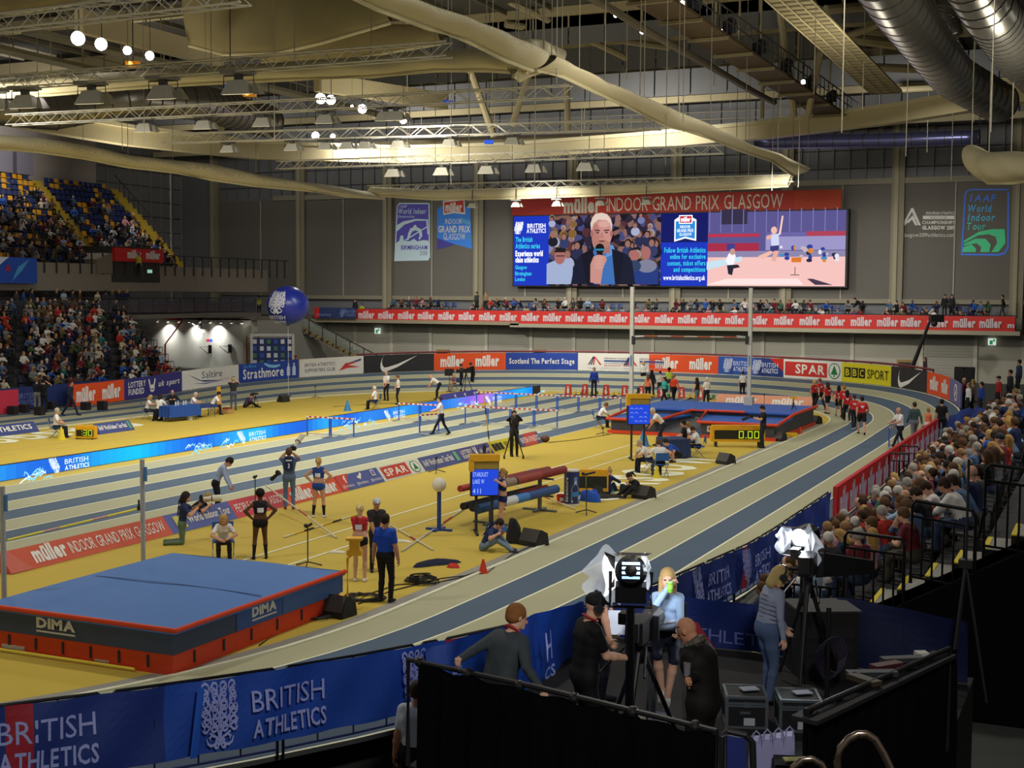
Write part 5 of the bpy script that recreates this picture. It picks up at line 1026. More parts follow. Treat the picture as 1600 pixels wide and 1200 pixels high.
# crowd too many to hold as single things: one object
class Mass:
    def __init__(s): s.V, s.Q, s.L, s.n, s.cols, s.ci = [], [], [], 0, [], {}
    def col(s, c):
        if c not in s.ci: s.ci[c] = len(s.cols); s.cols.append(c)
        return s.ci[c]
    def put(s, loc, rz, pose, hair, cols, sc=1.0, **kw):
        me, hm, J, V, Q, lab = body_mesh(pose, POSES[pose], 1.75, .048, fing=False, hair=None, **kw)
        A, H, J2 = figure(POSES[pose], hair=hair); key = ('h', pose, hair)
        if key not in MESHC: MESHC[key] = nets(H, .04) if H else (np.zeros((0, 3)), np.zeros((0, 4), int))
        V2, Q2 = MESHC[key]; lut = np.array([s.col(c) for c in cols]); R = rotz(rz)
        for v, q, l in ((V, Q, lut[lab]), (V2, Q2, np.full(len(Q2), lut[HAIR]))):
            s.V.append(v*sc @ R.T+np.array(loc)); s.Q.append(q+s.n); s.L.append(l); s.n += len(v)
    def build(s, name):
        V, Q, L = np.concatenate(s.V), np.concatenate(s.Q), np.concatenate(s.L); me = to_mesh(name, V, Q, L, len(s.cols))
        for i, c in enumerate(s.cols): me.materials[i] = M(c, .8, noise=.06, spec=.2)
        o = bpy.data.objects.new(name, me); COL.objects.link(o); return o
MS = Mass()
def mass_person(loc, rz, pose=None):
    tn, tc = rnd.choices(TOPS, TW)[0]; hn, hcol, hs = rnd.choices(HAIRS, HW)[0]; sk = SKINS[rnd.choice('aabce')]; bt = rnd.choice(['#20222c', '#2e3c58', '#1c1c20', '#4a4640'])
    MS.put(loc, rz, pose or rnd.choice(SITS[:5]), {'bob': 'long', 'grey': 'short', 'pony': 'short', 'cap': 'short'}.get(hs, hs), [sk, tc, bt, '#26262a', hcol, tc, sk, bt, sk], rnd.uniform(.93, 1.02), sleeve='l', fem=False)
for i, (x, z, ye) in enumerate(L_ROWS):
    y = 51.5+i*.8; n = 0
    while y < ye:
        n += 1; gap = any(abs(y-(yy+i*.9)) < .55 for yy in (54.5, 62.5))
        if not gap:
            if rnd.random() < .90: mass_person((x, y, z), RAD(-90+rnd.uniform(-35, 15)))
            else: seat('dark blue seat in row %d of the lower stand, %s along' % (i+1, nth(n)), '#20263c', (x, y, z), RAD(-90), 'dark seats in the lower stand')
        y += .56
for k in range(15): mass_person((-65.3, 66+k*.75+rnd.uniform(-.2, .2), 4.75), RAD(-90+rnd.uniform(-40, 30)), rnd.choice(['stand', 'front', 'stand2', 'lookdown'])) if k not in (3, 4, 9) else None
# upper stand: yellow and blue seats, people in the lower rows
for i, (x, z, ye) in enumerate(U_ROWS):
    y = -x*.985-1; n = 0
    while y < ye+.3:
        n += 1; ai = 76.3+i*.38
        if abs(y-ai) > .75 and y < ye+.2:
            pocc = (.62, .66, .62, .58, .52, .5, .42, .36, .4, .3, .12, 0, 0, 0)[i]
            if 80 < y < 84 and i > 5: pocc *= .3
            if rnd.random() < pocc: mass_person((x, y, z), RAD(-90+rnd.uniform(-35, 15)))
            else:
                yel = rnd.random() < .52 if (y < 80.5) else rnd.random() < .28
                seat('%s tip-up seat in the %s row of the upper stand, %s along' % ('yellow' if yel else 'dark blue', nth(i+1), nth(n)), '#c08a1c' if yel else '#1d2a58', (x, y, z), RAD(-90), 'seats in the upper stand')
        y += .56
# balcony at the far end
nb = 0
def bal(u, row=0, pose=None):
    global nb
    y = 102.0+row*1.1; x = at_y(u, 480, y).x; z = 4.15+.62*row; nb += 1
    if row == 0: spectator('%s along the red balcony' % nth(nb), (x, y, z), RAD(180+rnd.uniform(-35, 35)), .04, pose or rnd.choice(['sit', 'sitchin', 'sitlean', 'sitarm']), 'spectators on the balcony')
    else: mass_person((x, y, z), RAD(180+rnd.uniform(-35, 35)), pose)
for u0, u1, den in ((612, 712, .72), (742, 950, .92), (952, 1026, .8), (1052, 1136, .85), (1148, 1262, .9), (1264, 1356, .75), (1386, 1444, .9), (1448, 1550, .62)):
    u = u0
    while u < u1:
        if rnd.random() < den: bal(u, 0)
        u += 11.5
    u = u0+4
    while u < u1:
        if rnd.random() < den*.9: bal(u, 1)
        elif rnd.random() < .5: seat('blue seat in the back row of the balcony near %s' % nth(int(u)), '#233a6a', (at_y(u, 480, 103.1).x, 103.1, 4.77), RAD(180), 'blue seats on the balcony')
        u += 11.5
cr = MS.build('crowd'); tag(cr, 'seated spectators filling both stands and the back of the balcony', 'crowd', None, 'stuff')
for lab, u, v, y, pose, kw in (('person standing in a dark suit above the landing banner', 555, 487, 102.6, 'stand', dict(top='#22222a', bot='#22222a', sleeve='l')), ('person in a yellow steward vest at the balcony end by the landing', 566, 0, 102.0, 'sit', dict(top='#b8c832')), ('person standing in a dark jacket at the gap in the balcony', 745, 0, 102.3, 'front', dict(top='#2c3430', sleeve='l')),
    ('person with long fair hair standing beside the dark jacket', 759, 0, 103, 'stand', dict(top='#8a7458', hair='long', hairc='#8f7448', sleeve='l')), ('person in black standing on the balcony, nearer the screen', 1476, 0, 103, 'stand', dict(top='#1c1c20', sleeve='l')), ('person in black standing on the balcony, farther from the screen', 1487, 0, 102.4, 'stand2', dict(top='#202024', sleeve='l', hair='long')), ('person walking at the end of the balcony past the seats', 1567, 0, 103, 'walk2', dict(top='#3a2e2a', bot='#3c342c', sleeve='l')), ('person in black bending forward at the balcony gap', 1344, 0, 102.4, 'bend', dict(top='#18181c', sleeve='l'))):
    x = at_y(u, 480, y).x; person(lab, (x, y, 4.1 if u < 570 else 4.77), RAD(180 if 'bending' not in lab and 'walking' not in lab else 90), pose, 1.76, res=.036, fing=False, **kw)
p = at_d(405, 487, 116); person('person in a yellow steward vest standing by the stair landing', (p.x, p.y, 4.3), T_, 'front', 1.74, '#c2cc2e', '#22242a', res=.036, fing=False)
p = at_x(217, 432, -65.75); person('person in a yellow steward vest under the red fascia in the upper stand', (p.x, p.y, p.z), T_-.5, 'stand', 1.74, '#b8c42e', '#1c1e22', res=.036, fing=False, hairc='#201814')
# stairs from the landing down to the floor
t = thing('staircase', 'yellow edged stairs with glass side falling from the landing behind the blue balloon', 'stairs'); mb = MB(); mg = MB(); mr = MB()
A, B = Vector((-67.2, 99.5, 4.2)), Vector((-57.5, 99.5, 0))
for k in range(17):
    p = A.lerp(B, (k+.5)/17); mb.box((p.x, p.y+.6, p.z-.1), (.75, 1.5, .2), M('#8c7a44', .7)); mb.box((p.x, p.y+.6, p.z-.28), (.75, 1.5, .2), M('#6f6a5c', .8))
mb.build('steps', t)
mg.hexa([A+Vector((0, -.2, .05)), B+Vector((0, -.2, .05)), B+Vector((0, -.17, .05)), A+Vector((0, -.17, .05))], [A+Vector((0, -.2, .9)), B+Vector((0, -.2, .9)), B+Vector((0, -.17, .9)), A+Vector((0, -.17, .9))], M('#9aa39c', .15, alpha=.35)); mg.build('glass_side', t)
mr.path([A+Vector((0, -.2, 1.0)), B+Vector((0, -.2, 1.0))], .05, RL)
for k in range(8): p = A.lerp(B, k/7)+Vector((0, -.2, 0)); mr.tube(p-Vector((0, 0, .3)), p+Vector((0, 0, 1)), .045, RL)
mr.build('handrail', t)
mb = MB(); mb.hexa([A+Vector((-.4, 0, -.5)), B+Vector((0, 0, 0)), B+Vector((0, .2, 0)), A+Vector((-.4, .2, -.5))], [A+Vector((-.4, 0, 0)), B+Vector((.2, 0, .1)), B+Vector((.2, .2, .1)), A+Vector((-.4, .2, 0))], M('#7d7a70', .8)); mb.build('stringer', t)
# ================================================================ infield equipment
SCRB, SCRT = M('#36435a', .6, bump=.1), M('#4570ae', .55, noise=.08, scale=2, bump=.15)
REDM = M('#d0401f', .5, noise=.06); MATG = M('#41464f', .55)
def P0(u, v, z=0): return at_z(u, v, z)
# high jump mat with its stands
t = thing('high_jump_mat', 'big blue topped high jump landing mat near the blue crest fence', 'landing mat', (-15.75, 19.7, 0))
X0_, X1_, Y0_, Y1_ = -2.1, 2.0, -2.6, 2.6
mb = MB(); mb.box((0, 0, .18), (4.0, 5.1, .36), REDM)
for k in range(6): mb.box((2.01, -2+.8*k, .2), (.02, .04, .2), DARKC); mb.box((-1.5+.6*k, -2.56, .2), (.04, .02, .2), DARKC)
mb.build('base', t)
mb = MB(); mb.box((0, 0, .56), (4.08, 5.18, .40), SCRB)
mp = plane_map(Vector((-2.04, -2.59, .36)), Vector((2.04, -2.59, .36))); sign(mb, mp, [('t', 'DIMA', 1.2, .16, 2.05, .32, G('#c9c8be'), 'h'), ('r', 1.2, .08, 2.05, .11, G('#c9c8be'))], eps=.01)
mp = plane_map(Vector((2.04, -2.59, .36)), Vector((2.04, 2.59, .36))); sign(mb, mp, [('r', 1.7, 0, 5.18, .4, M('#31518c', .6)), ('t', 'DIMA', 2.15, .16, 2.9, .32, G('#c9c8be'), 'h'), ('r', 2.15, .08, 2.9, .11, G('#c9c8be')), ('r', 3.1, 0, 5.1, .4, M('#3c5c90', .6))], eps=.01)
mb.build('core', t)
mb = MB(); mb.grid(lambda a, b: Vector((X0_+(X1_-X0_+.1)*a, Y0_+(Y1_-Y0_)*b, .775+.035*math.sin(a*math.pi)*math.sin(b*math.pi)+.012*math.sin(9*a+3*b))), 24, 24, SCRT)
mb.add([(X0_, Y0_, .775), (X1_+.1, Y0_, .775), (X1_+.1, Y1_, .775), (X0_, Y1_, .775), (X0_, Y0_, .70), (X1_+.1, Y0_, .70), (X1_+.1, Y1_, .70), (X0_, Y1_, .70)], [(0, 1, 5, 4), (1, 2, 6, 5), (2, 3, 7, 6), (3, 0, 4, 7)], SCRT)
mb.grid(lambda a, b: Vector((-1.9+3.8*a, .02+.05*b, .79+.035*math.sin((a*.9+.05)*math.pi))), 10, 1, M('#27487e', .6))
mb.build('top_cover', t, smooth=True)
mb = MB(); mb.path([(X0_, Y0_, .77), (X1_+.1, Y0_, .77), (X1_+.1, Y1_, .77)], .045, REDM, 8); mb.build('piping', t)
pole = M('#b4b4ae', .4, .1)
def hj_stand(label, u, v0, xx, hh):
    p = at_x(u, 800, xx); s = thing('jump_upright', label, 'upright', (p.x, p.y, 0)); mb = MB(); mb.tube((0, 0, .05), (0, 0, hh), .05, pole, n=12); mb.build('pole', s)
    mb = MB(); mb.box((0, 0, .04), (.5, .6, .08), DARKC); mb.build('base', s)
    mb = MB(); mb.box((.07, 0, hh-.3), (.1, .02, .3), G('#4f86b8')); mb.build('sticker', s); mb = MB(); mb.box((-.09, .04, 1.72), (.1, .1, .08), DARKC); mb.tube((-.1, 0, 1.75), (-.1, 0, 1.9), .02, DARKC); mb.build('bar_rest', s); return p
p = hj_stand('grey high jump upright standing behind the blue mat, holding the bar', 223, 0, -18.35, 2.75); q = hj_stand('grey high jump upright cut by the frame edge beside the mat', 4, 0, -18.25, 2.7)
YEL = G('#ecdc48'); mb = MB(); a, b = Vector((p.x-.08, p.y-.1, 1.72)), Vector((q.x+.0, q.y+.1, 1.70))
for k in range(8): mb.tube(a.lerp(b, k/8), a.lerp(b, (k+1)/8), .022, YEL if k not in (2, 5) else G('#d8a090'))
solid(mb, 'crossbar', 'yellow high jump crossbar set between the two grey uprights', 'crossbar')
mb = MB(); a, b = P0(-20, 1012), P0(210, 1046)
for o in (0, .12): mb.tube(a+Vector((.05, -o, .05)), b+Vector((.1, -o, .05)), .022, YEL)
mb.box(a.lerp(b, .2)+Vector((0, 0, .09)), (.5, .12, .06), M('#b0aba0', .5)); mb.box(a.lerp(b, .8)+Vector((0, 0, .08)), (.3, .1, .04), M('#b0aba0', .5))
solid(mb, 'spare_crossbar', 'pair of spare yellow crossbars lying beside the mat on the tan floor', 'crossbar')
# pole vault pit
PBLUE = M('#2456a8', .55, bump=.1, scale=2)
t = thing('pole_vault_pit', 'large blue pole vault landing pit with red edges at the far end of the runway', 'landing mat')
mb = MB(); mb.hexa([(-20.9, 56.8, 0), (-13.2, 56.8, 0), (-13.2, 65.2, 0), (-20.9, 65.2, 0)], [(-20.9, 56.8, .14), (-13.2, 56.8, .14), (-13.2, 65.2, .14), (-20.9, 65.2, .14)], REDM); mb.build('base', t)
def wedge(mb, pts, z0, z1, m): mb.hexa([(x, y, z0) for x, y in pts], [(x, y, z1) for x, y in pts], m)
mb = MB(); wedge(mb, [(-20.8, 60.2), (-13.3, 60.2), (-13.3, 65.1), (-20.8, 65.1)], .14, .86, MATG); wedge(mb, [(-20.8, 57.0), (-18.7, 57.0), (-18.1, 60.2), (-20.8, 60.2)], .14, .62, MATG); wedge(mb, [(-16.6, 57.0), (-13.3, 57.0), (-13.3, 60.2), (-17.1, 60.2)], .14, .66, MATG)
mp = plane_map(Vector((-16.6, 57.0, .14)), Vector((-13.3, 57.0, .14))); sign(mb, mp, [('t', 'DIMA', .3, .14, 1.3, .38, G('#d0cec6'), 'h')], eps=.012)
mp = plane_map(Vector((-18.1, 60.2, .14)), Vector((-16.6, 60.2, .14))); sign(mb, mp, [('t', 'DIMA', .3, .2, 1.2, .44, G('#b0b0ae'), 'h')], eps=.012)
mb.build('core', t)
mb = MB(); wedge(mb, [(-20.9, 60.1), (-13.2, 60.1), (-13.2, 65.2), (-20.9, 65.2)], .86, .93, PBLUE); wedge(mb, [(-20.9, 56.9), (-18.6, 56.9), (-18.0, 60.2), (-20.9, 60.2)], .62, .69, PBLUE); wedge(mb, [(-16.7, 56.9), (-13.2, 56.9), (-13.2, 60.2), (-17.2, 60.2)], .66, .73, PBLUE); mb.build('top_cover', t)
mb = MB()
for pp in ([(-20.95, 60.1, .9), (-20.95, 56.85, .66), (-18.6, 56.85, .66), (-18.0, 60.1, .9)], [(-18.0, 60.05, .93), (-17.2, 60.05, .93), (-16.7, 56.85, .70), (-13.15, 56.85, .70), (-13.15, 60.1, .92), (-13.15, 65.2, .93)], [(-17.2, 60.05, .93), (-15.4, 60.05, .93)]): mb.path(pp, .07, REDM, 6)
mb.build('piping', t)
mb = MB(); mb.poly([(-18.75, 56.95, .15), (-16.55, 56.95, .15), (-17.1, 60.15, .55), (-18.1, 60.15, .55)], M('#53555a', .6)); mb.build('plant_apron', t)
for u, vb, vt, xx, lab in ((987, 640, 448, -21.25, 'tall white pole vault upright beyond the blue screen board'), (1171.5, 650, 449, -16.3, 'tall white pole vault upright nearer the timing clock')):
    p = at_x(u, 560, xx); s = thing('vault_upright', lab, 'upright', (p.x, p.y, 0), 0, None); H_ = 6.65
    mb = MB(); mb.box((0, 0, 1.0+H_/2-.5), (.17, .17, H_-1.0), M('#c9c7bd', .4, .2)); mb.tube((0, 0, .05), (0, 0, 1.0), .10, M('#c9c7bd', .4, .2)); mb.build('pole', s); mb = MB(); mb.box((0, 0, .06), (.9, 1.0, .12), M('#8f8f8a', .5)); mb.box((0, 0, 1.1), (.42, .42, .45), M('#b9b7ae', .5)); mb.build('base', s)
    mb = MB(); mb.box((.0, -.1, 3.1), (.06, .02, .5), G('#4a8ac8')); mb.build('sticker', s)
    mb = MB(); sg = 1 if xx < -18 else -1; mb.box((.12*sg, -.12, 4.1), (.14, .14, .4), DARKC); mb.tube((.1*sg, -.12, 4.25), (.65*sg, -.12, 4.3), .03, pole); mb.build('bar_rest', s)
a, b = at_d(1007, 525, 66.5), at_d(1151, 527, 66.9); mb = MB()
for k in range(7): mb.tube(a.lerp(b, k/7), a.lerp(b, (k+1)/7), .03, G('#c8603c') if k in (0, 2, 4, 6) else G('#d8c8b8'))
for p, x in ((a, -1), (b, 1)): mb.tube(p, p+Vector((x*.7, 0, -.02)), .025, pole)
solid(mb, 'vault_crossbar', 'orange and white crossbar held high between the vault uprights', 'crossbar')
# LED boards
t = thing('led_board', 'long glowing blue LED board between infield and sprint straight', 'LED board', (-33.25, 53.5, 0)); mb = MB()
ya, yb = 28.0, 76.5; mb.box((0, 0, .26), (.16, yb-ya, .54), M('#17181c', .5)); mb.build('housing', t)
mp = plane_map(Vector((.085, ya-53.5, 0)), Vector((.085, yb-53.5, 0))); mb = MB(); its = []; L = yb-ya
cols = ['#7a6ad0', '#5a7ae0', '#2aa0ee', '#1f6fe0', '#1f63d8', '#1fa8f0', '#12c2f4', '#1f8af0', '#1c5ede', '#2b9cf0', '#28bdf4', '#1f78e8', '#1c62dc', '#2aa6f2', '#1c60dc', '#2f86e8', '#2a78e0', '#2a9cf2', '#2a7ae0', '#2468d8', '#3a8ae8', '#7a6ae8', '#c06ae0', '#5a86ea', '#2a8cf0', '#22a8f2', '#1c7ce8']
n = 108
for k in range(n):
    f = k/n*(len(cols)-1); i = int(f); t_ = f-i; ca, cb = lin(cols[i]), lin(cols[i+1]); cc = [(ca[j]*(1-t_)+cb[j]*t_) for j in range(3)]
    hx = '#'+''.join('%02x' % int(round(255*(12.92*c if c < .0031308 else 1.055*c**(1/2.4)-.055))) for c in cc); its.append(('r', L*k/n, .02, L*(k+1)/n, .52, LED(hx, 1.15)))
sign(mb, mp, its, eps=0, sub=99); its = []
WL, SKY = LED('#e6f6ff', 1.25), LED('#8fe0fa', 1.1)
def su(u, v): return at_z(u, v).y-ya
for u, v, sc in ((66, 740, .42), (362, 694, .42), (575, 657, .42), (728, 632, .42)):
    s0 = su(u, v); its += crest(s0+.2, .27, .38, .46, WL)+[('t', 'BRITISH', s0+.55, .29, s0+1.7, .46, WL, 'r'), ('t', 'ATHLETICS', s0+.55, .08, s0+1.75, .23, WL, 'b')]
rnd = random.Random(5)
for u, v in ((8, 750), (22, 748), (270, 709), (285, 707), (325, 700), (505, 670), (520, 668), (545, 664), (690, 640), (706, 637), (812, 619)):
    s0 = su(u, v)
    for k in range(7): x, y = s0+rnd.uniform(-.5, .5), rnd.uniform(.08, .42); its.append(('p', stroke([(x-.3*rnd.random(), y-.14*rnd.random()), (x, y+.03), (x+.12, y-.05), (x+.3*rnd.random(), y+.14*rnd.random())], .06), rnd.choice([SKY, SKY, WL])))
sign(mb, mp, its, eps=.01, e0=.3); mb.build('display', t)
area_lamp('led_glow', (-32.9, 52, .4), (1, 0, .1), 60, .4, 45, (.3, .55, 1), 160)
# slanted A-frame boards
def aframe(label, y0, y1, base, fn, x=-21.95, lean=.36, h=.46, name='perimeter_board'):
    mb = MB(); L = y1-y0; up = Vector((-lean, 0, h)); W = up.length; mp = lambda s, t, o=0.0: Vector((x, y0+s, .015))+up*(t/W)+Vector((h, 0, lean)).normalized()*o
    mb.add([(x, y0, .01), (x, y1, .01), (x-lean, y1, h), (x-lean, y0, h), (x-lean*1.6, y0, .01), (x-lean*1.6, y1, .01)], [(0, 1, 2, 3), (3, 2, 5, 4), (0, 3, 4), (1, 5, 2), (0, 4, 5, 1)], base)
    sign(mb, mp, fn(L, W), eps=.008); return solid(mb, name, label, 'advertising board', 'slanted boards along the sprint straight')
yy = lambda u, v: at_z(u, v).y
PB = G('#5a66a6')
aframe('orange slanted board reading the event name beside the blue mat', 21.9, yy(268, 835), G('#c95a44'), lambda L, W: muller(L*.15, .14, L*.34, .52, W_)+[('t', 'INDOOR GRAND PRIX GLASGOW', L*.36, .14, L*.97, .44, W_, 'r'), ('p', [(0, 0), (L*.12, 0), (L*.04, W), (0, W)], G('#c8685a'))])
aframe('blue slanted world tour board behind the kneeling photographer', yy(268, 835), yy(369, 810), PB, lambda L, W: [('r', .3, .1, .7, .48, G('#c9c86a')), ('t', 'World Indoor Tour', L*.3, .2, L*.95, .42, W_, 'b')])
aframe('pink slanted board reading PEOPLE MAKE GLASGOW', yy(369, 810), yy(455, 789), G('#c94a56'), lambda L, W: [('t', 'PEOPLE MAKE GLASGOW', L*.05, .16, L*.95, .42, W_, 'r')])
aframe('orange slanted board behind the athlete in blue', yy(455, 789), yy(534, 769), G('#d65432'), lambda L, W: muller(L*.06, .1, L*.45, .5, W_)+muller(L*.55, .1, L*.94, .5, W_))
aframe('blue slanted board with three social media symbols', yy(534, 769), yy(603.5, 753), G('#4f5c9e'), lambda L, W: [('p', [(0, 0), (L*.12, 0), (L*.3, W), (0, W)], G('#c8483c')), ('t', 'f', L*.15, .28, L*.21, .52, W_), ('p', stroke([(L*.46, .4), (L*.5, .34), (L*.57, .5)], .14), W_), ('r', L*.80, .3, L*.88, .52, W_), ('r', L*.815, .33, L*.865, .49, G('#4f5c9e'))]+[('t', '@BritAthletics', L*(.04+.33*k), .1, L*(.3+.33*k), .2, W_, 'r') for k in range(3)])
aframe('white slanted board with red panel and green tree', yy(603.5, 753), yy(664, 737), G('#d8d6cc'), lambda L, W: [('r', L*.06, .06, L*.66, W-.06, G('#c0402e')), ('t', 'SPAR', L*.1, .16, L*.62, .42, W_, 'b')]+[('c', L*.83, .28, .23*1.3, G('#1d7a46'), .23), ('c', L*.83, .28, .26, W_, .2), ('p', [(L*.83-.16, .16), (L*.83, .46), (L*.83+.16, .16)], G('#1d7a46'))])
aframe('blue slanted world tour final board left of the lottery board', yy(664, 737), yy(722, 722), G('#4c5890'), lambda L, W: [('t', 'IAAF World Indoor Tour Final', L*.05, .18, L*.8, .42, W_, 'b'), ('r', L*.86, .1, L*.94, .5, G('#6fae86'))])
aframe('purple slanted lottery funding board', yy(722, 722), yy(772, 710), G('#4e4a86'), lambda L, W: [('t', 'LOTTERY', L*.06, .3, L*.4, .46, W_), ('t', 'FUNDED', L*.06, .1, L*.38, .25, W_), ('c', L*.5, .22, .1, W_, .08), ('p', stroke([(L*.48, .2), (L*.46, .5)], .1), W_), ('p', stroke([(L*.51, .2), (L*.53, .5)], .1), W_), ('t', 'uk sport', L*.6, .2, L*.96, .38, W_, 'i')])
aframe('yellow slanted sport broadcaster board behind the camera operator', yy(772, 710), yy(815, 700), G('#d6c632'), lambda L, W: [('r', L*(.06+.13*k), .12, L*(.17+.13*k), .44, G('#1a1a16')) for k in range(3)]+[('t', 'SPORT', L*.5, .14, L*.94, .42, G('#1a1a16'), 'r')])
aframe('red and blue slanted board ending the row, reading ATHLETICS', yy(816, 699), yy(846, 691), G('#5a5a84'), lambda L, W: [('p', [(L*.1, 0), (L*.7, 0), (L*.9, W), (L*.3, W)], G('#c8504a')), ('t', 'BRITISH ATHLETICS', L*.06, .16, L*.94, .40, W_, 'b')])
aframe('blue slanted board ending in ATHLETICS by the back straight', yy(0, 681)-4, yy(52, 674), G('#33417c'), lambda L, W: [('t', 'BRITISH ATHLETICS', L*.3, .2, L*.95, .44, W_, 'b'), ('r', L*.0, 0, L*.28, W, R_)], x=-43.6)
aframe('blue slanted tour final board behind the small clock', yy(137, 678), yy(211, 672), G('#33417c'), lambda L, W: [('t', 'IAAF World Indoor Tour Final', L*.05, .2, L*.84, .42, W_, 'b'), ('r', L*.88, .1, L*.95, .5, G('#4f8a72'))], x=at_z(211, 672).x)
aframe('purple slanted board lying behind the LED board', yy(652, 627), yy(720, 619), G('#3c3a90'), lambda L, W: [('t', 'f   f   f', L*.3, .2, L*.9, .42, G('#c8d0f0'), 'b')], x=-35.2)
aframe('pale orange slanted board with two wordmarks behind the vault pit', 0, 5.6, G('#dd9a7c'), lambda L, W: muller(L*.1, .16, L*.42, .6, W_)+muller(L*.58, .16, L*.9, .6, W_), x=0, h=.6, lean=.5).matrix_world = Matrix.Translation(at_z(1118, 632)) @ Matrix.Rotation(RAD(-90), 4, 'Z')
# hurdles
def make_hurdle(label, loc):
    t = thing('hurdle', label, 'hurdle', loc, 0, 'hurdles on the sprint straight'); HB = G('#2b55b4')
    for x in (-.57, .57):
        mb = MB(); mb.box((x, 0, .44), (.05, .04, .76), HB); mb.build('upright', t); mb = MB(); mb.box((x, -.3, .03), (.06, .68, .05), M('#b7b7b2', .4, .4)); mb.build('foot', t)
    mb = MB()
    for k in range(9): mb.box((-.528+k*.132, -.02, .84), (.134, .025, .07), G('#d8d4cc') if k % 2 == 0 else G('#b8372e'))
    mb.build('crossbar', t); mb = MB(); mb.box((0, .02, .1), (1.14, .03, .04), M('#b7b7b2', .4, .4)); mb.build('tie_bar', t); return t
hd0 = None
for row, y, lanes in (('nearest row', 49.4, (0, 1)), ('middle row', 57.6, (0, 1, 3, 4, 5, 6)), ('farthest row', 66.4, (0, 1, 2, 3, 4, 5, 6))):
    for k in lanes:
        loc = (X0+1.22*(k+.5), y, .012); lab = 'blue hurdle with striped bar, %s, %s lane from the LED board' % (row, nth(k+1))
        if hd0 is None: hd0 = make_hurdle(lab, loc)
        else: dup(hd0, loc, 0, lab)
pc = at_z(686, 680); dup(hd0, (pc.x-.55, pc.y+.1, .05), RAD(70), 'blue hurdle tilted and carried by the walking official on the sprint straight'); 
pc2 = at_z(1396, 700, .05); dup(hd0, (pc2.x, pc2.y, .1), RAD(80), 'blue hurdle held upright by the official on the near bend')
# lane boxes and starting blocks
lb = None
for k, (n_, u, v) in enumerate(((8, 888, 617), (7, 914, 617), (6, 947, 618), (5, 976, 619), (4, 1002, 620), (3, 1033, 621), (2, 1065, 622), (1, 1095, 623))):
    p = at_z(u, v); mb = MB(); w, d, h = .42, .42, .66; rd = G('#c8341e')
    mb.hexa([(-w/2, -d/2, 0), (w/2, -d/2, 0), (w/2, d/2, 0), (-w/2, d/2, 0)], [(-w*.36, -d*.36, h), (w*.36, -d*.36, h), (w*.36, d*.36, h), (-w*.36, d*.36, h)], rd)
    mp = lambda s, t, o=0.0: Vector((-w/2+s, -d/2+.14*d*t/h-o, t)); sign(mb, mp, [('t', str(n_), .14, .12, .29, .44, W_, 'h'), ('r', .16, .5, .26, .55, W_)], eps=.012)
    solid(mb, 'lane_marker_box', 'red lane number box marked %d at the sprint start' % n_, 'lane marker', 'lane boxes at the sprint start', loc=(p.x, p.y, .012), rz=.25)
    s = thing('starting_block', 'starting block on the track in front of red box %d' % n_, 'starting block', (p.x+.7, p.y-.5, .014), 0, 'starting blocks'); mb = MB(); mb.box((0, 0, .04), (.12, .9, .05), M('#2c3c2c', .5)); mb.build('rail', s)
    for x in (-.12, .12): mb = MB(); mb.hexa([(x-.08, .1+x, .05), (x+.08, .1+x, .05), (x+.08, .35+x, .05), (x-.08, .35+x, .05)], [(x-.08, .3+x, .26), (x+.08, .3+x, .26), (x+.08, .35+x, .26), (x-.08, .35+x, .26)], M('#2f6a3a' if k % 2 else '#b89a2a', .5)); mb.build('foot_pedal', s)
# clocks and boards
CY_ = M('#e0a81c', .45)
SEG = {'0': 'abcdef', '1': 'bc', '3': 'abcdg', ':': '', '.': ''}
def digits(txt, x0, z0, w, h, gap, m):
    its = []; th = w*.16
    R = dict(a=(0, h-th, w, h), b=(w-th, h/2, w, h), c=(w-th, 0, w, h/2), d=(0, 0, w, th), e=(0, 0, th, h/2), f=(0, h/2, th, h), g=(0, h/2-th/2, w, h/2+th/2))
    x = x0
    for ch in txt:
        if ch == '.': its.append(('r', x, z0, x+th*1.3, z0+th*1.3, m)); x += th*3; continue
        if ch == ':': its += [('r', x, z0+h*.2, x+th, z0+h*.2+th, m), ('r', x, z0+h*.7, x+th, z0+h*.7+th, m)]; x += th*2.5; continue
        for s in SEG[ch]: r = R[s]; its.append(('r', x+r[0], z0+r[1], x+r[2], z0+r[3], m))
        x += w+gap
    return its
def clock(label, u, v, w, h, txt, x0, dw, dh, rz, leg=.22):
    p = at_z(u, v); t = thing('timing_clock', label, 'clock', p, rz); mb = MB(); mb.box((0, 0, leg+h/2), (w, .3, h), CY_); mb.box((0, 0, leg+h+.03), (w*.96, .26, .06), CY_); mb.build('housing', t)
    mb = MB(); mp = plane_map(Vector((-w/2, -.15, leg)), Vector((w/2, -.15, leg))); sign(mb, mp, [('r', w*.06, h*.18, w*.95, h*.78, M('#23241a', .4))]+digits(txt, x0, h*.24, dw, dh, dw*.35, LED('#b8d42a', 1.2)), eps=.008); mb.build('display', t)
    for x in (-w*.4, w*.4): mb = MB(); mb.box((x, 0, leg/2), (.07, .4, leg), DARKC); mb.build('leg', t)
clock('long yellow race clock showing 0.00 beside the vault pit', 1152, 698, 2.25, .62, '0.00', 1.15, .2, .3, A_+.02)
clock('small yellow clock showing 30 beside the seated official', 135, 686, .86, .46, ':30', .30, .17, .24, A_-.12, .05)
clock('yellow trackside clock showing 1 behind the sitting athletes', 925, 772, 1.0, .62, '1', .18, .14, .34, A_, .1)
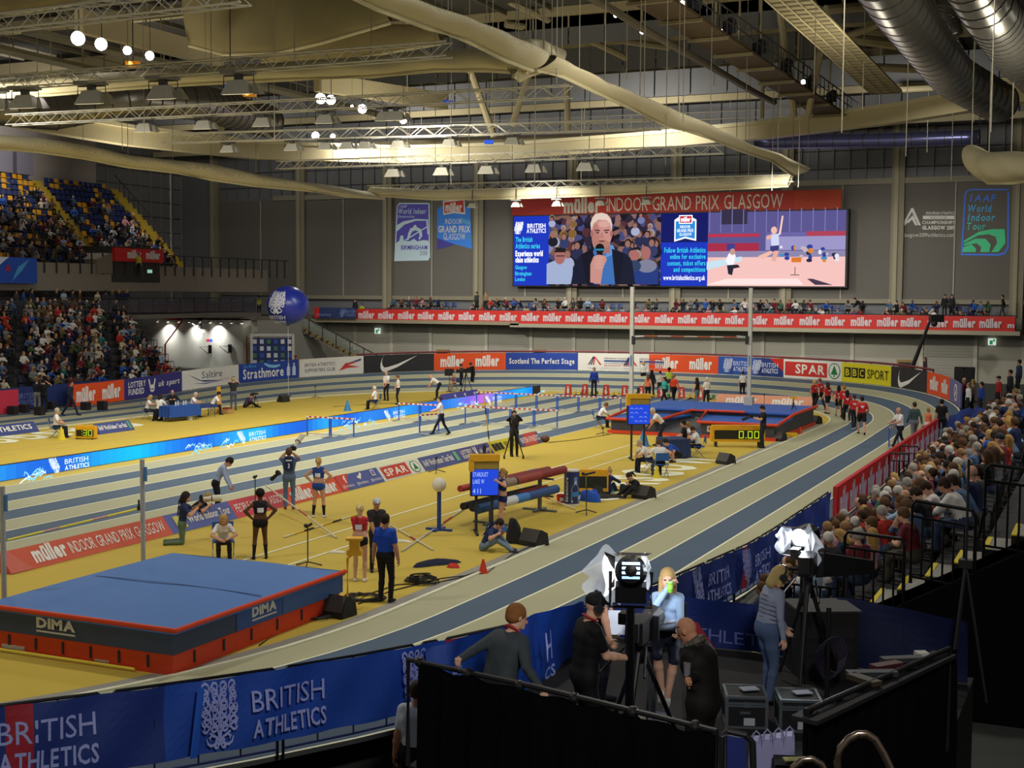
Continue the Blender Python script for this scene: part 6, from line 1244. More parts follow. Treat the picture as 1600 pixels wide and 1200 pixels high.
def info_board(label, u, v, w, h, z0, rz, lines, post):
    p = at_z(u, v); t = thing('result_board', label, 'scoreboard', p, rz); mb = MB(); mb.box((0, .12, z0+h/2), (w, .22, h), M('#1b1a18', .5)); mb.build('cabinet', t)
    mb = MB(); mb.box((0, .1, z0+h+.08), (w*1.05, .3, .17), CY_); mb.box((-w*.46, .1, z0+h-.12), (w*.16, .3, .3), CY_); mb.box((0, .14, z0+h+.3), (.08, .08, .2), DARKC); mb.build('hood', t)
    mb = MB(); mp = plane_map(Vector((-w/2, 0, z0)), Vector((w/2, 0, z0))); B_ = LED('#2148d8', 1.0)
    its = [('r', .04, .03, w-.02, h*.76, B_), ('r', .04, h*.77, w-.02, h-.02, M('#a08a3a', .6))]+[('t', tx, a*w, b*h, c*w, d*h, LED('#b8d0ff', 1.0), 'r') for tx, a, b, c, d in lines]
    if not lines: its += [('p', stroke([(w*(.12+.2*i), h*(.12+.16*j)), (w*(.2+.2*i), h*(.16+.16*j)), (w*(.27+.2*i), h*(.11+.16*j))], .03), LED('#7f9cf0', 1)) for i in range(4) for j in range(4) if (i*3+j) % 4]
    sign(mb, mp, its, eps=.006); mb.build('display', t)
    for x in (-.28*w, .28*w): mb = MB(); mb.box((x, .14, z0/2), (.07, .07, z0), DARKC); mb.build('post', t); mb = MB(); mb.box((x, .14, .03), (.07, .8, .06), DARKC); mb.build('foot', t)
info_board('result board reading STARDUST LAKE W on black posts', 757, 835, .74, .92, 1.0, A_+.12, (('STARDUST', .08, .56, .62, .68), ('LAKE W', .08, .36, .48, .48), ('4 1 1', .08, .08, .36, .22)), 0)
info_board('second result board with blurred lines in front of the vault pit', 997, 719, .86, 1.0, 1.35, A_+.1, (), 0)
# wind ball on its stand
p = P0(686, 829); t = thing('ball_stand', 'white round wind ball on a blue post beside the runway', 'ball stand', p); mb = MB(); mb.ball((0, 0, 1.22), .19, M('#e6e2d4', .5, noise=.03), 12); mb.build('ball', t, smooth=True)
mb = MB(); mb.box((0, 0, .55), (.08, .08, 1.0), G('#26448c')); mb.build('post', t); mb = MB(); mb.box((0, 0, .03), (.75, .08, .06), G('#26448c')); mb.box((0, 0, .03), (.08, .6, .06), G('#26448c')); mb.build('base', t)
# vault pole rack
t = thing('pole_rack', 'grey wheeled rack holding bagged vault poles behind the result board', 'rack'); r0, r1 = P0(745, 825), P0(848, 797); d = (r1-r0); d.normalize(); n_ = Vector((-d.y, d.x, 0))
GR = M('#6d7478', .4, .4); mb = MB()
for f in (.2, .95):
    p = r0.lerp(r1, f); mb.box(p+Vector((0, 0, .5)), (.09, .09, .95), GR, math.atan2(d.y, d.x)); mb.box(p+Vector((0, 0, .03)), (.08, 1.1, .06), GR, math.atan2(d.y, d.x)); mb.box(p+Vector((0, 0, .03)), (.7, .08, .06), GR, math.atan2(d.y, d.x))
    for h in (.45, .95): mb.tube(p+n_*-.45+Vector((0, 0, h)), p+n_*.4+Vector((0, 0, h)), .03, GR)
mb.build('frame', t)
def bag(label, h, off, r, segs, ext=(.25, .25)):
    mb = MB(); a, b = r0-d*ext[0]+n_*off+Vector((0, 0, h)), r1+d*ext[1]+n_*off+Vector((0, 0, h+.02)); x = 0
    for f, c in segs: mb.tube(a.lerp(b, x), a.lerp(b, x+f), r, M(c, .6), n=12); x += f
    solid(mb, 'pole_bag', label, 'pole bag', 'bags of vault poles on the rack')
bag('dark red pole bag with grey band on top of the rack, longer one', 1.1, -.28, .12, ((.35, '#8a7a68'), (.02, '#2a2624'), (.3, '#8f3a30'), (.33, '#7d2a26')), (.1, .75))
bag('dark red pole bag on the rack, shorter one behind', 1.1, .0, .13, ((.4, '#7d7262'), (.6, '#7a2c28')), (.1, .3))
bag('red and pale blue pole bag on the rack edge', .98+.1, .28, .09, ((.3, '#a03a34'), (.25, '#86a8c8'), (.3, '#b04038'), (.15, '#4a78b8')), (.4, .1))
bag('blue lettered pole bag on the lower shelf of the rack', .60, -.33, .13, ((.3, '#26508a'), (.15, '#c8ccd0'), (.15, '#3a78b8'), (.4, '#2c4c80')), (.5, .2))
bag('dark pole bag under the blue one on the lower shelf', .60, -.05, .12, ((.6, '#2c2c32'), (.4, '#9a3a2c')), (.3, .1))
bag('black pole bag at the back of the lower shelf', .60, .25, .10, ((1.0, '#24252b'),), (.3, .1))
# water bottle can, bucket, mic stand
p = P0(893, 789); t = thing('bottle_cooler', 'tall round water cooler printed with a bottle beside the red bucket', 'cooler', p, A_); mb = MB(); mb.lathe([(.2, 0), (.23, .03), (.23, 1.02)], M('#2b3560', .45), n=24); mb.build('body', t, smooth=False)
mb = MB(); mb.lathe([(.235, 1.02), (.235, 1.06), (.0, 1.07)], M('#d8d6d0', .4), n=24); mb.lathe([(.232, 0), (.232, .06)], M('#c8c6c0', .4), n=24); mb.build('lid', t)
mb = MB(); cyl = lambda s, t_, o=0.0: Vector(((.232+o)*math.sin(s/.23), -(.232+o)*math.cos(s/.23), t_))
sign(mb, cyl, [('p', [(-.02, .1), (.24, .1), (.24, .5), (.15, .66), (.15, .74), (.07, .74), (.07, .66), (-.02, .5)], G('#a9c6dd')), ('r', .06, .74, .16, .86, G('#6a8ab8')), ('r', -.02, .28, .24, .42, G('#3a7fc0')), ('p', [(0, .1), (.24, .2), (.24, .28), (0, .16)], G('#e8eef2'))], eps=.004, sub=.06)
V, Fs, w = text2d('Strathmore', 'b'); mb.add([cyl(-.12-.09*y, .12+.72*x/w, .004) for x, y in V], Fs, W_); mb.build('label', t)
p = P0(877, 786); mb = MB(); mb.lathe([(.13, 0), (.15, .26), (.13, .26), (.12, .03)], M('#c02820', .45), n=18); mb.box((.02, -.15, .13), (.14, .02, .1), W_, .2); solid(mb, 'bucket', 'red bucket with white patch on the tan floor', 'bucket', loc=p, rz=A_)
def mic_stand(label, u, v, h, boom=.25):
    p = P0(u, v); t = thing('microphone_stand', label, 'microphone stand', p, A_); mb = MB()
    for k in range(3): a = k*2.09+.5; mb.tube((0, 0, .12), (.34*math.cos(a), .34*math.sin(a), .015), .015, DARKC)
    mb.build('tripod', t); mb = MB(); mb.tube((0, 0, .1), (0, 0, h), .014, DARKC); mb.build('pole', t); mb = MB(); mb.tube((-boom*.4, 0, h-.03), (boom, 0, h+.05), .03, DARKC); mb.ball((-boom*.4, 0, h), .05, DARKC, 6); mb.build('microphone', t)
mic_stand('black microphone stand in front of the bottle cooler', 916, 803, 1.15); mic_stand('black microphone on a stand behind the blue high jump mat', 481, 886, .95, .1); mic_stand('thin black stand on the runway edge by the slanted boards', 682, 739, .52, .02)
mic_stand('thin black stand by the back straight kerb', 493, 622, .7, .02); mic_stand('black microphone stand beside the dark athlete', 399, 800, 1.0, .05); mic_stand('thin stand on the tan floor beyond the vault pit', 1194, 636, .7, .03); mic_stand('small microphone stand by the seated official at the pit', 942, 680, .3, .04)
# wedge monitors
MON = M('#24221f', .7, bump=.2, scale=40)
def monitor(label, u, v, rz, s=1.0):
    p = P0(u, v); t = thing('floor_monitor', label, 'speaker', p, rz, 'black wedge monitors'); w, d, h = .62*s, .46*s, .42*s; mb = MB()
    mb.add([(-w/2, -d/2, .02), (w/2, -d/2, .02), (w/2, d/2, .02), (-w/2, d/2, .02), (-w/2, -d/2+.06, h*.75), (w/2, -d/2+.06, h*.75), (w/2, d*.1, h), (-w/2, d*.1, h), (w/2, d/2, h*.25), (-w/2, d/2, h*.25)], [(0, 3, 2, 1), (0, 1, 5, 4), (4, 5, 6, 7), (7, 6, 8, 9), (9, 8, 2, 3), (0, 4, 7, 9, 3), (1, 2, 8, 6, 5)], MON); mb.build('cabinet', t)
    mb = MB(); a = [Vector((-w*.46, d*.13, h*.985)), Vector((w*.46, d*.13, h*.985)), Vector((w*.46, d*.49, h*.29)), Vector((-w*.46, d*.49, h*.29))]; mb.poly([q+Vector((0, .012, .008)) for q in a], M('#3a3733', .6, bump=.4, scale=90)); mb.build('grille', t)
for lab, u, v, rz in (('black wedge monitor at the corner of the blue high jump mat', 527, 962, A_+2.6), ('black wedge monitor behind the sitting photographer by the kerb', 834, 852, A_+2.4), ('black wedge monitor by the kerb beside the black puffer jacket', 1006, 779, A_+2.4), ('black wedge monitor on the tan floor by the kerb before the clock', 1134, 725, A_+2.2), ('black wedge monitor beside the photographer at the pit corner', 1216, 689, A_+2.4), ('black wedge monitor at the kerb of the far bend', 1273, 662, A_+2.2), ('black wedge monitor near the back straight kerb', 443, 628, A_+1.0)): monitor(lab, u, v, rz)
# cones, caps, cloth, cables, poles
def cone(label, u, v, c, h=.32): mb = MB(); mb.lathe([(.13*h/.32, 0), (.13*h/.32, .02), (.10*h/.32, .03), (.025, h)], M(c, .5), n=14); solid(mb, 'marker_cone', label, 'cone', loc=P0(u, v))
cone('small red cone on the kerb strip near the cable heap', 755, 896, '#c8381e'); cone('small red cone by the kerb beyond the clock', 1250, 678, '#c8501e'); cone('blue cone on the infield near the seated official', 543, 642, '#2a78b8', .6); cone('blue cone beside the second result board', 1005.5, 697, '#2a78b8', .75); cone('yellow cone at the feet of the official by the small clock', 96, 687, '#d8c42a', .55); cone('yellow cone under the chairs by the scoring table', 1026, 747, '#d8c42a', .42)
def cloth(name, label, cat, u, v, w, d, h, c, rz=0.0, seed=1):
    r = random.Random(seed); ph = [r.uniform(0, 6) for _ in range(6)]; mb = MB()
    def fn(a, b):
        an = 2*math.pi*a; rr = b*(1+.22*math.sin(2*an+ph[0])+.15*math.sin(3*an+ph[1])+.1*math.sin(5*an+ph[2])); return Vector((w/2*rr*math.cos(an), d/2*rr*math.sin(an), .012+h*(max(0, 1-b**(5 if h > .18 else 2))**.6)*(.85+b*(.28*math.sin(3*an+ph[3])+.18*math.sin(5*an+ph[4]))+.06*math.sin(8*b))*(b < .999)))
    mb.grid(fn, 28, 7, M(c, .85, noise=.2)); return solid(mb, name, label, cat, loc=P0(u, v), rz=rz, smooth=True)
cloth('jacket', 'dark navy jacket dropped on the tan floor by the red cap', 'jacket', 681, 882, .95, .5, .13, '#1b2038', A_+.5, 3); cloth('red_cap', 'red cap lying on the floor beside the dropped jacket', 'cap', 707, 887, .26, .2, .1, '#c03428', 0, 4)
cloth('sack_bag', 'bright blue drawstring bag beside the bottle cooler', 'bag', 923, 783, .62, .5, .34, '#1f50b4', .3, 5); cloth('kit_bag', 'black open kit bag behind the blue drawstring bag', 'bag', 932, 771, .8, .6, .5, '#2a2824', .3, 6); cloth('dark_coat', 'black coat spread on the floor beside the bags', 'coat', 945, 778, 1.0, .5, .12, '#26241f', .6, 7); cloth('turquoise_top', 'turquoise top lying beside the tracksuit athlete', 'clothing', 950, 768, .4, .5, .25, '#3aa0a8', .6, 8); cloth('patterned_bag', 'black bag with white print before the puffer jacket', 'bag', 978, 772, .5, .4, .3, '#2c2a2a', 0, 9)
cloth('backpack', 'black backpack standing beside the wedge monitor', 'bag', 802, 848, .42, .36, .62, '#1a1a1c', 0, 10); cloth('blue_shoes_bag', 'blue kit bag at the foot of the result board', 'bag', 778, 829, .6, .4, .2, '#2a5a9a', 0, 12); cloth('towel', 'white towel left on the runway edge', 'towel', 627, 847, .5, .22, .06, '#d6d0bc', .3, 13); cloth('paper_bag', 'white crumpled paper by the runway near the yellow stand', 'paper', 527, 864, .4, .16, .05, '#d8d2c0', .3, 14); cloth('yellow_tape', 'yellow fabric piece at the corner of the mat monitor', 'cloth', 540, 952, .5, .3, .03, '#cfae22', .2, 15)
cloth('yellow_box_cover', 'yellow equipment bag at the kerb of the bend', 'bag', 1235, 683, .5, .4, .2, '#d0a81e', .2, 16)
for s, (lab, u, v, w) in enumerate((('black coil of cables heaped on the tan floor near the kerb', 659, 911, .8), ('black cable heap around the mat monitor', 480, 962, 1.2), ('cable tangle behind the man in the blue polo', 570, 936, .9))):
    r = random.Random(40+s); mb = MB(); c = P0(u, v)
    for k in range(7): pts = [c+Vector((w/2*(1-.08*k)*math.cos(a/10*2*math.pi+k)+r.uniform(-.05, .05), w/3*math.sin(a/10*2*math.pi+k)+r.uniform(-.05, .05), .03+.02*k*(s == 0)+r.uniform(0, .03))) for a in range(11)]; mb.path(pts, .016, M('#1d1c1a', .6), 5)
    solid(mb, 'cable_coil', lab, 'cable')
def cable(label, pts, r=.014): mb = MB(); mb.path([P0(u, v)+Vector((0, 0, .02)) for u, v in pts], r, M('#26241f', .6), 5); solid(mb, 'floor_cable', label, 'cable')
cable('black cable running along the kerb past the red cone', [(560, 945), (610, 925), (690, 905), (760, 897), (800, 868), (840, 850)]); cable('black cable looping behind the man in the blue polo', [(540, 950), (575, 930), (620, 915), (680, 912), (715, 905), (760, 890)]); cable('black cable trailing from the fence to the mat', [(395, 1005), (425, 975), (470, 968), (520, 962)]); cable('thin cable crossing the infield to the second result board', [(858, 692), (900, 688), (960, 678), (1000, 680)]); cable('thin cable lying by the back straight before the officials', [(520, 636), (580, 632), (640, 630), (690, 624)]); cable('second loose cable beside the mat corner', [(405, 1010), (440, 985), (500, 958), (525, 960)])
for lab, a, b, c, h in (('pale vault pole leaning across from the dark athlete', (415, 793), (526, 842), '#c8bfa4', .62), ('striped white and yellow vault pole lying by the runway', (443, 841), (560, 805), '#d8cfae', 0), ('long silver vault pole lying from the result board', (628, 863), (743, 784), '#b8b8b0', 0), ('pale vault pole crossing the silver one', (610, 822), (677, 861), '#cbbf9e', 0), ('vault pole lying in front of the rack', (800, 770), (899, 797), '#cfc4a6', .25), ('striped pole standing upright behind the result board', (758, 668), (768, 712), '#c8b43a', 0)):
    p, q = P0(*a), P0(*b); mb = MB()
    if 'upright' in lab: p = P0(767, 712); q = p+Vector((-.35, 0, 2.5)); p, q = q, p
    p = p+Vector((0, 0, h+.03)); q = q+Vector((0, 0, .03)); k = 8
    for i in range(k): mb.tube(p.lerp(q, i/k), p.lerp(q, (i+1)/k), .024, M('#d8b42a' if ('striped' in lab and i % 3 == 1) else ('#24221e' if 'striped' in lab and i % 3 == 2 else ('#a83a2a' if i == 4 else c)), .45))
    solid(mb, 'vault_pole', lab, 'vault pole')
# yellow sensor stand at the mat corner
p = P0(543, 937); t = thing('sensor_stand', 'yellow sensor stand beside the blue high jump mat', 'stand', p); mb = MB(); mb.path([(0, 0, 0), (0, 0, .85), (.08, .05, .93)], .03, CY_, 8); mb.build('post', t); mb = MB(); mb.box((.12, .08, .97), (.3, .22, .1), CY_, .4); mb.box((.12, .08, 1.12), (.2, .16, .22), CY_, .4); mb.box((.12, .08, 1.25), (.32, .26, .05), CY_, .4); mb.build('head', t); mb = MB(); mb.lathe([(.14, 0), (.14, .02)], CY_, n=14); mb.build('foot', t)
# tables
def table(label, p, rz, w, d, h=.74, drape=.55, c='#1f4a9c', group=None):
    t = thing('folding_table', label, 'table', p, rz); mb = MB(); mb.box((0, 0, h-.02), (w, d, .04), M('#b8b8b4', .5)); mb.build('tabletop', t)
    for x in (-w*.42, w*.42):
        for y in (-d*.4, d*.4): mb = MB(); mb.tube((x, y, 0), (x, y, h-.03), .018, M('#5a5a5c', .4, .5)); mb.build('leg', t)
    mb = MB(); m = M(c, .8, noise=.12, bump=.2); n = 40
    per = [(-w/2, -d/2), (w/2, -d/2), (w/2, d/2), (-w/2, d/2), (-w/2, -d/2)]; V = []
    for i in range(n+1):
        f = i/n*4; k = min(int(f), 3); a, b = per[k], per[k+1]; x, y = a[0]+(b[0]-a[0])*(f-k), a[1]+(b[1]-a[1])*(f-k); s = 1.02+.03*math.sin(i*2.1); V += [(x*1.01, y*1.02, h+.012), (x*s*1.02, y*s*1.05, h-drape)]
    mb.add(V, [(2*i, 2*i+1, 2*i+3, 2*i+2) for i in range(n)], m); mb.box((0, 0, h+.01), (w*1.015, d*1.03, .012), m); o = mb.build('tablecloth'); o.location = p; o.rotation_euler = (0, 0, rz); tag(o, 'blue cloth draped over the '+label.split(' table')[0]+' table', 'tablecloth'); return t
pt = P0(281, 657); table('officials table with jugs by the back straight', pt, RAD(80), 1.9, .75, drape=.52); pt2 = P0(318, 652); table('low computer table next to the officials table', pt2, RAD(80), 1.3, .6, .62, .12, '#24366e'); pt3 = P0(1040, 717)+Vector((.1, .6, 0)); table('scoring table beside the second result board', pt3, A_+.35, .9, 1.1, drape=.68, c='#26365c')
for k in range(4): mb = MB(); mb.lathe([(.04, 0), (.045, .12), (.02, .18), (.02, .22)], M('#b8c4cc', .2), n=10); solid(mb, 'water_bottle', 'clear water bottle on the officials table, %s along' % nth(k+1), 'bottle', 'bottles on the officials table', loc=pt+Vector((.15-.1*(k % 2), -.5+.3*k, .757)))
mb = MB(); mb.lathe([(.16, 0), (.17, .4), (.1, .48), (.1, .52)], M('#c8ccd0', .4), n=14); solid(mb, 'water_canister', 'white canister standing at the end of the officials table', 'canister', loc=P0(296, 656)); mb = MB(); mb.box((0, 0, .1), (1.5, .14, .1), M('#d0cec8', .5), RAD(80)); solid(mb, 'white_case', 'long white case under the officials table', 'case', loc=P0(276, 656))
mb = MB(); mb.box((0, 0, .7), (.16, .12, 1.35), CY_, .2); mb.box((0, 0, .04), (.5, .4, .08), CY_, .2); solid(mb, 'measuring_device', 'tall yellow measuring post gripped by the leaning official', 'measuring device', loc=P0(342, 645)); mb = MB(); mb.box((0, 0, .12), (.7, .5, .2), M('#b08a5a', .6)); mb.box((.1, 0, .27), (.3, .3, .1), M('#8a3a2a', .6)); solid(mb, 'equipment_crate', 'open wooden equipment crate beside the yellow measuring post', 'crate', loc=P0(352, 646))
# folding chairs
fch = None
def chair(label, p, rz, c='#2a5a9c'):
    global fch
    if fch is not None: return dup(fch, p, rz, label)
    t = thing('folding_chair', label, 'chair', p, rz, 'blue folding chairs'); fab = M(c, .8); mt = M('#8f9294', .35, .6); fch = t
    for x in (-.24, .24):
        for a, b in (((x, -.22, .0), (x, .2, .46)), ((x, .22, 0), (x, -.22, .5))): mb = MB(); mb.tube(a, b, .012, mt); mb.build('leg', t)
        mb = MB(); mb.tube((x, -.22, .5), (x, -.28, .84), .012, mt); mb.build('back_post', t)
    mb = MB(); mb.box((0, 0, .44), (.5, .44, .02), fab); mb.build('seat', t); mb = MB(); mb.box((0, -.265, .72), (.48, .02, .26), fab); mb.build('backrest', t); return t
# ================================================================ people on the track and infield
def FP(label, u, v, rz, pose, h=1.75, **k):
    kw = dict(res=.02 if v < 700 else .015); kw.update(k); return person(label, at_z(u, v, kw.pop('z', 0.0)), rz, pose, h, **kw)
def SP(label, u, v, rz, pose, h=1.72, **k):               # seated on a folding chair
    p = at_z(u, v); chair('folding chair under the '+' '.join(label.split(',')[0].split()[:12]), p, rz); kw = dict(res=.02 if v < 760 else .015); kw.update(k); return person(label, p+Vector((0, 0, -.035)), rz, pose, h, **kw)
POSES['leanover'] = POSE(lean=22, hunch=8, hl=(-.12, .40, .80), hr=(.2, .46, .66), hp=28)
OFF = dict(top='#e4e2e2', bot='#1b1d2a', shoe='#1a1a1c')
ATH = dict(sleeve='n', leg='brief', torso=(BOT, SKIN, TOP), fem=True, shoe='#d8d6d4')
BIB = dict(top='#23304f')
FP('person in black shorts and knee socks, hands on hips, at the runway start', 407, 874, A_+.25, 'hips', 1.68, top='#1c1a24', bot='#17161a', skin='d', hairc='#171214', hair='afro', sock='#18181c', **{**ATH, 'shoe': '#1c1c20'})
FP('person in blue shorts and black knee socks, hands on hips, by the orange board', 498, 809, A_-.1, 'hips', 1.72, top='#23438f', bot='#234a9c', skin='a', hairc='#b89a5c', hair='pony', sock='#16161a', **ATH)
FP('person with blonde ponytail in red crop top and black shorts beside the blue polo', 562, 909, A_-.1, 'front', 1.73, top='#b82c34', bot='#18181c', skin='c', hairc='#d0b87c', hair='pony', **ATH)
FP('person in blue polo shirt and black trousers watching beside the blonde athlete', 602, 941, A_-.35, 'stand', 1.84, top='#1c46a8', bot='#18171c', hair='crop', hairc='#2c211c', skin='b', girth=1.05)
FP('person in dark top partly hidden behind the blonde athlete and blue polo', 588, 893, T_+.3, 'front', 1.70, top='#2c2a30', bot='#2a2a34', hair='cap', hairc='#b8bcc8', skin='b')
FP('person in navy crop top leaning at the result board', 785, 832, L_+.25, 'armup', 1.72, top='#1f2c66', bot='#1f2c66', skin='a', hairc='#a0803e', hair='pony', **{**ATH, 'shoe': '#3a6ab0'})
pg = FP('person in navy bib and jeans holding a big white lens on the orange board', 452, 796, A_+.1, 'photo', 1.82, top='#4a5a78', bot='#5b6f8e', shoe='#8a3424', hair='short', hairc='#5a4632', sleeve='s', torso=(BOT, TOP, TOP))
pk = FP('person kneeling with a camera in navy bib and green trousers', 285, 850, RR_+.25, 'kneel', 1.75, top='#26345c', bot='#5d7058', hairc='#2c2018', hair='bob', sleeve='s', shoe='#4a4440')
pl = FP('person in pale blue shirt and navy bib leaning over the slanted board', 338, 806, RR_+.1, 'leanover', 1.8, top='#a3b4d8', bot='#1b1c26', sleeve='l', hairc='#2a211c')
ps = FP('person sitting on the floor in navy bib and jeans by the kerb monitor', 757, 860, RR_-.25, 'floorsit', 1.75, top='#24325c', bot='#6f8496', hairc='#2a221c', hair='short', shoe='#3a3a40')
FP('person behind the tripod camera in the pit of photographers, fair hair', 300, 818, RR_, 'crouch', 1.7, top='#1c1d24', bot='#1b1b20', hair='short', hairc='#a08a4c')
SP('person in white polo with red lanyard seated behind the blue mat', 349, 874, T_+.25, 'sitlean', 1.66, top='#e6e3e6', bot='#17171c', hairc='#b08f52', hair='bob', fem=True)
tvc = FP('person in black filming beside the yellow sport board', 803, 713, T_+.1, 'photo', 1.8, top='#1c1b1e', bot='#1c1b1e', sleeve='l', hair='short', hairc='#1c1917', res=.02)
FP('person in white shirt striding along the sprint lanes carrying a hurdle', 690, 680, L_+.15, 'carry', 1.78, hair='crop', hairc='#3a2e26', **OFF)
SP('person in white shirt seated before the vault pit', 935, 668, RR_+.1, 'sitlean', 1.75, hair='short', hairc='#6a5238', **OFF)
FP('person in white shirt bending with arm out before the vault pit', 1030, 697, L_+.1, 'bendfar', 1.82, hair='grey', hairc='#b8b4ac', **{**OFF, 'bot': '#22273c'})
SP('person in white shirt leaning forward left of the scoring table', 1014, 738, L_+.2, 'sitlean', 1.74, hair='grey', hairc='#b0a890', **OFF)
SP('person in white shirt seated upright before the scoring table', 1031, 745, A_+.2, 'sittable', 1.78, hair='short', hairc='#4a3a2c', **OFF)
FP('person in blue t-shirt and black shorts crouching at the scoring table', 1058, 722, L_+.2, 'crouch', 1.8, top='#1f4cae', bot='#1c1c20', leg='short', hairc='#2a221c')
SP('bearded person in black shirt seated behind the crouching blue t-shirt', 1070, 708, L_-.1, 'sit', 1.8, top='#17171a', bot='#1c1c20', hairc='#211a16')
SP('person in white shirt with fair hair seated at the scoring table end', 1082, 706, L_+.1, 'sittable', 1.7, hair='bob', hairc='#8a6a42', fem=True, **OFF)
SP('person in white shirt writing, last chair at the scoring table', 1091, 715, L_, 'sitphone', 1.72, hair='short', hairc='#3a2a22', **OFF)
FP('person in navy tracksuit sitting on the floor with blonde bun', 946, 772, A_-.4, 'floorsit', 1.72, top='#1c2750', bot='#1c2750', sleeve='l', hair='bun', hairc='#a88c54', fem=True)
FP('person in black puffer jacket sitting on the floor by the kerb monitor', 1000, 777, L_+.3, 'floorsit', 1.72, top='#1d1c1e', bot='#1b1b1f', sleeve='l', girth=1.15, hair='pony', hairc='#2c1f18', fem=True)
pp = FP('person in black vest with a camera standing at the pit corner', 1192, 700, L_+.1, 'photolow', 1.8, top='#17171a', bot='#22262e', hairc='#241c18')
FP('child in white shirt and dark shorts crouching beside the black vest', 1215, 683, L_+.2, 'crouch', 1.5, top='#dfe2ec', bot='#2a3a5c', leg='short', hairc='#8a5c3a')
FP('person in white top and dark trousers with a blue bag beyond the pit', 1160, 622, A_+.1, 'stand', 1.68, hair='bun', hairc='#2a201a', girth=1.12, fem=True, **OFF)
FP('person with white hair in white shirt beyond the vault pit', 1104, 636, A_+.5, 'stand2', 1.72, hair='grey', hairc='#cfcabf', **OFF)
FP('person with long dark hair in black top and grey jeans beyond the pit', 1089, 636, A_+.7, 'walk2', 1.7, top='#1d1c20', bot='#5c6878', hair='long', hairc='#241a16', fem=True, sleeve='n')
FP('person in orange vest and black leggings walking by red box four', 1012, 629, A_-.2, 'walk2', 1.68, top='#e0764c', bot='#18181c', hair='long', hairc='#6a4a30', fem=True, sleeve='n')
FP('person in black beside the orange vest at the start', 1018, 621, A_-.1, 'stand', 1.72, top='#1b1b20', bot='#1b1b1f', sleeve='l', hair='long', hairc='#1d1714', fem=True)
FP('person in pale hooded top among the group at the start', 1031, 621, A_+.3, 'stand', 1.66, top='#d8cdc6', bot='#2a2a32', sleeve='l', hair='bun', hairc='#2a1e18', fem=True)
FP('person in teal jacket and black leggings walking at the start', 1038, 632, L_+.5, 'walk', 1.64, top='#3fb3a8', bot='#18181c', sleeve='l', hair='pony', hairc='#221a16', fem=True)
FP('person in lime green top with curly dark hair at the start', 1045, 616, A_, 'stand', 1.72, top='#b6cf4c', bot='#3a3f4c', hair='afro', hairc='#211815', skin='d', fem=True)
FP('person in bright orange red jacket and black trousers at the start', 1053, 630, A_+.3, 'walk2', 1.72, top='#dd4628', bot='#18181c', sleeve='l', hair='bun', hairc='#8a6844', fem=True)
FP('person in white shirt standing tall behind the orange vest', 1005, 606, A_+.2, 'front', 1.85, hair='bob', hairc='#b09468', **OFF)
FP('person in bright blue jacket and navy trousers behind red box seven', 928, 619, T_-.1, 'stand', 1.82, top='#1f3fa4', bot='#171a2a', sleeve='l', hair='grey', hairc='#8a8078')
o1 = FP('person in black with a long camera rig at the back straight', 721, 608, L_+.4, 'photolow', 1.72, top='#1b1a1e', bot='#1c1c20', sleeve='l', hairc='#241c18')
FP('person in black with white lanyard behind the wheeled camera', 739, 606, L_+.6, 'lookdown', 1.78, top='#19191c', bot='#1c1c20', sleeve='l', hairc='#3a2a20')
SP('person with blonde hair seated by the wheeled camera', 710, 612, L_+.8, 'sit', 1.62, top='#8a5c64', bot='#8a8474', hair='bob', hairc='#c8b48c', fem=True)
FP('person in white shirt raking beside the LED board end', 683, 624, L_-.1, 'bend', 1.8, hair='bald', hairc='#b8a898', **OFF)
FP('bald person in white shirt with stick on the far infield', 604, 626, T_-.5, 'front', 1.78, hair='bald', hairc='#a89888', **OFF)
FP('person in white shirt standing in front of the bald official', 622, 632, L_+.2, 'front', 1.7, hair='short', hairc='#6a4a34', **OFF)
SP('person with white hair in white shirt seated behind the LED board', 587, 640, L_-.1, 'sit', 1.74, hair='grey', hairc='#c8c2b8', **OFF)
FP('person in black with yellow topped camera on the far bend', 557, 589, T_+.1, 'photo', 1.82, top='#19191d', bot='#19191d', hair='short', hairc='#8a5a3c')
FP('person in black filming in front of the blue water board', 463, 594, A_+1.2, 'photolow', 1.82, top='#1b1c22', bot='#1d2130', hair='short', hairc='#8a4a34', z=.1)
ph = FP('person in black bib and jeans photographing near the officials table', 365, 641, A_+.2, 'photo', 1.8, top='#26282e', bot='#4a5468', hair='short', hairc='#a08c6c')
FP('person in purple top sitting on the floor beside a small tripod', 383, 637, RR_+.3, 'floorsit', 1.72, top='#4a3a58', bot='#1c1b20', sleeve='l', hairc='#2a2019')
FP('runner in white and blue kit walking past the energy board', 281, 616, A_-.2, 'hips', 1.72, top='#d0d6e8', bot='#2a3f8a', skin='a', hairc='#5a3f2a', hair='pony', **{**ATH, 'shoe': '#8fd0a8'})
SP('person with fair hair in white shirt seated at the officials table', 229, 655, RR_+.2, 'sittable', 1.68, hair='bob', hairc='#a8884e', fem=True, **OFF)
FP('person with dark hair in white shirt kneeling at the officials table', 249, 657, A_-.2, 'kneel', 1.74, hair='bob', hairc='#2a1c16', fem=True, **OFF)
SP('bald person in dark suit seated behind the officials table', 270, 646, T_+.2, 'sittable', 1.74, top='#20202a', bot='#20202a', sleeve='l', hair='bald', hairc='#b0a090')
SP('grey haired person in white seated between the tables', 299, 652, RR_+.1, 'sittable', 1.76, hair='grey', hairc='#b8aa98', **OFF)
SP('person in white shirt leaning on the tall yellow measuring post', 331, 648, RR_+.2, 'sitlean', 1.76, hair='short', hairc='#1d1815', **OFF)
SP('grey haired person in white shirt seated beside the small clock', 87, 684, RR_+.2, 'sit', 1.74, hair='grey', hairc='#b0a898', **OFF)
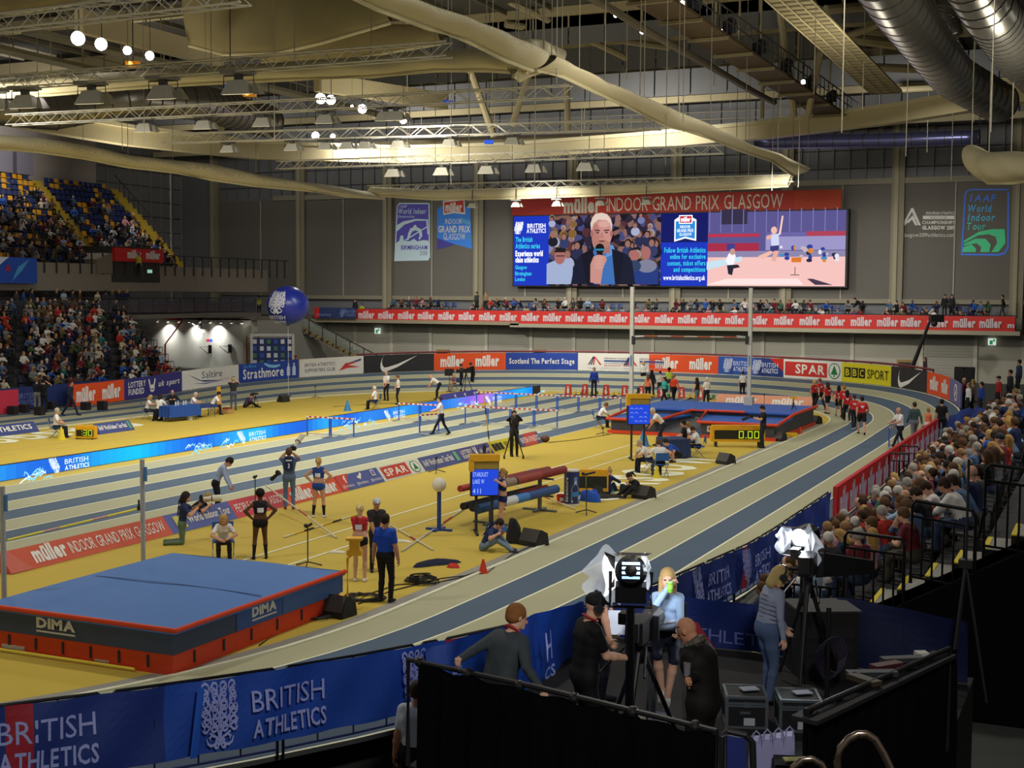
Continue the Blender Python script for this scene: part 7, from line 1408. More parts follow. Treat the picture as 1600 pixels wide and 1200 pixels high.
FP('person in grey trousers standing at the back straight boards', 58, 643, A_+.2, 'front', 1.78, top='#26262c', bot='#8a887e', hair='short', hairc='#6a5038', sleeve='l')
FP('person in black bib standing at the back straight boards', 69, 644, A_, 'photo', 1.76, top='#1a1a20', bot='#1b1b20', hair='short', hairc='#211a16')
FP('person in navy with orange trim walking in front of the orange board', 110, 650, RR_-.1, 'walk', 1.86, top='#20263c', bot='#20263c', sleeve='l', hair='short', hairc='#2a1e18', skin='b')
for k, (u, v, h) in enumerate(((80, 640, .4), (38, 645, .4), (20, 648, .4), (134, 641, .4), (160, 641, .45), (62, 649, .4))):
    mb = MB(); mb.box((0, 0, h/2), (.42, .36, h), M('#201f22', .6)); mb.box((0, 0, h+.02), (.44, .38, .04), M('#2b2a2e', .5)); solid(mb, 'black_box', 'small black equipment box by the back straight boards, %s from the walking man' % nth(k+1), 'box', 'black boxes on the back straight', loc=at_z(u, v), rz=.1)
def back_print(o, items, w=.24, h=.3, name='bib_print', front=False, off=.142):
    J, s = JO[o.name]; sg = 1 if front else -1; c = J['ch']+J['Y']*off*sg-J['U']*.03; mb = MB()
    mp = lambda x, y, d=0.0: Vector((c-J['X']*sg*(x-.5)*w+J['U']*(y-.5)*h+J['Y']*sg*(d-.10*(2*x-1)**2*w/.24*.35))); mp2 = lambda x, y, d=0.0: mp(x, y, d)
    sign(mb, mp2, items, eps=.003, sub=.12); m = mb.build(name); m.parent = o
NB = G('#dfe3f0')
for o_, t_ in ((pg, '3'), (ps, '4'), (pk, '2')): back_print(o_, [('r', .0, .0, 1, 1.3, M('#1d2a50', .8)), ('t', t_, .4, .2, .6, .62, NB, 'b'), ('r', .15, .85, .85, .97, NB)])
for u_ in ('person in black shorts', 'person in blue shorts', 'person with blonde ponytail'):
    o_ = next(o for o in COL.objects if o.get('label', '').startswith(u_)); back_print(o_, [('r', .12, .05, .88, .62, NB)], .2, .2, 'race_bib', off=.125)
# red shirt runners walking round the bend
RED = dict(top='#c0282a', sleeve='s')
def bank_z(p):                                           # height of the banked track under a point
    best = min(range(len(STN)), key=lambda i: (STN[i][0].xy-Vector(p).xy).length); q, n, b, w = STN[best]
    t_ = max(0, min(1, ((Vector(p)-q).xy @ n.xy)/w)); return b*t_
for lab, u, v, pose, h, k in (('person in red shirt leading the group round the bend, orange shoes', 1272, 634, 'walk2', 1.66, dict(bot='#1b1b20', hair='pony', hairc='#c0a068', fem=True, shoe='#d8642a')), ('person in red shirt and long black trousers, second in the group', 1281, 635, 'walk', 1.8, dict(bot='#18181c', hairc='#7a4a2c')),
    ('person in red shirt and black shorts with long dark hair, third along the bend', 1293, 646, 'walk2', 1.72, dict(bot='#18181c', leg='short', hair='long', hairc='#3a271c', fem=True)), ('person in red shirt and shorts with dark hair, fourth along the bend', 1310, 651, 'walk', 1.68, dict(bot='#18181c', leg='short', hair='long', hairc='#1f1714', fem=True)),
    ('person in red shirt with ginger hair, fifth along the bend', 1318, 654, 'walk2', 1.74, dict(bot='#1b1b20', hairc='#a8703a')), ('person in red shirt and leggings with long black hair, white shoes', 1323, 661, 'walk', 1.68, dict(bot='#18181c', hair='long', hairc='#1d1613', fem=True, shoe='#d8d6d2')),
    ('person in red shirt and leggings with brown ponytail near the last runner', 1334, 671, 'walk2', 1.66, dict(bot='#1b1b22', hair='pony', hairc='#3a281e', fem=True, shoe='#c8c6c2')), ('person in red shirt and black shorts, nearest of the red shirted group', 1346, 678, 'walk', 1.8, dict(bot='#17171a', leg='short', hairc='#2c211b', girth=1.08))):
    p = at_z(u, v); p.z = bank_z(p); p2 = at_z(u, v, p.z); p2.z = bank_z(p2)
    o_ = person(lab, p2, A_-.1 if u > 1300 else A_+.5, pose, h, res=.02, **{**RED, **k}); back_print(o_, [('r', .1, .5, .9, .68, NB), ('r', .25, .3, .75, .42, NB)], .2, .24, 'shirt_print')
for lab, u, v, rz, pose, h, k in (('person in white shirt and black trousers pushing a hurdle on the bend', 1406, 702, L_+.3, 'carry', 1.8, dict(OFF, hairc='#6a4a3a', hair='bald')), ('person in dark green jacket and grey trousers beside the hurdle official', 1428, 694, A_+.1, 'walk2', 1.84, dict(top='#3c5254', bot='#6c7078', sleeve='l', hair='crop', hairc='#3c2e24')),
    ('child in orange top and white shorts by the red stand banner', 1449, 689, RR_+.6, 'front', 1.45, dict(top='#dd7248', bot='#e0dcd8', leg='short', hair='bun', hairc='#9a7444', fem=True, sleeve='l')), ('person in black t-shirt standing inside the stand gate', 1470, 688, A_-.3, 'stand', 1.84, dict(top='#17171a', bot='#1b1b20', hairc='#1d1715'))):
    person(lab, at_z(u, v), rz, pose, h, res=.02, **k)
# a few people at the far corner of the near stand
for k, (u, v, y, c, hs, hc_, z) in enumerate(((1513, 632, 70, '#d8d6da', 'short', '#8a6a4c', .3), (1506, 622, 74, '#6a2a30', 'short', '#c0a074', .3), (1520, 620, 73, '#7a6a60', 'bob', '#a08040', .3), (1533, 628, 66, '#22409a', 'short', '#3a2a20', .6), (1560, 620, 66, '#a02a2a', 'cap', '#26242a', .9), (1578, 610, 66, '#26262e', 'short', '#2a201a', 1.2), (1592, 590, 68, '#22305c', 'short', '#2a201a', 1.6), (1445, 590, 92, '#3a2230', 'long', '#5a4030', .6))):
    x = at_y(u, v, y).x; person('person %s, far end of the near stand, %s top' % (('in white by the blue bag', 'with blond hair', 'with fair bobbed hair', 'holding a red scarf', 'in a dark cap', 'facing away in dark coat', 'standing highest in navy', 'peeping over the bend boards')[k], ('white', 'maroon', 'taupe', 'blue', 'red', 'black', 'navy', 'plum')[k]), (x, y, z), RAD(120), 'stand', 1.74, top=c, hair=hs, hairc=hc_, res=.03, fing=False, sleeve='l')
mb = MB(); x0 = at_y(1480, 600, 66).x
for u_, y_, z_ in ((1533, 66, .6), (1560, 66, .9), (1578, 66, 1.2), (1592, 68, 1.6), (1445, 92, .6)): mb.box((at_y(u_, 600, y_).x, y_, z_/2), (1.0, 1.0, z_), M('#3c3c3e', .8))
if 1: mb.box((x0+2.2, 68, .15), (6, 9, .3), M('#3c3c3e', .8)); struct(mb, 'floor_corner')
for k, u in enumerate((1500, 1514)):
    x = at_y(u, 590, 84).x; mb = MB(); mb.box((0, 0, 1.1), (.62, .6, 2.0), M('#1b1a1e', .6)); mb.box((0, -.31, 1.1), (.52, .02, 1.8), M('#26252a', .7)); mb.box((0, 0, .05), (.7, .7, .1), DARKC); solid(mb, 'loudspeaker_stack', 'tall black loudspeaker in the far corner, %s of two' % ('nearer the bend' if k == 0 else 'nearer the wall edge'), 'loudspeaker', loc=(x, 84, 0))
cloth('holdall', 'blue and black holdall on the rail at the far end of the near stand', 'bag', 1522, 690, 2.6, 1.2, 1.5, '#24397c', .2, 30)
mb = MB(); p = at_z(1436, 700); mb.box((0, 0, .9), (.5, .3, .12), M('#d8c42a', .5)); mb.box((0, 0, .45), (.08, .08, .9), DARKC); solid(mb, 'yellow_marker', 'yellow marker board at the end of the bend boards', 'marker', loc=at_z(1484, 640))
# ---------------------------------------------------------------- cameras held or standing
BLK, LENS = M('#1b1b1d', .45), M('#d6d0bd', .4)
def camera(label, p, rz, pitch=0.0, tele=True, long=.42, r=.055, white=True):
    t = thing('camera', label, 'camera', p, rz); t.rotation_euler = (pitch, 0, rz); mb = MB(); mb.box((0, 0, 0), (.15, .09, .12), BLK); mb.box((0, 0, .075), (.07, .07, .04), BLK); mb.build('body', t); mb = MB(); m = LENS if white else BLK
    mb.lathe([(.04, .03), (.045, long*.35), (r, long*.55), (r*1.1, long)], m, n=12, axis=(0, 1, 0)); mb.lathe([(r*1.12, long*.5), (r*1.12, long*.54)], BLK, n=12, axis=(0, 1, 0)); mb.lathe([(r*1.0, long), (r*.5, long-.01)], M('#0c0c10', .1), n=12, axis=(0, 1, 0)); mb.build('lens', t); return t
camera('white long lens camera raised by the photographer in jeans', jw(pg, (.1, .26, 1.68)), pg.rotation_euler.z-.6, RAD(38), long=.52, r=.08)
camera('black camera hanging at the hip of the photographer in jeans', jw(pg, (-.30, .10, 1.0)), pg.rotation_euler.z+1.2, RAD(-40), long=.3, white=False)
camera('white long lens camera held by the kneeling photographer', jw(pk, (0, .46, 1.12)), pk.rotation_euler.z, 0, long=.5, r=.08)
camera('camera held by the person in the black bib near the officials table', jw(ph, (0, .32, 1.66)), ph.rotation_euler.z, 0, white=False); camera('camera held low at the vault pit corner', jw(pp, (0, .48, 1.28)), pp.rotation_euler.z, RAD(-20), white=False)
def tv_camera(label, p, rz, h=1.35, wheels=False, tall=1.0):
    t = thing('television_camera', label, 'camera', p, rz); mb = MB(); mb.box((0, 0, h+.16), (.18, .46, .24), BLK); mb.box((0, -.28, h+.2), (.14, .14, .2), BLK); mb.build('body', t); mb = MB(); mb.lathe([(.09, .2), (.11, .42), (.13, .62), (.12, .63)], BLK, (0, 0, h+.16), 12, axis=(0, 1, 0)); mb.build('lens', t); mb = MB(); mb.box((-.14, -.1, h+.3), (.1, .18, .12), BLK); mb.build('viewfinder', t)
    for k in range(3):
        a = k*2.094+.5; mb = MB(); mb.tube((0, 0, h), (.42*math.cos(a), .42*math.sin(a), .1), .03, BLK, .022)
        if wheels: mb.tube((.42*math.cos(a)-.03, .42*math.sin(a), .07), (.42*math.cos(a)+.03, .42*math.sin(a), .07), .07, BLK, n=12)
        mb.build('leg', t)
    mb = MB(); mb.tube((0, 0, h-.2), (0, 0, h+.05), .06, BLK); mb.build('head', t); return t
tv_camera('black television camera on a wheeled tripod beside the yellow sport board', at_z(802, 716), T_+.1, 1.3, True); tv_camera('television camera on the far bend before the black board', at_z(564, 592), RR_, 1.35); tv_camera('wheeled camera rig between the officials on the back straight', at_z(728, 612), L_+.4, 1.2, True); tv_camera('television camera in front of the blue water board', at_z(455, 596), L_, 1.2);
mb = MB(); mb.box((0, 0, 1.25), (.6, .06, .45), BLK, .2); mb.tube((0, 0, 0), (0, 0, 1.1), .02, BLK); mb.lathe([(.2, 0), (.2, .03)], BLK); solid(mb, 'monitor_stand', 'black screen on a stand next to the raking official', 'monitor', loc=at_z(702, 612), rz=A_)
def tripod(label, u, v, h, head, z=0): 
    p = at_z(u, v, z); t = thing('tripod', label, 'tripod', p); 
    for k in range(3): a = k*2.094+.3; mb = MB(); mb.tube((0, 0, h*.92), (h*.3*math.cos(a), h*.3*math.sin(a), 0), .018, BLK, .014); mb.build('leg', t)
    mb = MB(); mb.tube((0, 0, h*.7), (0, 0, h), .02, BLK); mb.box((0, 0, h+.05), (.3, .2, .1), head, .3); mb.build('head', t)
tripod('black tripod with yellow sensor on the tan corner of the bend', 1239, 671, 1.45, CY_); tripod('small tripod beside the sitting person in purple', 399, 638, .75, BLK)
mb = MB(); mb.ball((0, 0, .16), .1, CY_, 8); mb.box((0, 0, .04), (.26, .2, .08), CY_); solid(mb, 'yellow_sensor', 'yellow sensor lamp beside the far bend monitor', 'sensor', loc=at_z(1260, 659))
mb = MB(); mb.ball((0, 0, .15), .15, M('#5a3a28', .6), 8, (1.5, 1, 1)); solid(mb, 'brown_bag', 'brown bag at the end of the slanted board row', 'bag', loc=at_z(851, 691)); 
# tethered balloon
t = thing('balloon', 'large blue balloon printed with a white lion crest', 'balloon', at_d(450, 477, 80)); mb = MB(); mb.ball((0, 0, 0), 1.25, M('#2334a0', .3, noise=.05, spec=.6), 24, (1, 1, .93)); mb.build('envelope', t, smooth=True)
def sph(s, t_, o=0.0): a, b = s/1.25+A_, t_/1.2; r = 1.25+o; return Vector((r*math.cos(b)*math.sin(a), -r*math.cos(b)*math.cos(a), r*.93*math.sin(b)))
mb = MB(); its = crest(-.42, .22, .95, 1.25, G('#dfe4f4'))+[('t', 'BRITISH', -.9, -.72, .05, -.52, G('#dfe4f4'), 'r'), ('t', 'ATHLETICS', -.72, -.98, .08, -.82, G('#dfe4f4'), 'b')]; sign(mb, sph, its, eps=.012); mb.build('print', t)
z0 = t.location.z; mb = MB(); mb.lathe([(.06, -1.22), (.02, -1.12)], M('#1a2470', .4)); mb.tube((0, 0, -1.2), (0, 0, -z0+.02), .012, M('#c8c8c4', .6)); mb.lathe([(.18, -z0), (.18, -z0+.1)], BLK); mb.build('tether', t)
# camera crane beyond the bend
t = thing('camera_crane', 'black camera crane arm rising behind the bend boards', 'crane', at_y(1428, 600, 96).xy.to_3d()); o = t.location; a, b = at_y(1424, 578, 96)-o, at_y(1456, 494, 95)-o; mb = MB(); mb.tube(a-(b-a)*.15, b, .16, BLK, .09, n=8); mb.build('arm', t); mb = MB(); mb.box(b+Vector((.3, 0, -.15)), (.9, .5, .5), BLK, .5); mb.ball(b+Vector((.2, -.2, -.5)), .22, BLK, 8); mb.build('camera_head', t); mb = MB(); mb.tube((a.x, a.y, 0), (a.x, a.y, a.z), .2, BLK); mb.box((a.x, a.y, .2), (1.6, 1.6, .4), BLK); mb.build('base', t)
# backdrop wall of sponsor prints behind the far corner of the back straight
a, b = Vector((at_y(393, 540, 88).x, 88, 0)), Vector((at_y(458, 540, 90).x, 90, 0)); t = thing('interview_backdrop', 'blue sponsor printed interview backdrop in a metal frame behind the boards', 'backdrop', a); d = b-a; L = d.length; ang = math.atan2(d.y, d.x); t.rotation_euler = (0, 0, ang); mb = MB(); mb.box((L/2, .06, 1.4), (L, .06, 2.6), G('#22336c')); mp = plane_map(Vector((0, .02, .1)), Vector((L, .02, .1))); its = []
for r_ in range(4):
    for c_ in range(6): x = L*(c_+.2)/6; its += [('r', x, .5+r_*.55, x+L*.09, .85+r_*.55, G(('#c8d0e8', '#4a7a5c', '#3a5ab0', '#d8d8e0')[(r_+c_) % 4]))]
sign(mb, mp, its, eps=.01); mb.build('panel', t); mb = MB()
for x in (0, L): mb.box((x, 0, 1.5), (.2, .2, 3.0), M('#b4b4ae', .4, .4))
mb.box((L/2, 0, 2.95), (L, .2, .2), M('#b4b4ae', .4, .4)); mb.build('frame', t)
for x, lab in ((at_y(372, 550, 90).x, 'wooden wall bars beside the interview backdrop'),):
    mb = MB()
    for k in range(12): mb.box((x, 92.0, .3+k*.2), (1.2, .06, .06), M('#9a6a38', .6))
    for s_ in (-.6, .6): mb.box((x+s_, 92.05, 1.4), (.08, .1, 2.6), M('#8a5c30', .6))
    solid(mb, 'wall_bars', lab, 'wall bars')
mb = MB(); p, q = at_y(258, 538, 91.5), at_y(286, 500, 91.5); mb.tube(p, q, .06, M('#a8302c', .5)); mb.tube(q, at_y(258, 498, 91.5), .07, M('#c8342c', .5)); mb.tube((p.x, 91.5, 0), p, .08, M('#a8302c', .5)); solid(mb, 'basketball_arm', 'red folding hoop arm in front of the corner wall', 'hoop arm')
for k, (u, v) in enumerate(((311, 502), (327, 542), (358, 541))):
    p = at_y(u, v, 92.1); mb = MB(); mb.path([p, p+Vector((-.7, -.4, 0)), p+Vector((0, -.1, -.6))], .035, BLK); mb.box(p+Vector((0, .1, -.2)), (.3, .1, .7), BLK); solid(mb, 'wall_bracket', 'black hinged bracket on the corner wall, %s from the left' % nth(k+1), 'bracket', 'brackets on the corner wall')
p = at_y(327, 532, 92.0); mb = MB(); mb.box((p.x-.12, p.y, p.z), (.25, .1, .22), M('#c83040', .4, emit=.8)); mb.box((p.x+.16, p.y, p.z), (.25, .1, .22), M('#3050e0', .4, emit=1.2)); solid(mb, 'signal_light', 'small red and blue signal light on the corner wall', 'light')
p = at_y(257, 360, 105.2); mb = MB(); mb.tube((p.x+1.2, 104.6, 4.3), (p.x+1.2, 104.6, 22), .28, M('#a8a8a6', .35, .7), n=14); solid(mb, 'riser_duct', 'vertical metal duct up the dark corner above the upper stand', 'duct')
# ================================================================ crest fence along the near bend and red stand banner
FI = [i for i in range(4, 44) if STN[i][0].y < 37]
fp = [outer(i, .02) for i in FI]; fs = [0.0]
for a, b in zip(fp[:-1], fp[1:]): fs.append(fs[-1]+(b-a).length)
def on_fence(s):
    s = min(max(s, 0), fs[-1]-1e-4); k = next(j for j in range(len(fs)-1) if fs[j+1] > s); t_ = (s-fs[k])/(fs[k+1]-fs[k]); a, b = fp[k], fp[k+1]; d = (b-a).normalized()
    return a.lerp(b, t_), Vector((d.y, -d.x, 0)).normalized()
def fu(u):
    lo, hi = 0, fs[-1]
    for _ in range(40):
        m = (lo+hi)/2
        if proj(on_fence(m)[0]+Vector((0, 0, .6)))[0] < u: lo = m
        else: hi = m
    return lo
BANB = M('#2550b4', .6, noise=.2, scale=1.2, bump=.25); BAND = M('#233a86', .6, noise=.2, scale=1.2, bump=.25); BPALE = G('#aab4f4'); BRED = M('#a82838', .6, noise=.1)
def fmap(s0, wob=1.0):
    def mp(s, t_, o=0.0):
        p, n = on_fence(s0+s); w = .035*wob*math.sin(3.1*(s0+s)+2.2*t_)*math.sin(math.pi*min(1, max(0, t_/1.1)))+.02*math.sin(7*(s0+s)-5*t_); return Vector((p.x+n.x*(.06+w+o), p.y+n.y*(.06+w+o), p.z+.08+t_))
    return mp
def fence(label, s0, s1, cells, items):
    t = thing('crest_fence', label, 'fence', on_fence(s0)[0]); inv = Matrix.Translation(-t.location); L = s1-s0; mp = fmap(s0); mb = MB()
    def add(mb, nm): o = mb.build(nm, t); o.matrix_parent_inverse = inv
    for a, b, m in cells: mb.grid(lambda x, y: mp(a-s0+(b-a)*x, .16+.86*y, 0), max(2, int((b-a)/.12)), 8, m)
    sign(mb, mp, items, eps=.0035, sub=.2); add(mb, 'banner')
    k = 0; s = s0
    while s < s1-.2:
        e = min(s+2.1, s1); mb = MB(); P = lambda q, z: (lambda pn: Vector((pn[0].x, pn[0].y, pn[0].z+z)))(on_fence(q))
        mb.path([P(s+.04, 0), P(s+.04, 1.05), P(s+.1, 1.1), P((s+e)/2, 1.1), P(e-.1, 1.1), P(e-.04, 1.05), P(e-.04, 0)], .02, M('#15161c', .4, .3)); mb.path([P(s+.04, .12), P((s+e)/2, .12), P(e-.04, .12)], .016, M('#1c2860', .5))
        for q in (.25, .5, .75): mb.tube(P(s+(e-s)*q, .12), P(s+(e-s)*q, 1.1), .012, M('#1c2040', .5), n=5)
        add(mb, 'barrier_frame'); s = e
S = {u: fu(u) for u in (-160, 0, 60, 155, 300, 370, 500, 590, 690, 720, 1060, 1100, 1135, 1150, 1158, 1172, 1210, 1235, 1245, 1268)}
b0, b1, b2 = S[-160], S[690], fs[-1]
def it_ba(u0, u1, base): a, b = fu(u0)-base, fu(u1)-base; return [('t', 'BRITISH', a, .60, b-(b-a)*.02, .84, BPALE, 'r'), ('t', 'ATHLETICS', a, .30, b, .50, BPALE, 'b')]
def it_cr(u0, u1, base, h=.72): a, b = fu(u0)-base, fu(u1)-base; return crest((a+b)/2, .6, (b-a)*1.1, h, BPALE)
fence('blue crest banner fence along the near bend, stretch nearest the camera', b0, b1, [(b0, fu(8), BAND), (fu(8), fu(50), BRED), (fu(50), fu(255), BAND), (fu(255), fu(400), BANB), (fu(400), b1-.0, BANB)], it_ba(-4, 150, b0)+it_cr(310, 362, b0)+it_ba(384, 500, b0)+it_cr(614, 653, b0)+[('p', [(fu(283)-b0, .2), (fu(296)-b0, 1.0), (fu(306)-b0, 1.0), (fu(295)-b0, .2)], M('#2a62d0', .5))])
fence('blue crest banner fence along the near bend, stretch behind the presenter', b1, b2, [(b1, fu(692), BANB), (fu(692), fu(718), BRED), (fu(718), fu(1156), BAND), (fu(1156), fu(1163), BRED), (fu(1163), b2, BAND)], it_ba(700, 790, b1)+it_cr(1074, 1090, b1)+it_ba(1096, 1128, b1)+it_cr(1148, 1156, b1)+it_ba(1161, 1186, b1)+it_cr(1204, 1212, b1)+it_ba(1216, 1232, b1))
a, b = Vector((-6.78, 36.6, .1)), Vector((-6.82, 59.6, .1)); mb = MB(); L = (b-a).length; mb.slab(a, b, 0, .95, .12, G('#b8232e'))
its = [('r', .05, .05, L-.05, .9, R_)]
for k in range(15): its += muller(.35+k*1.5, .1, 1.6+k*1.5, .8, G('#cfbcd6'))
mp = plane_map(b+Vector((-.13, 0, 0)), a+Vector((-.13, 0, 0))); sign(mb, plane_map(a, b), its, eps=.012)
o = solid(mb, 'stand_banner', 'long red banner with white wordmarks along the front of the near stand', 'banner')
for y in (44.6, 47.0): stair_rail('black gate rail in the red stand banner, %s of two' % ('nearer' if y < 46 else 'farther'), -6.62, -6.0, y, .1, .1, 1.05, 4)
# ================================================================ broadcast platform
PZ = 1.4; BLKC = M('#08080a', .95, noise=.3, scale=.8, spec=.08); STG = M('#141417', .8)
t = thing('broadcast_platform', 'black draped broadcast platform at the end of the near stand', 'platform'); mb = MB(); PL = [(-6.45, 11.75), (-2.75, 10.9), (-1.5, 14.6), (-1.5, 17.6), (-6.45, 17.6)]
mb.hexa([(x, y, .0) for x, y in PL], [(x, y, PZ) for x, y in PL], STG); mb.build('deck', t)
def drape(nm, a, b, z0, z1a, z1b, m, amp=.05, k=9, par=t):
    a, b = Vector(a), Vector(b); d = b-a; n_ = Vector((d.y, -d.x, 0)).normalized(); mb = MB(); N = int(d.length*14)
    f = lambda s, q, o: a+d*s+n_*(o+amp*math.sin(k*6.28*s+1.5*math.sin(3*q))*(.4+.6*(1-q)))+Vector((0, 0, z0+(z1a+(z1b-z1a)*s-z0)*q+.015*math.sin(40*s)*q))
    mb.grid(lambda s, q: f(s, q, .02), N, 6, m); mb.grid(lambda s, q: f(1-s, q, -.02), N, 6, m); mb.add([f(0, 0, .02), f(0, 1, .02), f(0, 1, -.02), f(0, 0, -.02), f(1, 0, .02), f(1, 1, .02), f(1, 1, -.02), f(1, 0, -.02)], [(0, 1, 2, 3), (4, 7, 6, 5)], m); return mb.build(nm, par)
drape('drape', (-6.27, 11.67, 0), (-3.0, 10.88, 0), 0, 2.48, 2.46, BLKC); drape('drape', (-2.42, 11.75, 0), (-1.45, 14.7, 0), 0, 2.46, 2.46, BLKC); drape('drape', (-6.52, 17.6, 0), (-6.52, 11.8, 0), 0, 1.35, 1.35, BLKC)
mb = MB(); mb.path([(-6.45, 11.75, PZ), (-6.45, 11.75, 2.5), (-4.9, 11.38, 2.52), (-3.0, 10.92, 2.5), (-3.0, 10.92, PZ)], .03, BLK, 8); mb.path([(-2.42, 11.8, PZ), (-2.42, 11.8, 2.5), (-1.5, 14.6, 2.5), (-1.5, 14.6, PZ)], .03, BLK, 8)
for k in range(6): p = Vector((-6.3, 11.72, 2.5)).lerp(Vector((-3.2, 10.97, 2.5)), k/5); mb.ball(p, .055, BLK, 6)
mb.build('guard_rail', t)
VB = M('#1a48ae', .55, noise=.15, scale=1.5, bump=.25); VN = M('#182c70', .55, noise=.15, scale=1.5, bump=.25)
def inner_banner(label, a, b, z0a, z1a, z0b, z1b, m, items):
    a, b = Vector(a), Vector(b); d = b-a; L = d.length; d.normalize(); n_ = d.cross(Vector((0, 0, 1))); mb = MB()
    mp = lambda s, q, o=0.0: a+d*s+n_*(o+.04*math.sin(2.6*s+3*q)+.015*math.sin(9*s-4*q))+Vector((0, 0, (z0a+(z0b-z0a)*s/L)+(z1a-z0a+(z1b-z0b-z1a+z0a)*s/L)*q))
    mb.grid(lambda x, y: mp(L*x, y, 0), int(L*10), 8, m); mb.grid(lambda x, y: mp(L*(1-x), y, -.03), int(L*10), 8, m); sign(mb, mp, items, eps=.01, sub=.1); solid(mb, 'platform_banner', label, 'banner')
inner_banner('bright blue banner inside the left side of the platform behind the ginger person', (-6.4, 12.0, 0), (-6.4, 16.5, 0), 1.42, 2.52, 1.42, 2.12, VB, crest(.75, .42, .35, .55, BPALE)+[('t', 'BR', 1.15, .2, 1.5, .55, BPALE, 'r'), ('t', 'H', 2.55, .45, 2.8, .85, BPALE, 'r'), ('t', 'CS', 2.5, .2, 2.85, .36, BPALE, 'b')])
inner_banner('dark blue banner hung behind the presenter on the platform', (-6.3, 17.5, 0), (-3.3, 17.5, 0), 1.42, 2.05, 1.42, 2.10, VN, [('p', [(1.1, 0), (1.45, 0), (1.2, .5), (.95, .5)], BRED), ('t', 'ATHLETICS', .9, .12, 2.5, .38, G('#6b78bc'), 'r')])
inner_banner('dark navy banner along the far right of the platform by the steps', (-3.2, 17.45, 0), (-1.55, 17.2, 0), 1.42, 2.3, 1.42, 2.2, M('#131c48', .6, bump=.2), [])
# near barrier with a blue cloth closing the corner
mb = MB(); P = lambda u, v: at_d(u, v, 11.35)
mb.path([P(1128, 1330), P(1128, 1150), P(1136, 1142), P(1165, 1148), P(1176, 1160), P(1180, 1340)], .03, BLK, 8); q = [P(1136, 1150), P(1166, 1154), P(1166, 1340), P(1136, 1340)]; mb.hexa([p+CW*.05 for p in q], q, M('#16276e', .6, bump=.2)); solid(mb, 'crowd_barrier', 'black framed barrier with blue cloth at the near corner of the platform', 'barrier')
# ---------------------------------------------------------------- crew, largest figures of the picture
def crew(label, u, v, d, rz, h, pose, hands=None, feet=None, **kw):
    p = at_d(u, v, d); p = Vector((p.x, p.y, kw.pop('z', PZ))); s = h/1.75; P = dict(pose); c, si = math.cos(-rz), math.sin(-rz)
    def loc(w): q = (w-p)/s; return (c*q.x-si*q.y, si*q.x+c*q.y, q.z)
    for k, (a, b, dd) in (hands or {}).items(): P[k] = loc(at_d(a, b, dd))
    for k, (a, b, dd) in (feet or {}).items(): P[k] = loc(at_d(a, b, dd))
    POSES[label] = P; return person(label, p, rz, P, h, **{**dict(res=.0095), **kw})
gm = crew('person with ginger hair in grey jumper leaning an arm on the black drape rail', 780, 1000, 13.25, A_-.75, 1.78, POSE(lean=14, hunch=10, hy=-25, hp=-4, el=(-.3, -1, -.3), er=(.6, -.6, -.6), curl=1.1), dict(hl=(698, 1042, 12.95), hr=(846, 1078, 13.0)), top='#3d444a', bot='#1c1c20', sleeve='l', skin='c', hair='short', hairc='#8a5a30', girth=1.28)
cmn = crew('person in black t-shirt and headphones operating the platform camera', 914, 960, 13.6, RR_+.35, 1.82, POSE(lean=6, hp=14, el=(-.3, -.6, -1), er=(.3, -.6, -1), curl=1.0), dict(hl=(962, 1012, 14.3), hr=(978, 1028, 13.7)), top='#131316', bot='#131316', skin='c', hair='cap', hairc='#1c1d22', girth=1.1)
cp = crew('person in navy cap and striped shirt reading a white script', 938, 950, 15.7, RR_-.1, 1.80, POSE(hp=22, hunch=6, el=(-.3, -.6, -1), er=(.4, -.6, -1), curl=.9), dict(hl=(962, 985, 15.6), hr=(952, 1000, 15.3)), top='#3a4660', bot='#1c1d26', skin='b', hair='cap', hairc='#20263c')
pr = crew('person with long blond hair in pale blue shirt drinking from a green cup', 1042, 980, 15.25, T_-.12, 1.68, POSE(hip=(0, 0, .99), fl=(-.02, .42, .36), fr=(.05, .34, .42), kl=(-.1, 1, .2), kr=(.1, 1, .2), el=(-.8, .1, -1), er=(.7, .1, -1), hp=-2, curl=1.0, tl=(.1, 1, -.5), tr=(.1, 1, -.5)), dict(hl=(1060, 992, 14.75), hr=(1045, 916, 15.0)), top='#9db6d6', bot='#1b1d30', skin='c', hair='long', hairc='#b08f5c', sleeve='l', leg='capri', fem=True, shoe='#c8c6c2', torso=(BOT, TOP, TOP))
bm = crew('bald person in black jumper with glasses pushed up, standing at the flight cases', 1101, 1010, 12.75, L_-.55, 1.80, POSE(hp=24, hunch=10, lean=4, el=(-.5, -.6, -1), er=(.4, -.6, -1), curl=1.1), dict(hl=(1072, 1052, 12.9), hr=(1078, 1062, 12.5)), top='#151412', bot='#171512', sleeve='l', skin='b', hair=None, girth=1.34)
fw = crew('person in striped grey top, jeans and headphones beside the second camera', 1200, 1000, 15.9, RR_+.35, 1.66, POSE(hp=18, hunch=8, lean=4, hy=-5, el=(-.3, -.9, -.3), er=(.3, -.9, -.3), fl=(-.13, .06, .07), fr=(.13, -.05, .07)), dict(hl=(1236, 1000, 16.1), hr=(1226, 1018, 15.6)), top='#858da2', bot='#4c5e80', sleeve='l', skin='c', hair='bob', hairc='#a8925e', fem=True, girth=1.24)
wm = crew('person in white t-shirt half hidden behind the black drape corner', 652, 1100, 15.4, A_-.2, 1.8, POSE(), top='#c6ccd8', bot='#14141a', skin='b', hair='crop', hairc='#3a2c22', girth=1.2, z=.0)
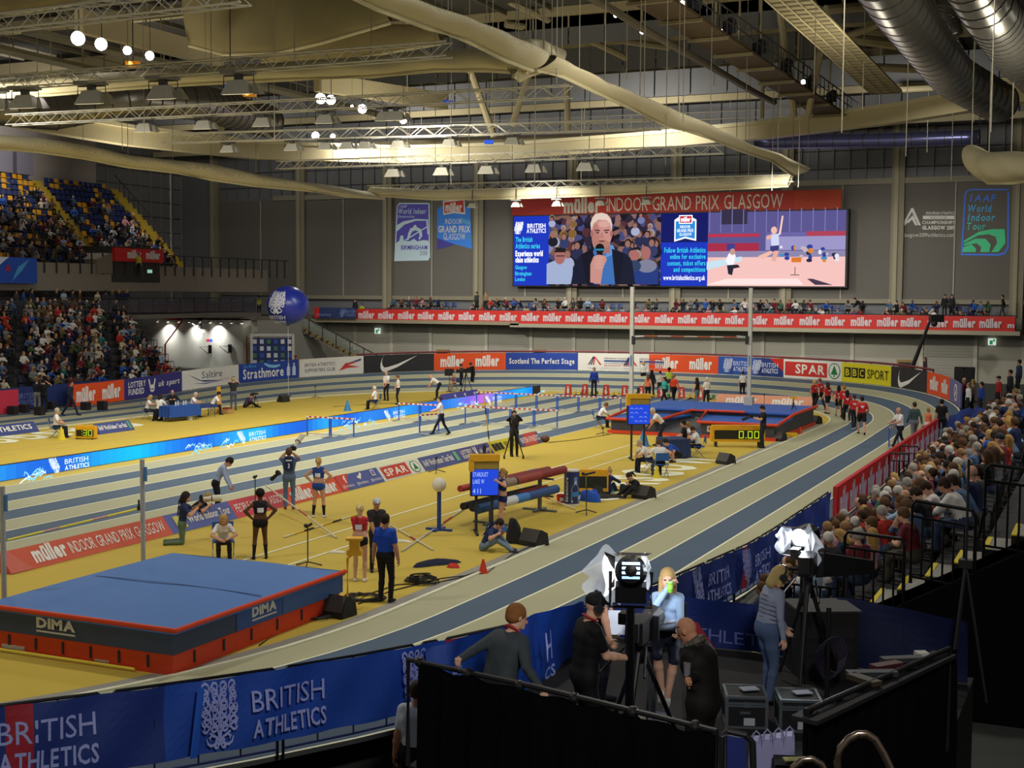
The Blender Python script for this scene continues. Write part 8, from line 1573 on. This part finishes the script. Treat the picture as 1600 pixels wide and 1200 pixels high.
# stripes, scarves, headphones, lanyards worn by the crew
def ring(o, name, pts, r, c, closed=True, rough=.6):
    mb = MB(); P = [jw(o, p) for p in pts]; mb.path(P+([P[0]] if closed else []), r, M(c, rough), 6); m = mb.build(name); m.parent = o; m.matrix_parent_inverse = o.matrix_basis.inverted(); return m
def headset(o):
    J, s = JO[o.name]; h, R = J['head'], J['Rh']; at = lambda x, y, z: h+R @ V3(x, y, z); ring(o, 'headphones', [at(-.105, -.01, 0), at(-.10, -.015, .07), at(-.05, -.02, .135), at(.05, -.02, .135), at(.10, -.015, .07), at(.105, -.01, 0)], .016, '#1a1a1e', False)
    mb = MB()
    for x in (-1, 1): a, b = jw(o, at(x*.085, -.01, -.01)), jw(o, at(x*.125, -.01, -.01)); mb.tube(a, b, .048, M('#26272c', .5), n=14)
    m = mb.build('ear_cups'); m.parent = o; m.matrix_parent_inverse = o.matrix_basis.inverted()
def collar(o, name, c, r=.03, dz=0.0, w=.075):
    J, s = JO[o.name]; n_ = J['nk']+J['U']*dz; ring(o, name, [n_+J['X']*w*math.cos(a)+J['Y']*(w*math.sin(a)+.0)+J['U']*(.0-.03*math.sin(a)) for a in [2*math.pi*k/14 for k in range(14)]], r*s, c)
bpy.context.view_layer.update()
headset(cmn); headset(fw); collar(cmn, 'lanyard', '#b02a2a', .012, .02); collar(gm, 'lanyard', '#b02a2a', .014, .015, .078); collar(fw, 'lanyard', '#a83030', .01, .0); collar(bm, 'scarf', '#4a483e', .045, .01, .072)
ring(bm, 'glasses', [JO[bm.name][0]['head']+JO[bm.name][0]['Rh'] @ V3(x, y, z) for x, y, z in ((-.085, .0, .06), (-.07, .07, .075), (-.02, .085, .085), (.02, .085, .085), (.07, .07, .075), (.085, 0, .06))], .006, '#2a2a2c', False)
def stripes(o, zs, c, wx=.165, wy=.12):
    J, s = JO[o.name]
    for z in zs: n_ = J['hip']*(1-z)+J['ch']*z; f = 1 if z < 1.1 else .95; ring(o, 'knit_stripe', [n_+J['X']*wx*f*math.cos(a)+J['Y']*wy*f*math.sin(a) for a in [2*math.pi*k/18 for k in range(18)]], .006*s, c)
stripes(fw, (.35, .5, .65, .8, .95, 1.1), '#4a4a60', .205, .128); stripes(cp, (.3, .5, .7, .9, 1.1), '#a8b4c8', .19, .122)
# ---------------------------------------------------------------- lamps, cameras, furniture on the platform
def film_lamp(label, u, v, d, aim, h, s=1.0, power=120):
    p = at_d(u, v, d); dirv = (aim-p).normalized(); t = thing('film_lamp', label, 'film lamp', Vector((p.x, p.y, PZ))); inv = Matrix.Translation(-t.location)
    def add(mb, nm, sm=False): o = mb.build(nm, t, smooth=sm); o.matrix_parent_inverse = inv
    side = dirv.cross(Vector((0, 0, 1))).normalized(); up = side.cross(dirv); B = M('#111114', .4, .3); mb = MB()
    mb.lathe([(.02, -.30*s), (.12*s, -.28*s), (.155*s, -.18*s), (.16*s, .16*s), (.14*s, .16*s), (.13*s, .1*s)], B, p, 24, axis=dirv); mb.box(p-up*.2*s, (.3*s, .28*s, .16*s), B, math.atan2(side.y, side.x)); add(mb, 'housing')
    mb = MB()
    for k in range(4): c = p-dirv*.262*s+up*(.07-.045*k)*s; mb.hexa([c-side*.085*s-up*.012*s-dirv*.03*s, c+side*.085*s-up*.012*s-dirv*.03*s, c+side*.085*s-up*.012*s, c-side*.085*s-up*.012*s], [c-side*.085*s+up*.012*s-dirv*.03*s, c+side*.085*s+up*.012*s-dirv*.03*s, c+side*.085*s+up*.012*s, c-side*.085*s+up*.012*s], LED('#9cc8ff', 6 if k < 3 else 2))
    add(mb, 'vent_slots'); mb = MB(); mb.lathe([(.13*s, .12*s), (.001, .13*s)], LED('#eaf2ff', 5), p, 20, axis=dirv); add(mb, 'lens')
    c = p+dirv*.17*s
    for nm, a0, w, col in (('barn_door', -side, .18, 0), ('barn_door', up, .05, 1), ('barn_door', -up, .05, 1)):
        mb = MB(); cr = up if abs(a0.dot(side)) > .5 else side; q = [c+a0*.16*s-cr*.15*s, c+a0*.16*s+cr*.15*s, c+a0*(.16+w*.75)*s+cr*.21*s+dirv*.22*s, c+a0*(.16+w*.75)*s-cr*.21*s+dirv*.22*s]; mb.hexa(q, [z+dirv*.01 for z in q], B); add(mb, nm)
    for sg, wd, ht, dz in ((-1, .36, .60, -.06), (1, .09, .40, 0)):
        a0 = side*sg; sh = lambda x, y: c+a0*(.10+wd*x*(1+.12*math.sin(11*y)))*s+up*(dz+(y-.5)*ht*(1-.25*x+.1*math.sin(6*x+sg))+.05*math.sin(7*x+4*y))*s+dirv*(.30*x+.05*math.sin(8*y))*s
        mb = MB(); mb.grid(sh, 10, 10, M('#d4dce8', .5, emit=.32, alpha=.72, noise=.3, scale=7)); add(mb, 'diffusion_sheet', True)  # sheet's own emission stands in for lamp light passing through it
        mb = MB(); mb.grid(lambda x, y: sh(.05+.42*x, .25+.6*y)-dirv*.012, 6, 6, M('#f2f6ff', .5, emit=2.2)); add(mb, 'frost_glow_patch', True)  # emissive patch imitates the hot spot of lamp light on the sheet
    mb = MB(); mb.path([p+side*.2*s, p+side*.2*s-up*.34*s, p-side*.2*s-up*.34*s, p-side*.2*s], .018*s, B, 6); mb.tube(p-up*.34*s, Vector((p.x, p.y, PZ+.1)), .045, B); add(mb, 'yoke_and_pole')
    for k in range(3): a = k*2.094+.8; mb = MB(); mb.tube((p.x, p.y, PZ+.55), (p.x+.5*math.cos(a), p.y+.5*math.sin(a), PZ+.01), .018, B); add(mb, 'leg')
    area_lamp('film_lamp_glow', p+dirv*.3, dirv, power, .3, .3, (.85, .92, 1), 90)
    return t
film_lamp('large black film lamp with frosted sheets pointing at the presenter', 986, 893, 13.7, at_d(1050, 930, 15.2)+Vector((-.9, 1.2, -.1)), 0, 1.05, 9)
film_lamp('second film lamp with white flaps above the second camera', 1256, 838, 17.0, at_d(1120, 900, 15.2), 0, .9, 12)
def plat_camera(label, u, v, d, rz, h):
    p = at_d(u, v, d); t = tv_camera(label, Vector((p.x, p.y, PZ)), rz, h); mb = MB(); mb.box((.0, .25, h+.12), (.3, .05, .28), BLK); mb.build('matte_box', t)
    for x in (.12, -.12): mb = MB(); mb.tube((x, -.2, h), (x*2, -.72, h-.15), .014, BLK); mb.build('pan_bar', t)
    return t
plat_camera('black platform camera on a tripod in front of the presenter', 1000, 960, 14.3, A_-.35, 1.08); plat_camera('second platform camera with viewfinder beside the striped top', 1262, 925, 16.4, RR_+1.2, 1.38)
p = at_d(1022, 968, 15.15); t = thing('bar_table', 'round glass topped bar table on a chrome pole before the presenter', 'table', (p.x, p.y, PZ)); mb = MB(); mb.lathe([(.001, 1.1), (.33, 1.1), (.34, 1.115), (.33, 1.13), (.001, 1.13)], M('#5a5e68', .2, spec=.6), n=28); mb.build('tabletop', t); mb = MB(); mb.tube((0, 0, .03), (0, 0, 1.1), .035, M('#b8bcc4', .15, .9), n=14); mb.build('pole', t); mb = MB(); mb.lathe([(.24, 0), (.24, .015), (.04, .04)], M('#b8bcc4', .2, .9), n=24); mb.build('base', t)
tz = PZ+1.134; c = Vector((p.x, p.y, tz))
mb = MB(); mb.box((0, 0, .012), (.30, .22, .024), M('#d8cc5a', .7), .1); mb.box((.02, .01, .03), (.27, .2, .012), M('#e0d66c', .7), .3); solid(mb, 'yellow_pad', 'yellow note pad on the bar table', 'note pad', loc=c+Vector((-.10, -.10, 0)), rz=A_)
mb = MB(); mb.box((0, 0, .006), (.28, .2, .012), M('#d8dcea', .7), .5); mb.box((.05, .03, .014), (.28, .2, .004), M('#ccd2e6', .7), .2); solid(mb, 'papers', 'loose white papers on the bar table beside the yellow pad', 'papers', loc=c+Vector((.14, .06, 0)), rz=A_)
cup = at_d(1047, 917, 14.93); mb = MB(); mb.lathe([(.028, -.06), (.036, .05)], M('#7fc83a', .5), n=16); mb.lathe([(.038, .05), (.038, .06), (.03, .066)], M('#b8d8a0', .4), n=16); mb.lathe([(.034, -.02), (.036, .03)], M('#a8d860', .5), n=16); solid(mb, 'paper_cup', 'green paper cup held at the mouth of the presenter', 'cup', loc=cup)
p = at_d(1050, 1000, 15.45); t = thing('bar_stool', 'black bar stool with backrest under the presenter', 'stool', (pr.location.x, pr.location.y, PZ), T_-.12); mb = MB(); mb.box((0, -.02, .82), (.42, .42, .06), BLK); mb.build('seat', t); mb = MB(); mb.path([(-.2, -.2, .8), (-.21, -.27, 1.25), (.21, -.27, 1.25), (.2, -.2, .8)], .018, BLK); mb.box((0, -.265, 1.14), (.4, .03, .2), BLK); mb.build('backrest', t)
for x in (-.17, .17):
    for y in (-.17, .17): mb = MB(); mb.tube((x, y, .8), (x*1.25, y*1.25, 0), .015, M('#8a8c92', .3, .8)); mb.build('leg', t)
mb = MB(); a = jw(cp, JO[cp.name][0]['S'][-1][2]); mb.hexa([Vector((-.13, -.02, -.1)), Vector((.13, 0, -.12)), Vector((.13, .008, -.12)), Vector((-.13, -.012, -.1))], [Vector((-.12, .08, .16)), Vector((.14, .1, .14)), Vector((.14, .108, .14)), Vector((-.12, .088, .16))], M('#dfe2ec', .7)); solid(mb, 'script_paper', 'white script held by the person in the navy cap', 'paper', loc=a+Vector((.08, -.06, .05)), rz=A_+.2)
mb = MB(); a = jw(bm, JO[bm.name][0]['S'][1][2]); mb.lathe([(.03, -.05), (.036, .08)], M('#8a8c94', .15, alpha=.7), n=12); solid(mb, 'drinking_glass', 'small glass in the hands of the bald person', 'glass', loc=a+Vector((-.05, .07, .06)))
# flight cases
def flight_case(label, u, v, w, d, h, rz):
    p = at_z(u, v, PZ); t = thing('flight_case', label, 'flight case', p, rz); mb = MB(); mb.box((0, 0, h/2), (w, d, h), M('#17181c', .6, bump=.1)); mb.build('panels', t); AL = M('#7f8a92', .35, .7); mb = MB()
    for x in (-w/2, w/2):
        for y in (-d/2, d/2): mb.box((x, y, h/2), (.035, .035, h+.01), AL)
        for z in (.01, h*.78, h): mb.box((x, 0, z), (.03, d, .03), AL)
    for y in (-d/2, d/2):
        for z in (.01, h*.74, h*.8, h): mb.box((0, y, z), (w, .03, .03), AL)
    mb.build('aluminium_edging', t); mb = MB(); mb.box((-.02, -d/2-.005, h*.52), (w*.36, .02, h*.2), M('#3c4046', .4, .6)); mb.box((-.02, -d/2-.018, h*.52), (w*.24, .015, .02), AL); mb.build('recessed_handle', t)
    mb = MB(); mb.box((.03, -d/2-.006, h*.22), (w*.28, .008, h*.24), M('#b8bcc4', .6)); mb.build('label_card', t); mb = MB(); mb.box((.05, .04, h+.025), (.2, .14, .01), M('#a8b0c4', .6), .3); mb.build('paper_sheet', t)
    mb = MB(); mb.box((0, -d/2-.01, h*.77), (.07, .02, .06), AL); mb.build('latch', t)
flight_case('black and aluminium flight case behind the bald person', 1163, 1128, .44, .46, .35, .35); flight_case('second flight case with papers on top, by the drape gap', 1246, 1134, .44, .46, .35, .35)
t = thing('shopping_bag', 'pale lilac bag with loop handles on the floor by the flight cases', 'bag', at_z(1205, 1200, PZ), .3); WB = M('#a8a8d8', .6, noise=.12, bump=.2)
for k in range(4):
    mb = MB(); x = -.16+.11*k; mb.hexa([(x-.07, -.1, 0), (x+.06, -.1, 0), (x+.06, .1, 0), (x-.07, .1, 0)], [(x-.05, -.08, .30+.02*k), (x+.05, -.08, .31+.02*k), (x+.05, .08, .31+.02*k), (x-.05, .08, .30+.02*k)], WB); mb.build('pouch', t); mb = MB(); z = .3+.02*k; mb.path([(x-.035, -.08, z-.02), (x-.035, -.09, z+.07), (x, -.09, z+.11), (x+.035, -.09, z+.07), (x+.035, -.08, z-.02)], .009, WB); mb.build('handle', t)
mb = MB(); mb.box((0, 0, .1), (.4, .3, .2), M('#16161a', .8)); mb.box((0, -.02, .215), (.22, .12, .02), M('#c8cc7c', .7), .2); solid(mb, 'equipment_bag', 'black bag with pale yellow card beside the lilac bag', 'bag', loc=at_z(1232, 1212, PZ)+Vector((.08, -.1, 0)), rz=.3)
# tall black amplifier box, folded ladder, trolley of cables near the stand
p = at_z(1282, 1050, PZ); t = thing('equipment_rack', 'black equipment cabinet with pale trim beside the striped top', 'cabinet', p, .5); mb = MB(); mb.box((0, 0, .42), (.75, .7, .84), M('#121214', .6)); mb.build('cabinet', t); mb = MB(); mb.box((0, 0, .86), (.8, .74, .03), M('#26282c', .5)); mb.build('top_edge', t); mb = MB()
for z in (.2, .4, .6): mb.box((0, -.355, z), (.6, .01, .14), M('#1f2024', .5))
mb.build('drawer_fronts', t)
mb = MB()
for k in range(5): mb.path([at_z(1292, 1090, PZ)+Vector((.14*math.cos(a)+.02*k, .05*math.sin(2*a), .45+.22*math.sin(a)+.02*k)) for a in [2*math.pi*i/14 for i in range(15)]], .014, M('#2a2438', .6), 5)
mb.tube(at_z(1292, 1090, PZ), at_z(1292, 1090, PZ)+Vector((0, 0, 1.1)), .03, BLK); solid(mb, 'cable_hanger', 'loop of dark cables hanging on a black post by the cabinet', 'cables')
p = at_z(1445, 1010, 2.3); mb = MB(); 
for k in range(3): a = k*2.094; mb.tube((0, 0, .75), (.28*math.cos(a), .28*math.sin(a), -.9), .018, M('#3a3a3e', .4, .5))
mb.tube((0, 0, .7), (0, 0, 2.0), .016, M('#2c2c30', .4, .4)); mb.box((0, 0, .75), (.16, .12, .1), BLK); solid(mb, 'light_stand', 'thin dark light stand by the yellow edged steps', 'light stand', loc=Vector((p.x+.3, p.y+1.2, PZ+.9)))
for k, (u, v, rz, c, w) in enumerate(((1362, 1052, .5, '#2c3238', .5), (1385, 1040, .9, '#4a2028', .35), (1350, 1062, -.6, '#3e362a', .35), (1410, 1030, .6, '#34373c', .45), (1440, 1022, .5, '#c0c0bc', .12))):
    q = at_z(u, v, 2.5); mb = MB(); mb.box((0, 0, 0), (w, .12, .05), M(c, .5), rz); solid(mb, 'loose_tool', 'small object lying along the top of the right platform drape, %s from the gap' % nth(k+1), 'tool', 'tools on the platform edge', loc=q)
mb = MB(); mb.box((-1.98, 13.15, 2.44), (.26, 3.0, .04), M('#1c1c20', .7), RAD(-17)); solid(mb, 'edge_shelf', 'narrow black shelf on top of the right platform drape', 'shelf')
p = at_z(1420, 905, 2.2); t = thing('monitor_screen', 'dark flat monitor fixed on the rail in front of the seated crowd', 'monitor', at_d(1322, 885, 18.5), A_-.5); mb = MB(); mb.hexa([(-.42, -.03, -.2), (.36, -.03, -.06), (.36, .03, -.06), (-.42, .03, -.2)], [(-.42, -.03, .17), (.36, -.03, .12), (.36, .03, .12), (-.42, .03, .17)], M('#0d0e10', .6, spec=.15)); mb.build('screen', t); mb = MB(); mb.tube((0, .05, -.1), (0, .05, -t.location.z+.005), .025, BLK); mb.box((0, .05, -t.location.z+.03), (.5, .5, .05), BLK); mb.build('stand', t)
# steel handrail loops close to the camera
CHR = M('#8f7f72', .25, .9)
def loop(label, pts, r, d): mb = MB(); mb.path([at_d(u, v, d) for u, v in pts], r, CHR, 10); o = solid(mb, 'handrail_loop', label, 'handrail', smooth=True)
loop('bent steel handrail at the bottom edge of the picture', [(1318, 1700), (1312, 1230), (1308, 1190), (1313, 1168), (1326, 1154), (1340, 1147), (1354, 1147), (1367, 1155), (1380, 1176), (1402, 1222), (1600, 1700)], .018, 6.2)
loop('second dark steel handrail just left of the bent one', [(1205, 1700), (1232, 1225), (1240, 1198), (1254, 1187), (1270, 1186), (1284, 1194), (1296, 1216), (1320, 1700)], .016, 6.6)
